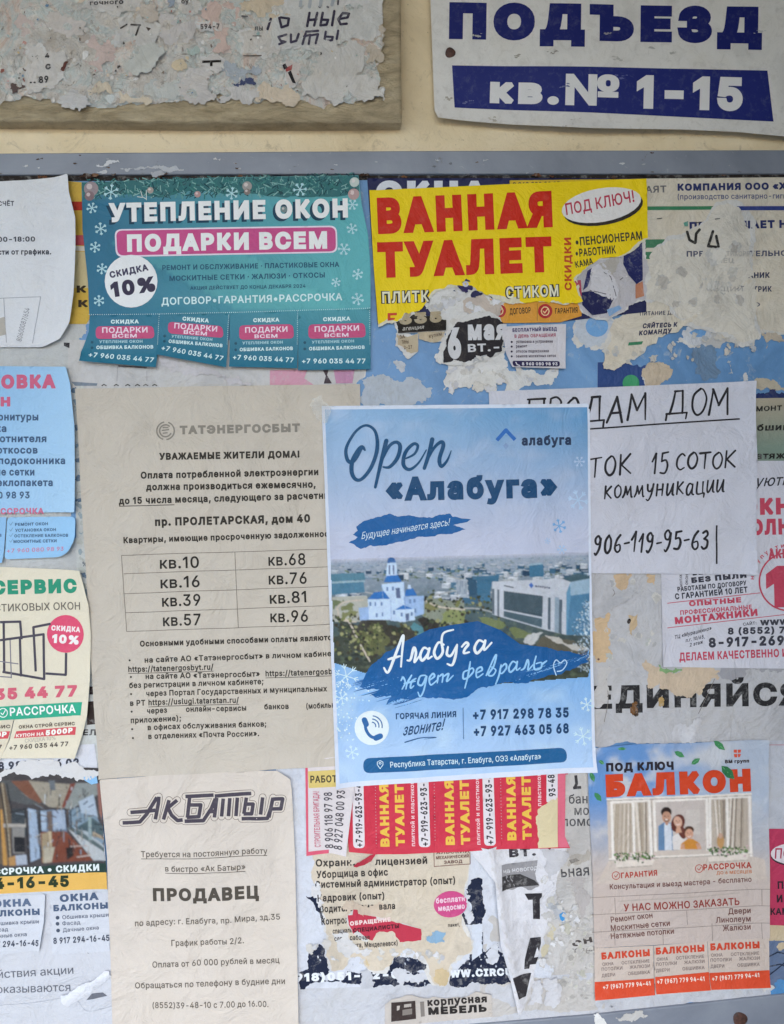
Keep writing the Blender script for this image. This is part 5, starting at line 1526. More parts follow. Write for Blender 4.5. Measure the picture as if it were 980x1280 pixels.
def teal_tab(outline, curl, x0, x1, ys, yp, f_=1.0):
    tb = FL.tab('tear_off_tab', outline, lambda x, y: mix(teal(x, y), '#2b6c83', .35 + .3 * (y > 425)), curl, .2, mat='gloss')
    k = tb.ink('tab_lettering')
    w = x1 - x0
    f = lambda u: x0 + u * w
    sl = (ys[1] - ys[0]) / w
    Y = lambda y, u: y + sl * u * w
    white = '#c9dde4'
    k.text('СКИДКА', f(.34), Y(ys[0] + f_ * 12.5, .34), f(.73), Y(ys[0] + f_ * 12.5, .73), 5, white, .045)
    k.poly(round_poly([(f(.13), Y(ys[0] + f_ * 16, .13)), (f(.93), Y(ys[0] + f_ * 16, .93)), (f(.95), Y(ys[0] + f_ * 34, .95)), (f(.13), Y(ys[0] + f_ * 34, .13))], 6), '#b84a74')
    k.up()
    k.text('ПОДАРКИ', f(.22), Y(ys[0] + f_ * 25.5, .22), f(.85), Y(ys[0] + f_ * 25.5, .85), 7, '#e0ccd8', .02)
    k.text('ВСЕМ', f(.36), Y(ys[0] + f_ * 32.5, .36), f(.70), Y(ys[0] + f_ * 32.5, .7), 4.6, '#e0ccd8', .02)
    k.text('УТЕПЛЕНИЕ ОКОН', f(.18), Y(ys[0] + f_ * 40, .18), f(.78), Y(ys[0] + f_ * 40, .78), 3.6, '#9fc3cc', .03)
    k.text('ОБШИВКА БАЛКОНОВ', f(.14), Y(ys[0] + f_ * 48.5, .14), f(.93), Y(ys[0] + f_ * 48.5, .93), 4.4, white, .035)
    for yy in (38.5, 46.5):
        k.poly(ell(f(.08), Y(ys[0] + f_ * yy, .08), 1.8, n=10), '#1d4a5e')
    k.text('+7 960 035 44 77', f(.04), yp[0], f(.94), yp[1], 6.2, white, .025)
    for p in densify([outline[1], outline[2]], 2.4, False):
        k.poly(ell(p[0] - 1, p[1], .5, n=6), '#c7dcde')
teal_tab([(112, 394.5), (200, 393), (198, 430), (196, 460), (150, 456), (101.5, 452), (102, 440), (111, 414)], [edge(100, 455, 196, 460, 26, 4.5), corner(101, 452, 30, 2)], 108, 198, (394, 393), (446.5, 453.5), .88)
teal_tab([(200, 393), (287, 391.5), (285, 430), (283.5, 460), (240, 452), (197, 444)], [edge(197, 444, 283, 460, 30, 4.6)], 199, 284, (388, 395), (438, 451.5), .82)
teal_tab([(287, 391.5), (373, 389), (372.5, 430), (371.6, 461), (330, 460), (287, 459)], [edge(287, 459, 372, 461, 28, 3.5)], 288, 372, (391, 389), (449.6, 453.5))
teal_tab([(373, 389), (463, 386), (463.3, 430), (463, 462), (420, 462.5), (372.5, 463)], [edge(372, 463, 463, 462, 22, 2.2)], 374, 462, (390, 387.5), (454.5, 454.5))

# ---- light blue installation flyer, left edge
s = Sheet('window_flyer', 'pale blue window fitting flyer with pink headline at the left edge', 'flyer',
          round_poly([(-60, 457), (83, 458.5), (89, 480), (94.5, 531), (95, 580), (95.5, 633), (95.5, 640), (-60, 642)], 2, 3), 4.5, lambda x, y: mix('#86b0d4', '#a6c4dc', (x + 10) / 110 * .5 + (y - 450) / 700),
          [edge(93, 459, 95, 640, 30, 3.2), corner(95, 640, 60, 2)], (.3, 90), 8, None, 'gloss', 'glossink')
k = s.ink('headline')
k.text('УСТАНОВКА', -86, 486.5, 70, 485.5, 17.5, '#bd5a78', .055)
k.text('ОКОН', -44, 508.5, 13, 508, 12, '#bd5a78', .055)
k = s.ink('service_lines')
for (t, x0, x1, y) in [('фурнитуры', -18, 48, 525.6), ('регулировка', -72, 8, 540), ('уплотнителя', -24, 58, 552.8), ('откосов', -4, 47, 567), ('подоконника', -2, 82, 580.2), ('москитные сетки', -55, 43, 594.4), ('стеклопакета', -17, 66, 607.7)]:
    k.text(t, x0, y, x1, y, 9.3, '#3b5473', .03)
k.text('8 960 080 98 93', -50, 623.5, 37, 623, 8.6, '#3b5473', .03)
k = s.ink('payment_line')
k.text('РАССРОЧКА', -14, 643, 55, 642.6, 7.8, '#bd6a86', .04)
tb = s.tab('tear_off_tab', round_poly([(9, 646.5), (95.5, 645.5), (94.8, 674), (87, 690), (75, 696), (6, 699)], 6, 4), '#8cb6d8', [corner(92, 694, 40, 4), edge(8, 700, 80, 697, 18, 2), edge(95, 640, 94, 690, 26, 2.5)], .2, mat='gloss')
k = tb.ink('tab_lettering')
for (t, x0, x1, y) in [('РЕМОНТ ОКОН', 19, 60, 657.5), ('УСТАНОВКА ОКОН', 19, 70, 664.8), ('ОСТЕКЛЕНИЕ БАЛКОНОВ', 18, 86, 671.8), ('МОСКИТНЫЕ СЕТКИ', 17, 71, 678.8)]:
    k.text(t, x0, y, x1, y - 1, 3.8, '#3f5c7c', .03)
    k.stroke([(12, y - 3), (13.5, y - 1), (16, y - 5)], .7, '#6c8cab')
k.text('+7 960 080 98 93', 9, 691, 81, 688, 5, '#b57a98', .02)
tb = s.tab('tear_off_tab', [(-60, 647), (8, 646.5), (4, 703), (-60, 705)], '#86b0d4', [edge(-20, 706, 5, 705, 20, 3.5)], .35, mat='gloss')
k = tb.ink('tab_lettering')
k.text('БАЛКОНОВ', -38, 672, 2, 671, 3.8, '#3f5c7c', .03)

# ---- cream window service flyer, left edge
z = zm(0, 700, 4.74)
s = Sheet('window_flyer', 'cream window service flyer with green headline and red discount disc', 'flyer',
          [(-60, 707), (0, 708.5), (101, 712.7), (112, 755), (115, 795), (114, 848), (110, 893), (18, 899), (-60, 903)], 4, '#cfc6b2',
          [edge(108, 712, 115, 890, 28, 3.4), corner(101, 712, 30, 2)], (.3, 80), 8, None, 'gloss', 'glossink')
k = s.ink('headline')
k.text('СЕРВИС', -10, 743.5, 97, 741, 18, '#26866a', .06)
k.text('ПЛАСТИКОВЫХ ОКОН', -33, 765.5, 101, 761.6, 9.5, '#5e5850', .008)
k = s.ink('window_frames_picture')
fr = '#45414c'
k.strokes([z((0, 368), (120, 365), (128, 470)), z((22, 370), (26, 660)), z((0, 475), (258, 440), (262, 705), (15, 662)), z((118, 455), (125, 690)),
           z((300, 378), (198, 398), (212, 660)), z((392, 550), (390, 680), (270, 672))], 3.0, fr, cap='butt')
k.strokes([z((60, 470), (68, 700)), z((0, 690), (70, 695)), z((0, 600), (110, 615))], 1.4, '#77737c', cap='butt')
k = s.ink('discount_badge')
k.poly(ell(82.3, 792.3, 23.6), '#cb4a68')
k.up()
k.text('СКИДКА', 64, 788, 101, 790, 6.6, '#e6d3d2', .05)
k.text('10%', 65, 803.5, 98.7, 805.5, 11, '#e9d8d6', .055)
k = s.ink('phone_number')
k.text('+7 960 035 44 77', -112, 880, 97, 870.5, 14.5, '#c25a6c', .055)
k = s.ink('green_band')
k.poly([(-60, 886), (0, 883.3), (103.3, 877), (101.2, 894), (0, 900.5), (-60, 904)], '#2f9a7c')
k.up()
k.text('РАССРОЧКА', 12.6, 895, 95, 890.8, 10.5, '#dfe6da', .02)
k.strokes([ell(3.8, 891, 5.5) + [ell(3.8, 891, 5.5)[0]], [(1, 891), (3.3, 893.5), (7, 887.5)]], 1, '#dfe6da')
tb = s.tab('tear_off_tab', [(18, 899.2), (109.5, 893), (105.5, 911), (96, 945), (50, 945.5), (3.5, 945.5), (12, 925)], '#cec5b0', [edge(4, 946, 96, 945, 26, 4.0), edge(105, 890, 97, 945, 20, 2)], .2, mat='gloss')
k = tb.ink('tab_lettering')
k.text('ОКНА СТРОЙ СЕРВИС', 23.6, 911, 94, 906.2, 4.3, '#5a4f45', .035)
k.poly([(20.5, 914), (95.5, 908), (94.5, 918), (17.5, 922.8)], '#bf4a52')
k.up()
k.text('КУПОН НА', 20, 921.6, 55, 919, 4.2, '#e6d6cc', .03, .15)
k.text('5000Р', 57, 919.4, 91, 915.8, 6.6, '#eadfd6', .055, .15)
k.text('СКИДКА 10%', 31.6, 928, 69.6, 924.4, 4.6, '#9b948a', .0)
k.text('+7 960 035 44 77', 12.6, 936.5, 86, 931.8, 5.4, '#4a423c', .03)
tb = s.tab('tear_off_tab', [(-60, 904), (17, 899.4), (11, 925), (1.5, 949), (-60, 952)], '#cbc1ac', [edge(-60, 952, 3, 949, 26, 3)], .35, mat='gloss')
k = tb.ink('tab_lettering')
k.text('СЕРВИС', -20, 911.8, 13, 910, 4.3, '#5a4f45', .035)
k.poly([(-60, 917), (12.7, 913.8), (10, 923), (-60, 927)], '#bf4a52')
k.up()
k.text('5000Р', -26, 922.3, 8, 921, 6.6, '#eadfd6', .055, .15)
k.text('44 77', -24, 937.5, 3, 936, 5.4, '#4a423c', .03)

# ---- sheet with a bold phone number, under the cream flyer
s = Sheet('phone_notice', 'white sheet strip with a bold phone number under the cream flyer', 'notice', [(-60, 938), (118, 930), (122, 958), (118, 976), (-60, 985)], 1.5, '#c3c4cb', (), (.3, 40))
k = s.ink('phone_number')
k.text('8 989 13 26 02', -2, 962.5, 99, 957.6, 10, '#3c3e4a', .045)

# ---- balcony photo flyer, lower left
z = zm(0, 930, 3.657)
zb = zm(0, 970, 7.259)
s = Sheet('balcony_flyer', 'balcony glazing flyer with an interior photo and yellow phone band', 'flyer',
          [(-60, 971), (0, 969), (124, 963.5), (128.5, 1025), (134, 1094), (135, 1114), (-60, 1122)], 2.4, '#b7bac0', [edge(126, 960, 135, 1110, 20, 1.0)], (.25, 60), 8, None, 'gloss', 'glossink')
k = Canvas(s, 'interior_photo', [(-12, 962), (126, 959), (131.5, 1078), (-12, 1086)], '#4a4648', .03, 2, 5, .72)
k.up(.03)
k.poly(zb((0, 40), (120, 40), (390, 250), (240, 260), (0, 200)), '#57595a')
k.poly(zb((100, 45), (270, 40), (385, 235), (360, 245), (250, 190)), '#7d5342')
k.poly(zb((260, 40), (640, 75), (600, 290), (450, 280), (395, 245)), '#9f9788')
k.poly(zb((440, 35), (500, 40), (505, 125), (460, 128)), '#686e74')
k.poly(zb((640, 70), (700, 60), (600, 290), (560, 280)), '#7a4238')
k.poly(zb((690, 60), (880, 60), (900, 160), (640, 300), (585, 290)), '#8d9290')
k.poly(zb((715, 230), (850, 165), (890, 370), (760, 370), (735, 330)), '#aebccc')
k.poly(zb((625, 310), (715, 280), (735, 335), (880, 360), (960, 560), (930, 620), (640, 500)), '#7e93a3')
k.poly(zb((700, 460), (840, 380), (950, 450), (955, 540), (830, 560)), '#4e6066')
k.poly(zb((360, 310), (600, 300), (610, 520), (370, 520)), '#6f7f92')
k.poly(zb((0, 60), (40, 60), (100, 330), (100, 800), (0, 800)), '#6b5c4c')
k.poly(zb((370, 505), (600, 500), (850, 765), (380, 790)), '#7a4434')
k.up(.03)
k.poly(zb((880, 60), (920, 60), (935, 420), (905, 330)), '#97695f')
k.poly(zb((105, 300), (240, 290), (245, 540), (110, 560)), '#3b4248')
k.poly(zb((110, 470), (225, 465), (225, 700), (120, 700)), '#8a8784')
k.poly(zb((125, 550), (225, 555), (230, 690), (130, 690)), '#24252a')
k.poly(zb((255, 290), (330, 310), (370, 740), (280, 780)), '#9fb0c6')
k.poly(zb((330, 320), (350, 320), (385, 730), (365, 735)), '#3c4048')
k.poly(zb((370, 315), (420, 315), (420, 495), (378, 495)), '#a3b4c8')
k.poly(zb((480, 312), (590, 308), (600, 480), (485, 490)), '#a0aec2')
k.poly(zb((425, 320), (470, 315), (480, 500), (440, 500)), '#6d5f5a')
k.poly(zb((380, 520), (470, 500), (475, 640), (400, 790), (385, 780)), '#a08f74')
k.poly(zb((440, 500), (465, 500), (470, 640), (450, 640)), '#bfae92')
k.poly(zb((400, 650), (500, 640), (470, 780), (400, 790)), '#b3aa98')
k.poly(zb((620, 480), (960, 690), (965, 760), (850, 765)), '#b9bdc0')
k.poly(zb((605, 470), (690, 470), (980, 660), (975, 700)), '#5c6a6c')
k.poly(zb((700, 480), (790, 500), (970, 640), (960, 655)), '#a7b0b6')
k.poly(zb((800, 370), (830, 370), (835, 600), (805, 590)), '#8fa3a4')
k.poly(zb((840, 500), (950, 550), (950, 575), (845, 540)), '#ad9b84')
k.poly(zb((600, 650), (660, 640), (670, 720), (610, 760)), '#2f2726')
k.poly(zb((690, 730), (830, 710), (830, 722), (700, 738)), '#c4b7b0')
k.poly(zb((640, 632), (790, 625), (790, 637), (640, 642)), '#b8a49c')
k.poly(zb((0, 300), (20, 300), (70, 810), (30, 810)), '#bb8d4f')
k.poly(zb((30, 430), (240, 435), (240, 465), (30, 465)), '#a9a39c')
rnd = random.Random(77)
for i in range(170):           # mullions, reflections and edges running to the far end of the room
    a = rnd.uniform(0, 6.283)
    r0 = rnd.uniform(60, 420)
    x, y = 590 + r0 * math.cos(a), 400 + r0 * .8 * math.sin(a)
    L_ = rnd.uniform(20, 90)
    q = [(x, y), (x + L_ * math.cos(a), y + L_ * .8 * math.sin(a))] if rnd.random() < .6 else [(x, y), (x + rnd.uniform(-4, 4), y + L_)]
    if max(p[1] for p in q) > 800: continue
    k.stroke(zb(*q), rnd.uniform(.3, 1.3), rnd.choice(['#23242a', '#3a3d44', '#8f9aa6', '#c3cbd6', '#5a4a42', '#2c2f36', '#75614f', '#a9a49c']), cap='butt')
k.up(.03)
k.strokes([zb((0, 100), (60, 430), (90, 810)), zb((60, 60), (110, 330)), zb((90, 330), (240, 295)), zb((232, 290), (262, 800)), zb((590, 290), (610, 470)), zb((640, 310), (650, 480)), zb((360, 310), (375, 510))], 1.6, '#2c2a2e', cap='butt')
k.strokes([zb((20, 60), (75, 500), (100, 800))], 1.2, '#b3a68e', cap='butt')
k.poly(zb((140, 720), (240, 710), (250, 800), (150, 810)), '#aab2c0')
k.poly(zb((80, 740), (140, 720), (145, 810), (85, 815)), '#b48a58')
k = s.ink('torn_top_edge')
k.z = .5
o, _ = torn([(-60, 970), (0, 968.5, 1), (124, 963, 1), (128, 966), (110, 976, 1), (85, 972, 1), (40, 974, 1), (0, 977, 1), (-60, 980)], 5, .12, 2)
k.poly(o, '#c2c0c0')
k.poly(zb((745, 0), (880, -5), (890, 60), (830, 75), (770, 40)), '#7fabcf')
k = s.ink('dark_green_band')
k.z = .25
k.poly([(-60, 1085), (0, 1082), (132.5, 1075), (133.6, 1089.5), (0, 1095.5), (-60, 1098)], '#253a33')
k.up(.03)
k.text('РАССРОЧКА • СКИДКИ', -24, 1094.5, 124.4, 1088, 8.6, '#ccd3d2', .045)
k = s.ink('yellow_band')
k.z = .25
k.poly([(-60, 1098), (0, 1095.5), (133.6, 1089.5), (134.6, 1110.5), (0, 1117), (-60, 1119)], '#cfa455')
k.up(.03)
k.text('8 917 294-16-45', -99, 1114.5, 86.5, 1108.3, 14.3, '#27331f', .05)
for (x0, x1, sh, seed) in [(62, 140, (0, 0), 1), (-16, 56, (-80, 6), 2)]:
    out = [(62, 1117), (135, 1113.5), (136.5, 1150), (137.5, 1188), (66, 1193), (63, 1160)] if seed == 1 else [(-60, 1122), (57, 1117.5), (56, 1150), (50, 1187), (-10, 1195), (-60, 1196)]
    tb = s.tab('tear_off_tab', out, '#bcbec5', [edge(out[2][0], out[2][1], out[3][0], out[3][1], 14, 2.2)] if seed == 2 else [edge(62, 1190, 137, 1188, 20, 1.0)], .2 + .1 * seed)
    k = tb.ink('tab_lettering')
    dx, dy = sh if seed == 2 else (0, 0)
    if seed == 1:
        k.text('ОКНА', 75, 1127.6, 123.6, 1124.7, 9.5, '#47566e', .05)
        k.text('БАЛКОНЫ', 67, 1139.2, 135, 1135.6, 8, '#47566e', .05)
        L = [('Обшивка крыши', 78, 1149, 136, 1145.6), ('Фасад', 78, 1156.6, 100.6, 1155.2), ('Дачные окна', 78.7, 1165, 123.6, 1161.6)]
        k.text('8 917 294-16-45', 67, 1179.6, 137, 1175.8, 7.6, '#3c4250', .03)
    else:
        k.text('ОКНА', -9, 1134.6, 39.6, 1132.3, 9.5, '#56647c', .05)
        k.text('БАЛКОНЫ', -19, 1146.6, 50, 1143.3, 8, '#47566e', .05)
        L = [('Обшивка крыши', -9, 1157, 49, 1153.8), ('Фасад', -12, 1165, 10.4, 1163.8), ('Дачные окна', -11, 1173, 33.6, 1170)]
        k.text('8 917 294-16-45', -21, 1185, 48.7, 1181.6, 7.6, '#3c4250', .03, .1)
    for t, x0_, y0_, x1_, y1_ in L:
        k.text(t, x0_, y0_, x1_, y1_, 5, '#5b6270', .015)
        k.poly(ell(x0_ - 6, y0_ - 2, 2.4, n=12), '#454e5e')

# ---- bottom left white sheet and its curled torn strip
s = Sheet('paper_notice', 'white sheet with half hidden grey lines in the bottom left corner', 'notice',
          [(-60, 1100), (137, 1095), (141, 1300), (142, 1340), (-60, 1340)], 1.2, '#b9bac0', [fold(0, 1210, 140, 1200, 20, .5)], (.5, 40))
k = s.ink('printed_lines')
k.text('действия акции', -21, 1223.4, 92, 1216.6, 10.3, '#5c5f68', .0)
k.text('показываются', -12, 1241.5, 88, 1238.6, 10.3, '#5c5f68', .0)
k.poly(zm(0, 930, 3.657)((395, 1170), (420, 1140), (470, 1135), (490, 1150), (430, 1165)), '#63656d')
k.strokes([zm(0, 930, 3.657)((360, 940), (370, 950), (385, 940), (405, 955))], 1, '#8d9098')
k.strokes([zm(0, 930, 3.657)((0, 1195), (160, 1180), (330, 1160), (400, 1220), (520, 1195))], .6, '#a1a4ac', smooth=True)
z = zm(0, 930, 3.657)
scrap('paper_strip', 'curled torn white strip sticking out beside the beige job notice', all_torn(z((280, 1140), (345, 1115), (420, 1080), (500, 1030), (512, 1055), (450, 1110), (390, 1150), (310, 1195))), 2.2, '#cfd0d6', 55, 'paper strip',
      amp=.06, curl=[edge(77, 1250, 138, 1215, 14, 3), corner(82, 1252, 30, 3)])

# ---- long beige notice of the power supplier
z4 = zm(90, 450, 2.882)
z5 = zm(90, 700, 2.882)
TE = Sheet('debt_notice', 'long beige notice listing flats with unpaid electricity, table of flat numbers', 'notice',
           [(95, 486), (250, 483), (450, 480), (452, 600), (455, 800), (455, 955), (378, 958.5), (250, 966), (125, 972), (123, 943), (114, 814), (104, 644)],
           3, '#b9b0a4', [edge(95, 486, 124, 970, 30, 1.6), fold(262, 480, 300, 960, 26, .7), fold(190, 480, 215, 970, 18, -.5), fold(350, 480, 380, 960, 22, .5), corner(95, 486, 50, 1.2), edge(125, 972, 378, 958, 16, 1.6), fold(95, 620, 450, 560, 30, .8), fold(110, 900, 440, 860, 24, .9), fold(230, 500, 120, 800, 20, .7)], (1.3, 60), creases=(14, 8, 15))
dk = '#36322d'
k = TE.ink('logo')
k.strokes([[(207 + r * math.cos(a), 538.5 + r * math.sin(a)) for a in np.linspace(a0, a1, 16)] for r, a0, a1 in [(11, -1.2, 1.4), (11, 1.9, 4.5), (7.5, .5, 5.4)]], 1.8, '#827c73')
k.strokes([[(203, 538), (211, 537)], [(204, 541.5), (209, 541)], [(204, 534.5), (210, 534.5)]], 1.7, '#827c73')
k.text('ТАТЭНЕРГОСБЫТ', 225, 543, 375, 540, 10.8, '#827c73', .052)
k = TE.ink('salutation')
k.text('УВАЖАЕМЫЕ ЖИТЕЛИ ДОМА!', 199, 575, 374.5, 572, 8.8, dk, .045)
k = TE.ink('text_lines')
B = .036
k.text('Оплата потребленной электроэнергии', 176, 598.5, 398, 594, 8.8, dk, B)
k.text('должна производиться ежемесячно,', 183, 613, 394.6, 609.6, 8.8, dk, B)
k.text('до 15 числа месяца, следующего за расчетным', 149, 630.4, 421, 623.2, 8.8, dk, B)
k.strokes([[(149, 632.8), (218.4, 630.9)]], .9, dk, cap='butt')
k.text('пр. ПРОЛЕТАРСКАЯ, дом 40', 194, 657.5, 387.7, 653, 10.4, dk, .045)
k.text('Квартиры, имеющие просроченную задолженность', 155, 679, 422, 670.6, 7.9, dk, B)
k.text('Основными удобными способами оплаты являются:', 175, 808.3, 423, 800, 7.4, dk, B)
k = TE.ink('flats_table')
li = []
for a, b in [((152.5, 694), (430, 685.8)), ((155, 717), (432, 707.8)), ((156, 742), (432, 732.2)), ((157, 766), (432, 756.2)), ((158, 789.5), (432, 779.8)), ((152.5, 694), (158, 789.5)), ((293.7, 689.7), (298, 785))]:
    li.append([a, b])
k.strokes(li, .75, '#6e675e', cap='butt')
for t, x0, y0, x1, y1 in [('кв.10', 200, 711, 248.6, 710), ('кв.68', 335.7, 707.5, 382, 706), ('кв.16', 201, 735.5, 249.6, 734), ('кв.76', 336, 730.8, 383.5, 729.5),
                          ('кв.39', 202.8, 758.5, 250.6, 757), ('кв.81', 337.4, 755, 383, 753), ('кв.57', 203.8, 783, 251, 781.5), ('кв.96', 338, 778, 385, 777)]:
    k.text(t, x0, y0, x1, y1, 14.6, '#2c2925', .014)
k = TE.ink('payment_list')
H = 7.2
b = .026
def L(t, p, q, url=False, h=H):
    k.text(t, *p, *q, h, dk, b)
    if url:
        k.strokes([[(p[0], p[1] + 1.8), (q[0], q[1] + 1.8)]], .7, dk, cap='butt')
L('на сайте АО «Татэнергосбыт» в личном кабинете', (181, 828.4), (425, 820))
L('https://tatenergosbyt.ru/', (160.4, 840.3), (267, 837), True)
L('на сайте АО «Татэнергосбыт»', (182, 849), (325, 845.5))
L('https://tatenergosbyt', (332, 845.5), (424, 842.3), True)
L('без регистрации в личном кабинете;', (161.5, 860.3), (329.4, 855))
L('через Портал Государственных и муниципальных', (183, 870.3), (409, 863.5))
L('в РТ', (163, 882), (182, 881.5))
L('https://uslugi.tatarstan.ru/', (186, 881.3), (299, 877.8), True)
L('через', (184.4, 891.5), (209, 890.6))
L('онлайн-сервисы', (232.6, 889.8), (308, 887.7))
L('банков', (330.5, 886.5), (361, 885.6))
L('(мобильное', (383, 885.4), (428, 883.4))
L('приложение);', (164, 903.3), (226.4, 901))
L('в офисах обслуживания банков;', (185, 912.3), (333, 908))
L('в отделениях «Почта России».', (185.8, 923.4), (324, 920))
for x, y in [(162, 827), (163.5, 848), (164, 869), (165, 890.6), (165.7, 912.3), (166.6, 923.5)]:
    k.poly(ell(x, y - 1.6, 1.3, n=10), dk)

# ---- beige job notice, bottom left
z = zm(120, 960, 3.63)
AB = Sheet('job_notice', 'beige bistro job notice with a dark lettered emblem on top', 'notice',
           round_poly([(125, 974), (200, 969), (274, 963.5), (346, 963), (363, 972), (365, 987.5), (369, 1070), (373.4, 1277), (374, 1330), (143, 1330), (140.7, 1280), (134, 1070)], 2, 3), 4, '#c4bab0',
           [edge(366, 970, 373, 1280, 24, 2.2), corner(363, 966, 26, 2.0), fold(130, 1120, 372, 1108, 20, .6), fold(250, 965, 240, 1300, 34, .6), edge(125, 974, 141, 1290, 16, .8), fold(150, 980, 372, 1250, 26, .7), fold(300, 970, 330, 1290, 16, -.6)], (1.2, 55), creases=(13, 8, 15))
k = AB.ink('emblem')
zl = zm(140, 980, 4.261)
EM = [[(58, 204), (150, 199), (186, 158), (240, 70)], [(250, 66), (248, 100), (232, 186)], [(100, 148), (180, 143), (232, 138)],
      [(305, 84), (275, 187)], [(348, 84), (298, 126)], [(296, 122), (318, 165), (350, 192), (378, 188)],
      [(392, 64), (542, 56)], [(415, 64), (403, 176)], [(388, 195), (488, 191), (530, 128), (551, 76)], [(408, 108), (474, 108), (464, 170), (400, 174)],
      [(558, 72), (546, 176)], [(512, 145), (548, 143)], [(548, 62), (742, 50)], [(593, 76), (584, 172)], [(628, 74), (620, 172)], [(668, 72), (660, 172)],
      [(716, 72), (702, 160)], [(708, 108), (752, 106), (744, 158), (700, 160)], [(690, 186), (828, 180), (846, 128)], [(803, 68), (792, 160)],
      [(858, 70), (836, 176)], [(856, 78), (910, 74), (900, 128), (846, 130)]]
for w, c in ((9.6, '#6a6058'), (8.2, '#c4bab0'), (4.6, '#46404a')):
    k.strokes([zl(*l) for l in EM], w, c, cap='butt' if w < 6 else 'round')
    k.up()
k = AB.ink('job_title')
k.text('ПРОДАВЕЦ', 191.6, 1126, 323.9, 1122.5, 16.5, '#4b453e', .045)
k = AB.ink('text_lines')
ct = '#5a534a'
k.text('Требуется на постоянную работу', 176.5, 1071, 334.3, 1067.2, 7.4, ct, .012)
k.text('в бистро «Ак Батыр»', 206.8, 1088.4, 306.8, 1086.9, 7.4, ct, .012)
k.strokes([[(176.5, 1073.2), (334, 1069.4)], [(206.8, 1090.6), (306.8, 1089)]], .8, ct, cap='butt')
for t, x0, y0, x1, y1 in [('по адресу: г. Елабуга, пр. Мира, зд.35', 169, 1157.5, 350, 1149.5), ('График работы 2/2.', 214.5, 1182, 305, 1178.5), ('Оплата от 60 000 рублей в месяц', 190.8, 1209, 349.5, 1202.4),
                          ('Обращаться по телефону в будние дни', 169, 1235.5, 356.4, 1228.6), ('(8552)39-48-10 с 7.00 до 16.00.', 190.8, 1260, 335.7, 1258)]:
    k.text(t, x0, y0, x1, y1, 7.6, ct, .012)

# ---- blue poster in the centre
def sky(x, y):
    t = (y - 505) / 190
    c = mix('#6a9ac2', '#b3b8cc', t * 1.15)
    c = mix(c, '#9bb6d4', max(0, (620 - x) / 260) * (1 - t) * .8)
    c = mix(c, '#558ab8', max(0, (x - 560) / 200) * max(0, 1 - t * 1.5) * .8)
    n = noise.noise(Vector((x / 40, y / 26, 3))) + .5 * noise.noise(Vector((x / 17, y / 12, 9)))
    c = mix(c, '#c7c6d2', max(0, n) * .3 * (1 if y < 706 else 0))
    if y > 706:
        c = mix('#74a2d2', '#a4bedd', (y - 840) / 110)
        c = mix(c, '#bfd3ec', max(0, noise.noise(Vector((x / 30, y / 22, 4)))) * .6)
    return c
z7 = zm(390, 480, 2.722)
z8 = zm(390, 720, 2.722)
PO_ = Sheet('event_poster', 'glossy blue open day poster with a city view in the centre', 'poster',
            [(402, 507.5), (570, 506), (737, 504.5), (739, 720), (744.5, 963), (580, 973), (420, 983), (410, 720)], 7, '#c9d0e2',
            [edge(402, 507, 420, 983, 22, 1.6), edge(420, 983, 744, 963, 22, 1.8), fold(560, 505, 585, 975, 70, .6), corner(744, 963, 60, 3.0), corner(420, 983, 50, 2.4), fold(406, 740, 740, 715, 40, .7), fold(480, 505, 470, 980, 30, .5), fold(660, 505, 668, 970, 26, .6)], (.8, 75), 8, None, 'gloss', 'glossink', creases=(9, 15, 24))
pic = PO_.ink('sky_picture')
pic.poly([(406, 512), (570, 510.5), (734, 509), (736, 720), (740, 957), (580, 967), (424.5, 977), (414, 720)], sky, 5)
HX = lambda x: 700 - (x - 412) * .028            # horizon of the printed view
def land(x, y):
    t = (y - HX(x)) / 150
    c = mix('#939dac', '#4b5f68', min(1, t * 2.6))
    c = mix(c, '#343a33', max(0, t - .35) * 1.9)
    n = noise.noise(Vector((x / 9, y / 5, 1))) + .6 * noise.noise(Vector((x / 4, y / 3, 6)))
    return mix(c, '#6f7c64' if t > .3 else '#a4a9b2', max(0, min(1, n * .6)))
city = Canvas(PO_, 'city_picture', [(413, HX(413) - 1), (570, HX(570) - 1), (735.5, HX(735) - 1), (738, 832), (735, 846), (600, 856), (470, 846), (418, 828)], land, .035, 1, 3)
rnd = random.Random(21)
city.poly([(411, HX(411) - 3), (741, HX(741) - 3), (741, HX(741) + 5), (411, HX(411) + 5)], lambda x, y: mix('#b0b2c2', '#8d98a8', (y - HX(x) + 1) / 5), 3)
pal_far = ['#8492a4', '#9aa0ac', '#76879a', '#aaa9ae', '#6a7e92', '#8da2b2', '#5f7890']
pal_mid = ['#34566f', '#4d7189', '#a3adb8', '#284a62', '#64808f', '#c3c6cc', '#3a617b', '#213c54', '#b7bcc4', '#8d979f']
for i in range(420):                # far streets: thin slabs of roofs and green between
    u = rnd.random()
    x = rnd.uniform(411, 737)
    y = HX(x) + 4 + u * 22
    w = rnd.uniform(2, 7) * (.5 + u)
    city.poly([(x, y), (x + w, y - w * .03), (x + w, y - .5 - u), (x, y - .5 - u)], rnd.choice(pal_far + ['#5c6f68', '#6a7a70']), 99)
bl = []
for i in range(300):                 # nearer blocks with a lit roof and rows of windows
    u = rnd.random()
    x = rnd.uniform(411, 735)
    y = HX(x) + 13 + u * 47
    if 440 < x < 540 and u > .3: continue
    if x > 600 and u > .55: continue
    bl.append((y, x, u))
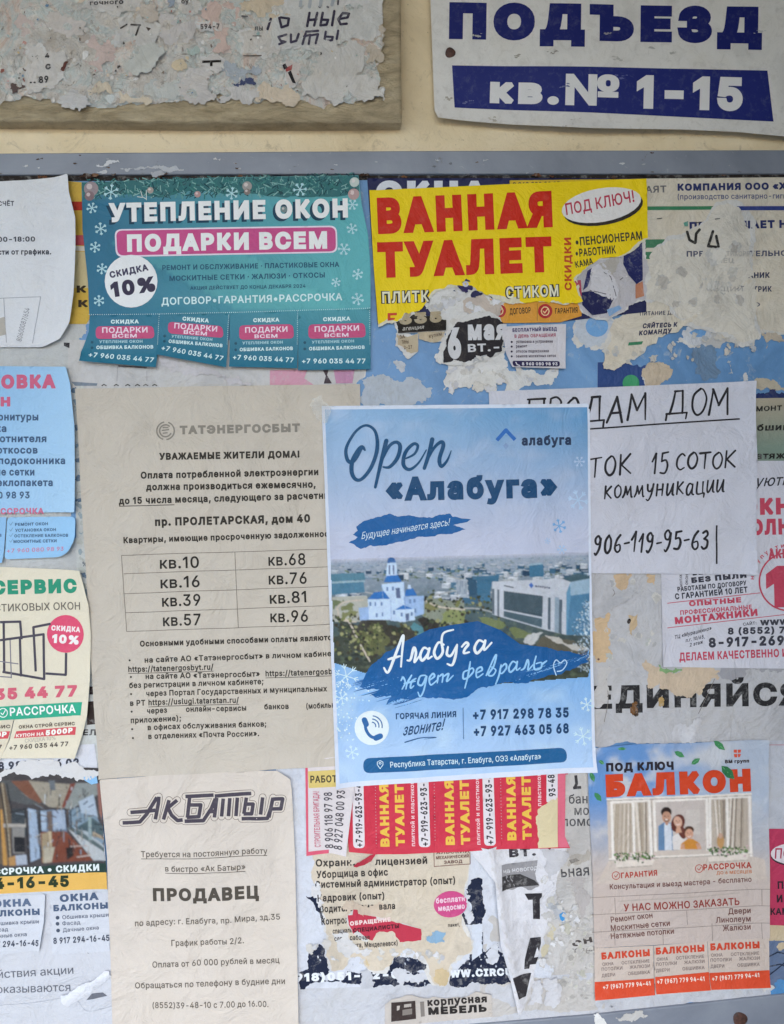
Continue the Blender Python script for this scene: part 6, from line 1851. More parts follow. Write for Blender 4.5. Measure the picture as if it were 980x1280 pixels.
for y, x, u in sorted(bl):
    w, h, d = rnd.uniform(4, 12) * (.6 + u), rnd.uniform(3, 8) * (.6 + u), rnd.uniform(1.5, 3) * (.6 + u)
    c = rnd.choice(pal_mid)
    city.poly([(x, y), (x + w, y + w * .06), (x + w, y + w * .06 - h), (x, y - h)], c, 99)
    city.poly([(x + w, y + w * .06), (x + w + d, y - d * .3), (x + w + d, y - d * .3 - h), (x + w, y + w * .06 - h)], mix(c, '#24384a', .4), 99)
    city.poly([(x, y - h), (x + w, y + w * .06 - h), (x + w + d, y - d * .3 - h), (x + d, y - h - d * .4)], mix(c, '#cdd0d6', .6), 99)
    for r_ in range(int(h / 1.7)):
        yy = y - h + .9 + r_ * 1.7
        city.poly([(x + .5, yy), (x + w - .5, yy + w * .06), (x + w - .5, yy + w * .06 + .7), (x + .5, yy + .7)], mix(c, '#2b4054', .45), 99)
    if rnd.random() < .7:
        for q in range(4):
            city.poly(ell(x + rnd.uniform(-2, w + 3), y + rnd.uniform(0, 2.5), rnd.uniform(.8, 2), rnd.uniform(.6, 1.3), n=7), rnd.choice(['#4d5d4a', '#3d4c42', '#66745a']), 99)
for q in ([(540, 745), (575, 738), (640, 742)], [(560, 720), (600, 728), (640, 724)], [(530, 765), (590, 760), (625, 768)], [(412, 742), (440, 738), (470, 742)]):
    city.stroke(q, 1.8, '#9a9c9c', True)
# the long pale block left of the office and the dark towers behind it
city.poly(zm(570, 680, 5.6)((0, 250), (75, 245), (80, 355), (0, 355)), '#a3abb6')
for i in range(6):
    city.stroke(zm(570, 680, 5.6)((6 + i * 12, 256), (8 + i * 12, 350)), .8, '#5c6c7c', cap='butt')
city.poly(zm(570, 680, 5.6)((80, 250), (140, 245), (150, 390), (90, 385)), '#2f4f66')
city.poly(zm(570, 680, 5.6)((140, 225), (300, 215), (290, 280), (240, 300), (238, 405), (150, 395)), '#3a6580')
city.poly(zm(570, 680, 5.6)((505, 150), (605, 140), (612, 225), (510, 230)), '#3f6c88')
city.poly(zm(570, 680, 5.6)((505, 150), (605, 140), (600, 128), (515, 135)), '#8fa8b8')
city.z = .3
za = zm(410, 680, 5.765)
zc = zm(570, 680, 5.6)
# teal long blocks at the left
city.poly(za((20, 215), (260, 205), (270, 255), (22, 270)), '#4d7688')
city.poly(za((22, 285), (255, 265), (265, 345), (25, 365)), '#47728a')
city.poly(za((20, 270), (262, 258), (262, 270), (22, 284)), '#8ea5b0')
# ground, paths and lawns round the church
city.poly(za((25, 380), (280, 370), (310, 560), (30, 560)), '#a3a39a')
city.poly(za((700, 380), (980, 420), (980, 600), (720, 560), (640, 470)), '#7f8578')
for q, c in [(((30, 400), (110, 400), (120, 430), (40, 470)), '#667052'), (((100, 445), (190, 440), (180, 480), (95, 480)), '#6f7450'), (((105, 490), (215, 485), (200, 530), (110, 540)), '#737650'),
             (((700, 430), (800, 470), (760, 475), (700, 465)), '#77764f'), (((820, 500), (980, 470), (985, 560), (800, 580)), '#7c8456'), (((30, 500), (130, 560), (230, 760), (40, 780)), '#3d433b'),
             (((150, 580), (420, 560), (640, 640), (560, 720), (420, 740), (300, 830)), '#383630'), (((250, 620), (360, 600), (450, 690), (380, 800), (280, 800)), '#5a5c3e'), (((640, 540), (810, 560), (820, 640), (700, 650)), '#322f2c'),
             (((580, 590), (620, 560), (720, 650), (660, 660)), '#4f7c86')]:
    o, _ = torn(all_torn(za(*q)), rnd.randint(0, 999), .16, 1, 2)
    city.poly(o, c)
    city.up(.004)
for q in (((60, 470), (110, 420), (250, 400)), ((90, 540), (150, 560), (220, 700), (300, 840)), ((690, 400), (800, 450), (980, 470)), ((70, 460), (90, 540), (200, 560))):
    city.stroke(za(*q), 2.2, '#b9aea0', True)
city.up(.01)
for i in range(420):           # printed tree clumps
    x, y = rnd.choice([(rnd.uniform(413, 455), rnd.uniform(768, 818)), (rnd.uniform(440, 525), rnd.uniform(778, 812)), (rnd.uniform(530, 575), rnd.uniform(738, 785)), (rnd.uniform(575, 640), rnd.uniform(745, 785)), (rnd.uniform(430, 470), rnd.uniform(780, 825))])
    r = rnd.uniform(.8, 3)
    o, _ = torn([(x + r * math.cos(a) * rnd.uniform(.6, 1.2), y + r * math.sin(a) * rnd.uniform(.6, 1.1), 1) for a in np.linspace(0, 6.28, 8)[:-1]], i, .2, 1, 1.2)
    city.poly(o, rnd.choice(['#2c3429', '#3c4532', '#555c3c', '#252b29', '#6f7448', '#37342b', '#4a4633', '#8a8a62']))
    city.z += .0006
# church: white walls, blue domes
ch = city
ch.z = .45
wl, bl, sh_ = '#b5c8e2', '#2d68aa', '#8fa9cd'
for q, c in [(((285, 395), (445, 390), (450, 545), (295, 545)), wl), (((385, 285), (545, 270), (560, 560), (450, 550)), wl), (((540, 375), (690, 370), (690, 500), (560, 540)), sh_),
             (((425, 130), (490, 130), (500, 240), (415, 245)), wl), (((220, 460), (290, 450), (295, 545), (230, 550)), sh_), (((490, 470), (620, 465), (625, 545), (515, 560)), wl)]:
    ch.poly(za(*q), c)
ch.up(.02)
for q, c in [(((285, 395), (330, 345), (400, 335), (445, 392)), bl), (((400, 270), (420, 225), (500, 220), (530, 270)), bl), (((550, 372), (560, 325), (610, 315), (640, 368)), bl), (((480, 470), (540, 435), (610, 462)), bl),
             (((425, 135), (430, 105), (455, 85), (480, 105), (488, 132)), '#3a6398'), (((450, 90), (448, 60), (456, 60), (460, 90)), '#3a6398'), (((570, 320), (575, 290), (592, 290), (598, 320)), wl)]:
    ch.poly(za(*q), c)
ch.up(.02)
for q in [(305, 430), (340, 430), (385, 428), (350, 510), (392, 505), (425, 320), (590, 410), (622, 405), (475, 490), (628, 475), (530, 505), (602, 500), (465, 318)]:
    ch.poly(za((q[0] - 7, q[1] - 14), (q[0] + 7, q[1] - 14), (q[0] + 7, q[1] + 14), (q[0] - 7, q[1] + 14)), '#6079a0')
for q in (((485, 315), (515, 310), (522, 385), (490, 385)), ((555, 500), (582, 495), (582, 548), (560, 550)), ((436, 150), (446, 150), (446, 215), (436, 215)), ((465, 150), (475, 150), (476, 215), (466, 215))):
    ch.poly(za(*q), '#576583')
ch.strokes([za((450, 400), (455, 545)), za((385, 290), (395, 390)), za((545, 275), (555, 470))], .8, '#8199bd', cap='butt')
# white office block at the right
of = city
of.z = .42
of.poly(zc((735, 245), (940, 215), (945, 640), (770, 635)), '#5d89a6')
of.poly(zc((250, 262), (480, 250), (735, 240), (800, 260), (770, 340), (770, 635), (640, 605), (250, 490)), '#b3b7c0')
of.up(.02)
of.poly(zc((735, 240), (850, 205), (945, 225), (945, 280), (800, 265)), '#3f5660')
of.poly(zc((795, 265), (945, 238), (945, 340), (800, 360)), '#8ea6b8')
of.poly(zc((800, 360), (945, 345), (945, 640), (775, 630)), '#4b7694')
of.poly(zc((330, 325), (605, 362), (603, 510), (330, 455)), '#3a4a54')
of.poly(zc((330, 465), (603, 522), (600, 585), (330, 505)), '#475a64')
of.poly(zc((250, 310), (265, 312), (265, 492), (250, 485)), '#59646e')
of.poly(zc((287, 315), (300, 317), (300, 505), (287, 498)), '#59646e')
of.poly(zc((642, 372), (662, 375), (660, 602), (640, 597)), '#4e5b67')
of.poly(zc((690, 370), (720, 372), (718, 622), (690, 615)), '#8494a2')
of.poly(zc((720, 385), (742, 388), (738, 628), (718, 622)), '#4e5b67')
of.up(.02)
for j in range(12):
    y = 335 + j * 10
    of.strokes([zc((332, y), (604, y + 40))], .3, '#5b6d76', cap='butt')
of.strokes([zc((330, 288), (400, 302))], 1.6, '#4b525c', cap='butt')
of.poly(zc((505, 285), (522, 265), (540, 290), (522, 308)), '#3c5ea0')
of.text('алабуга', *zc((548, 298))[0], *zc((655, 312))[0], 2.8, '#2d3550', .04)
for q, c in [(((150, 510), (250, 520), (350, 570), (320, 590), (180, 550)), '#6c7650'), (((370, 590), (420, 580), (530, 625), (480, 660), (400, 640)), '#67704c'), (((470, 680), (540, 620), (610, 620), (520, 710)), '#b2b3b4'),
             (((610, 640), (945, 730), (945, 830), (740, 800), (560, 700)), '#565348'), (((620, 640), (700, 650), (940, 740), (935, 755)), '#aeaaa4')]:
    o, _ = torn(all_torn(zc(*q)), rnd.randint(0, 999), .1, 1, 2)
    of.poly(o, c)
    of.up(.004)
of.z = .47
for i in range(420):           # frosted branches along the right margin
    u = rnd.random()
    x = 738 - abs(rnd.gauss(0, 10)) - .3
    y = rnd.uniform(748, 838)
    if x < 700 or x < 738 - (y - 735) * .5: continue
    a = rnd.uniform(0, 3.14)
    of.stroke([(x, y), (min(737.5, x + 2.6 * math.cos(a)), y + 2.6 * math.sin(a))], rnd.uniform(.4, .9), rnd.choice(['#c3d3e6', '#a9c1db', '#d2dcea', '#3c4a58', '#4f5d66']), cap='butt')
# brush sweep
br = PO_.ink('brush_sweep')
br.z = .55
o, _ = torn([(449, 858, 1), (471, 826, 1), (500, 804), (537, 786), (562, 781), (597, 776), (625, 787), (650, 805), (684, 809, 1), (720, 817, 1), (736, 826, 1), (712, 838, 1), (676, 847, 1), (643, 854, 1), (596, 861, 1), (548, 871, 1), (500, 874, 1),
             (482, 880, 1), (489, 870, 1), (463, 867, 1), (474, 861, 1)], 9, .07, 2, 3)
br.poly(o, lambda x, y: mix('#154d84', '#1f62a0', (y - 780) / 160))
for i in range(120):
    x0 = rnd.choice([rnd.uniform(440, 500), rnd.uniform(640, 735)])
    y0 = (852 + (x0 - 440) * .35 + rnd.uniform(-10, 16)) if x0 < 560 else 848 - (x0 - 640) * .28 + rnd.uniform(-5, 4)
    L_ = rnd.uniform(14, 42)
    x1 = min(736, x0 + L_)
    br.stroke([(x0, y0), ((x0 + x1) / 2, y0 - L_ * .14), (x1, y0 - L_ * .30)], [.3, rnd.uniform(.6, 1.6), .3], rnd.choice(['#1b5690', '#154d84', '#2663a0', '#7eaedb']), True, k=3)
snow = PO_.ink('frost_pattern')
snow.z = .5
for i in range(260):
    x, y = 416 + abs(rnd.gauss(0, 24)), rnd.uniform(812, 925)
    if x < 413 + (y - 720) * .045: continue
    if y < 830 + (x - 415) * .5: continue
    r = rnd.uniform(.4, 1.3)
    snow.poly(ell(x, y, r, n=6), rnd.choice(['#c7daf0', '#d3e1f2', '#a3c6e8', '#8fb8e2']))
for (x, y, r) in [(433, 845, 16), (427, 872, 9), (733, 880, 9), (728, 920, 12), (440, 940, 9)]:
    snow.next().flake(x, y, r, '#c4d8ee', 1.0, .3)
# lettering
op = PO_.ink('headline')
op.z = .62
zo = zm(420, 520, 6.125)
NV = '#17486e'
op.stroke(zo((222, 262), (200, 240), (165, 270), (125, 345), (120, 430), (150, 485), (200, 480), (270, 390), (315, 250), (300, 120), (230, 72), (150, 120), (80, 240), (85, 330), (120, 355), (160, 320), (200, 245)), [2, 6, 5, 5.5, 5, 4, 4.6, 5, 3.6, 3, 3.4, 4.5, 5, 3, 2.4], NV, True)
op.stroke(zo((385, 190), (350, 330), (300, 545)), [5.5, 5, 3.5], NV, True)
op.stroke(zo((350, 350), (400, 240), (455, 200), (490, 230), (470, 320), (410, 390), (360, 390)), [2, 4, 4, 5, 5, 4, 2], NV, True)
op.stroke(zo((535, 325), (600, 290), (625, 230), (590, 215), (530, 280), (515, 370), (560, 410), (630, 360), (690, 260)), [2, 3, 3.6, 4, 4.6, 5, 4, 2.6, 1.5], NV, True)
op.stroke(zo((735, 180), (710, 290), (675, 400)), [5.6, 5, 4.4], NV, True)
op.stroke(zo((690, 360), (745, 250), (800, 200), (820, 225), (790, 330), (805, 385), (850, 340), (880, 265)), [2, 3.5, 4.4, 5, 5, 4.4, 3, 1], NV, True)
op.text('«Алабуга»', 482, 626.5, 696.8, 621.6, 30, '#16436a', .05)
k = PO_.ink('logo')
k.z = .3
k.strokes([z7((628, 192), (659, 157), (690, 190))], 4.6, '#2f66ae', cap='butt')
k.poly(z7((659, 200), (669, 210), (659, 222), (649, 210)), '#7b93b8')
k.text('алабуга', 651.6, 557, 713.3, 556.2, 12.6, '#263652', .04)
k = PO_.ink('tagline_banner')
k.z = .3
o, _ = torn([q + (1,) for q in z7((125, 540), (155, 520), (138, 512), (155, 498), (150, 485), (200, 458), (330, 446), (470, 441), (478, 452), (540, 460), (480, 480), (522, 494), (440, 510), (380, 520), (300, 536), (200, 548), (165, 560))], 6, .06, 2, 3)
k.poly(o, '#1f5a94')
k.up(.2)
k.text('Будущее начинается здесь!', 451.7, 673.6, 561, 656.6, 8.6, '#c9d7e8', .0, .35)
k = PO_.ink('script_line')
k.z = .64
zs_ = zm(460, 780, 3.769)
LW = '#d6dcea'
def sc(lines, ws, col):
    for l in lines:
        k.stroke(zs_(*l), ws, col, True)
sc([((75, 205), (95, 225), (130, 140), (165, 52), (160, 130), (155, 200)), ((95, 165), (150, 150)), ((185, 170), (200, 165), (215, 110), (225, 135), (218, 178), (240, 150)),
    ((285, 120), (262, 110), (245, 145), (255, 170), (280, 140), (288, 112), (280, 160), (300, 150)), ((355, 95), (330, 85), (310, 130), (325, 160), (350, 130), (345, 80), (355, 40), (400, 25)),
    ((375, 105), (370, 140), (390, 145), (415, 100)), ((418, 95), (410, 150), (395, 190), (372, 185)), ((440, 105), (460, 85), (470, 95), (455, 115), (450, 135), (475, 130)),
    ((545, 85), (520, 75), (500, 110), (512, 135), (540, 105), (550, 75), (545, 120), (580, 85))], [2.4, 3.6, 3.2, 2.2], LW)
LB = '#8dbbe4'
sc([((155, 265), (165, 250), (175, 275), (160, 305)), ((205, 240), (185, 275), (178, 305)), ((225, 255), (205, 270), (200, 300), (215, 290)), ((170, 278), (222, 268)),
    ((270, 240), (245, 245), (235, 280), (255, 285), (275, 245), (262, 310), (245, 340), (235, 320)), ((290, 262), (312, 245), (305, 232), (288, 255), (295, 285), (325, 262)),
    ((330, 240), (325, 275)), ((335, 245), (352, 235), (348, 272)), ((355, 245), (378, 232), (370, 268), (400, 240)),
    ((480, 175), (470, 240), (455, 300)), ((472, 215), (450, 225), (448, 255), (470, 250), (495, 222), (490, 205), (475, 215)), ((510, 228), (535, 215), (530, 200), (510, 215), (512, 250), (540, 232)),
    ((555, 240), (590, 160), (602, 145), (590, 195), (565, 235), (585, 240), (600, 215), (580, 200)), ((625, 190), (615, 240), (600, 280)), ((622, 205), (645, 185), (650, 205), (630, 230), (618, 225)),
    ((700, 185), (680, 175), (662, 205), (670, 225), (695, 200), (702, 175), (698, 215), (715, 205)), ((720, 215), (735, 205), (750, 168), (755, 185), (752, 215), (775, 190)),
    ((790, 150), (780, 190), (785, 212), (812, 205), (815, 180), (790, 185)), ((815, 190), (840, 172))], [1.8, 2.6, 2.2, 1.6], LB)
k.stroke(zs_((885, 240), (872, 195), (885, 168), (905, 182), (925, 168), (935, 185), (915, 215), (890, 222)), 1.4, '#a9c6e4', True)
k = PO_.ink('snowflakes')
k.z = .3
k.next().flake(722.5, 625, 13, '#a9bfd8', 1.6, .2)
k.next().flake(699, 657.5, 9, '#6d9cc9', 1.2, .3)
k.next().flake(684, 676, 4, '#9db4d2', .8, .3)
k.next().flake(702, 687, 6, '#9db9d8', 1, 0)
k.next().flake(724, 577, 7, '#a9bcd6', 1, 0)
k = PO_.ink('hotline')
k.z = .62
k.poly(ell(464.6, 909, 21.5), '#d3dceb')
k.up(.04)
k.stroke(z8((180, 492), (184, 522), (202, 545), (230, 548)), 3.8, '#2a5f98', True)
k.stroke(z8((178, 488), (184, 503)), 7, '#2a5f98')
k.stroke(z8((217, 549), (232, 543)), 7, '#2a5f98')
k.strokes([[(464.6 + r * math.cos(a), 907 + r * math.sin(a)) for a in np.linspace(-1.45, .15, 8)] for r in (5, 9, 13)], 1.4, '#2a5f98')
k.text('ГОРЯЧАЯ ЛИНИЯ', 494.7, 898.5, 570, 895.8, 7.6, '#1d4068', .028)
k.text('звоните!', 503, 919, 553, 912, 14, '#1d4068', .01, .4)
k.stroke([(506, 927), (525, 921.5), (545, 921), (530, 923)], [1.6, 1, .4], '#27507c', True)
k.strokes([[(578.5, 884), (579, 923)]], .9, '#4a6d94', cap='butt')
k = PO_.ink('phone_numbers')
k.z = .62
k.text('+7 917 298 78 35', 591, 899.3, 710.3, 896, 12.6, '#1d3d62', .04)
k.text('+7 927 463 05 68', 592, 919.8, 710.7, 916, 12.6, '#1d3d62', .04)
k = PO_.ink('address_band')
k.z = .62
k.poly(round_poly([(454, 947), (707, 934), (709, 952), (454, 966)], 8.8), '#1f5989')
k.up(.05)
k.text('Республика Татарстан, г. Елабуга, ОЭЗ «Алабуга»', 487.7, 958.3, 676, 948.2, 7.2, '#c6d8ea', .008)
k.strokes([[(475, 960), (471.5, 955), (471.5, 951.5), (475, 949.5), (478.5, 951.5), (478.5, 955), (475, 960)], ell(475, 953, 1.3, n=8)], .8, '#c6d8ea')

# ---- clear tape over the poster's top left corner
tp = Sheet('clear_tape', 'crinkled clear tape on the top left corner of the poster', 'tape', torn([(391, 498, 1), (402, 494, 1), (414, 514), (409, 528, 1), (396, 524, 1)], 3, .1, 1)[0], 16, '#d3d2cc', [corner(398, 500, 12, 1)], (.8, 6), 3, None, 'tape', bare=True)

# ================================================================== top middle: navy flyer, yellow flyer and the torn remains round them
z6 = zm(450, 210, 3.63)
zr = zm(700, 210, 3.5)
s = Sheet('glazing_flyer', 'navy flyer with white letter tops peeking out behind the yellow bathroom flyer', 'flyer',
          torn([(459, 223), (640, 222.5), (808, 223), (808, 390), (700, 402, 1), (600, 402, 1), (472, 406)], 8, .1)[0], 2, '#20234a', (), (.2, 50), ink='glossink', mat='gloss')
k = s.ink('headline')
k.text('ОКНА', 470, 256, 611, 256, 30, '#c9ccd4', .06)
k.poly([(637, 225.5), (807, 223.6), (807, 300), (640, 300)], '#c9a92c')
k.up()
k.text('8 960 080 98 93', 641, 233, 700, 232, 5, '#4a4232', .03)
k = s.ink('contract_line')
k.poly([(612, 374), (728, 374), (727, 395), (700, 403), (628, 404)], '#c98c34')
k.up()
for (x, y, r) in [(624, 388.5, 8.6), (681.4, 389, 9)]:
    k.poly(ell(x, y, r), '#a3282c')
    k.up(.02)
    k.strokes([ell(x, y, r * .55, r * .6, n=10) + [ell(x, y, r * .55, r * .6, n=10)[0]], [(x - 2.5, y), (x - .5, y + 2.2), (x + 3, y - 2.6)]], 1.3, '#d9b98c')
k.text('ДОГОВОР', 637, 393.3, 663.5, 391.5, 7.6, '#3a2a18', .02)
k.text('ГАРАНТИЯ', 694, 392.3, 722, 391, 7, '#3a2a18', .02)
k.strokes([[(671.5, 380), (671.5, 401)]], .7, '#8d6a30')

# orange lower strip is part of that flyer; bring it forward of the residue
# ---- white residue torn open below the yellow flyer
scrap('paper_residue_patch', 'large white torn patch hanging below the yellow flyer', all_torn(z6((330, 560), (400, 528), (480, 545), (560, 555), (640, 590), (665, 600), (600, 640), (640, 700), (655, 850), (640, 960), (620, 1010), (560, 990),
      (380, 1010), (400, 900), (340, 850), (370, 790), (390, 730), (300, 640))), 2.6, '#cccac8', 61, 'paper residue', core=4, wr=(.9, 18), group=None)
scrap('paper_residue_patch', 'lumpy white torn patch beside the small white appointment tab', all_torn(z6((640, 900), (760, 915), (900, 910), (880, 960), (780, 970), (720, 1016), (660, 1016), (650, 960))), 1.2, '#c8c7c6', 62, 'paper residue', core=4, wr=(.9, 16))
scrap('paper_residue_patch', 'cockled grey white smear below the teal flyer corner on blue paint', all_torn(z6((0, 960), (120, 945), (260, 955), (330, 1000), (300, 1060), (0, 1060))), .6, '#a9b0ba', 63, 'paper residue', core=2, wr=(.7, 12))
scrap('paper_residue_patch', 'small white fleck on the blue board left of the dark date scrap', all_torn(z6((150, 880), (185, 875), (205, 905), (190, 930), (165, 910))), .4, '#b9bdc4', 64, 'paper residue', wr=(.4, 8))
s = scrap('date_scrap', 'black torn scrap with a white handset date and weekday', all_torn(z6((440, 700), (635, 690), (655, 740), (645, 830), (590, 860), (470, 882), (380, 885), (378, 845), (400, 760))), 5, '#2e2b2e', 65, bare=False, amp=.09)
k = s.ink('date_lettering')
k.text('6', *z6((402, 868))[0], *z6((462, 864))[0], 39, '#c2c1c4', .06)
k.text('мая', *z6((490, 782))[0], *z6((666, 779))[0], 25, '#c4c3c6', .05)
k.text('ВТ.-', *z6((490, 836))[0], *z6((632, 830))[0], 10, '#c4c3c6', .03)
k.text('АГ', *z6((510, 885))[0], *z6((580, 868))[0], 6, '#a9a8aa', .03)
s = scrap('number_scrap', 'black torn scrap with gold figures left of the date scrap', z6((160, 690, 1), (240, 665, 1), (300, 672, 1), (392, 690), (390, 736), (172, 750, 1)), 4.4, '#2a2623', 66, bare=False, amp=.1)
k = s.ink('number_lettering')
k.text('335', *z6((178, 712))[0], *z6((372, 700))[0], 14, '#a3957c', .07)
k.text('агенция', *z6((192, 738))[0], *z6((288, 730))[0], 5, '#b4afa8', .01, .3)
s = scrap('price_scrap', 'cream scrap with brown small print under the gold figures', z6((165, 752, 1), (262, 752), (264, 832), (230, 842, 1), (170, 800, 1)), 2.9, '#b3a48c', 67, bare=False, amp=.1)
k = s.ink('small_print')
for i, t in enumerate(('ЗА', 'ТИНЫ', '2-27')):
    k.text(t, *z6((180 + i * 10, 775 + i * 24))[0], *z6((205 + i * 16, 772 + i * 24))[0], 4.5, '#5b4c3c', .02)
s = scrap('price_scrap', 'second cream scrap strip between the gold figures and the date', z6((262, 748, 1), (385, 742, 1), (380, 765, 1), (330, 790, 1), (268, 775, 1)), 3.2, '#b5a68e', 68, bare=False, amp=.1)
k = s.ink('small_print')
k.text('купим', *z6((315, 772))[0], *z6((372, 760))[0], 5, '#6b5a46', .02)
s = scrap('small_scrap', 'dark violet torn scrap on top of the white patch', all_torn(z6((440, 535), (470, 515), (505, 520), (512, 550), (480, 568))), 4.6, '#35305a', 69, bare=False)
k = s.ink('letter')
k.text('о', *z6((475, 545))[0], *z6((497, 530))[0], 9, '#b9b8c4', .06)
scrap('small_scrap', 'peach stained paper scrap in the middle of the white patch', all_torn(z6((480, 590), (560, 570), (640, 610), (640, 690), (500, 695), (470, 640))), 3.4, '#b9aca2', 70, wr=(.6, 14), core=2)
s = Sheet('appointment_tab', 'small white tear tab with bullet list and navy phone bar', 'tear tab', [(627, 408.5), (668, 406), (707.6, 405), (706.5, 461), (672, 460), (640, 459), (632, 440)], 5.6, '#c3bfc4', [edge(640, 459, 706, 461, 18, 1.5)], (.3, 30), 6)
k = s.ink('tab_lettering')
k.text('БЕСПЛАТНЫЙ ВЫЕЗД', 640.6, 415, 696, 413.4, 4.6, '#4a4468', .04)
k.text('В ДЕНЬ ОБРАЩЕНИЯ', 643, 422.4, 694.6, 420.8, 4.2, '#a05a6c', .03)
for t, x1, y in [('установка и устранение', 691, 429), ('ремонт', 659, 434.8), ('откосы подоконники', 686, 441), ('замена москитных сеток', 695, 447)]:
    k.text(t, 645, y, x1, y - .6, 3.9, '#5c5660', .03)
    k.poly(ell(639.5, y - 1.5, 1.4, n=8), '#3c3848')
k.poly(round_poly([(640, 451), (699.5, 451.5), (699, 458.5), (641, 458)], 3), '#2c2748')
k.up()
k.text('8 960 080 98 93', 652, 457, 696.5, 457, 4, '#c9c6cc', .04)
k.strokes([[(644.5, 453), (646, 456), (649, 457)]], 1.3, '#c9c6cc')

# ---- yellow bathroom flyer
oy, oy2 = torn([(461.6, 238.4), (640, 230), (807.5, 223.7), (809, 260), (810, 297, 1), (792, 308, 1), (771, 321, 1), (743, 328, 1), (728, 338, 1), (717, 348, 1), (721, 362, 1), (728, 377, 1), (704, 380, 1), (680, 377, 1), (656, 379, 1), (634, 372, 1),
                (615, 368, 1), (593, 359, 1), (560, 356, 1), (541, 364, 1), (533, 378, 1), (524, 388, 1), (506, 391, 1), (496, 402, 1), (473, 406), (472, 400), (467, 334)], 21, .08, 2.6)
YE = Sheet('bathroom_flyer', 'bright yellow bathroom repair flyer with huge red words, torn along the bottom', 'flyer', oy, 5, '#e2c20c', [edge(462, 238, 472, 406, 18, 1.2), corner(809, 240, 40, 1.4), corner(730, 375, 30, 1.2), edge(462, 238, 808, 224, 10, .5)],
           (.35, 90), 7, None, 'gloss', 'glossink', core='#cfc9b4', coreout=oy2)
k = YE.ink('headline')
RD = '#bb2410'
k.text('ВАННАЯ', 472.6, 293, 691, 284, 45.5, RD, .058)
k.text('ТУАЛЕТ', 472.6, 347.7, 690.5, 340, 44.5, RD, .058)
k = YE.ink('outline_words')
for t, x0, y0, x1, y1 in [('ПЛИТК', 477, 380, 537, 378), ('СТИКОМ', 632, 374, 699, 371)]:
    k.gid = x0
    k.text(t, x0 - .5, y0, x1 + .5, y1, 16, '#2a2420', .085)
k.up()
for t, x0, y0, x1, y1 in [('ПЛИТК', 478, 379.2, 536.2, 377.2), ('СТИКОМ', 633, 373.3, 698.2, 370.3)]:
    k.gid = x0 - 1
    k.text(t, x0, y0, x1, y1, 14.4, '#d3cfb8', .022)
k.next().poly([(484.5, 391.5), (496, 391), (496, 394), (488, 394.5), (488, 397.5), (494, 397.3), (493, 399.5), (484.5, 401)], '#b93a24')
k = YE.ink('turnkey_oval')
k.poly(ell(754, 260.3, 50, 21, -.17), '#2e2824')
k.up(.03)
k.poly(ell(751.5, 256.5, 50, 21, -.17), '#d5d1cf')
k.up(.03)
k.text('ПОД КЛЮЧ!', 708, 269, 793, 252.5, 14.6, '#ac3048', .014, .05)
k = YE.ink('discount_words')
k.text('СКИДКИ', 714.5, 363, 714, 297, 8.8, '#b5451f', .035)
k.text('•ПЕНСИОНЕРАМ', 720, 307.5, 803, 299.3, 10.6, '#32302a', .022)
k.text('•РАБОТНИК', 720, 321.3, 770, 316.5, 10, '#32302a', .022)
k.text('КАМА', 720, 335, 742, 330, 8.2, '#32302a', .022)

# ---- torn photo of a worker in navy, right of the yellow flyer
s = scrap('photo_scrap', 'torn photo scrap of a worker in navy overalls', all_torn(zr((60, 490), (90, 440), (160, 405), (270, 375), (365, 315), (372, 480), (375, 575), (300, 600), (210, 660), (140, 655), (85, 600), (100, 540))), 3.4, '#b4b0b4', 71, bare=False, wr=(.7, 16), amp=.1)
k = s.ink('printed_worker')
k.poly(zr((280, 375), (358, 325), (362, 490), (335, 508), (300, 470), (276, 420)), '#262a58')
k.poly(zr((330, 510), (362, 495), (368, 560), (330, 572)), '#b2795e')
k.poly(zr((92, 545), (130, 538), (238, 565), (205, 635), (140, 645), (98, 600)), '#24264c')
k.poly(zr((120, 450), (150, 430), (120, 520), (100, 535)), '#2c2f5c')
k.up()
o, _ = torn(all_torn(zr((140, 435), (180, 410), (205, 440), (235, 480), (250, 570), (225, 580), (130, 530))), 4, .1)
k.poly(o, '#c3c0c4')
o, _ = torn(all_torn(zr((165, 425), (205, 400), (255, 385), (250, 430), (225, 470), (190, 445))), 6, .12)
k.poly(o, '#a9a39c')
k.strokes(zs(zr, [[(130, 535), (235, 560)], [(262, 490), (275, 480)], [(180, 450), (220, 475), (245, 560)]]), 1, '#5c5860')
k.poly(zr((62, 495), (90, 490), (95, 560), (80, 570)), '#a8485c')
k.poly(zr((60, 470), (85, 450), (78, 480)), '#3c5a38')
k.poly(zr((205, 620), (260, 600), (270, 615), (215, 650)), '#7d9ec4')

# ---- blue board details right of centre
s = scrap('pasted_paper', 'dark navy pasted rectangle with a green dot under the white house notice', [(747, 453), (785, 452, 1), (817, 452, 1), (822, 500), (747, 500)], .4, '#2c4478', 72, 'pasted paper', bare=False, group='old pasted layers', mat='gloss', ink='glossink')
k = s.ink('green_dot')
k.poly(ell(788.6, 479, 10.5), '#3c8f62')
scrap('paper_residue_patch', 'cream lump of torn paper over the dark navy rectangle', all_torn(zr((360, 880), (400, 850), (450, 850), (490, 905), (440, 945), (400, 1000), (370, 950))), 1.4, '#bcac98', 73, 'paper residue', core=3, wr=(.8, 12))
s = scrap('ring_sticker', 'white ring shaped sticker remains right of the yellow flyer', all_torn(ell(743, 411, 25, 23, n=14)), .3, '#b6bcc6', 74, 'sticker', bare=False, wr=(.4, 14))
k = s.ink('sticker_centre')
k.poly(ell(746, 408, 14, 13), '#6f9bc8')
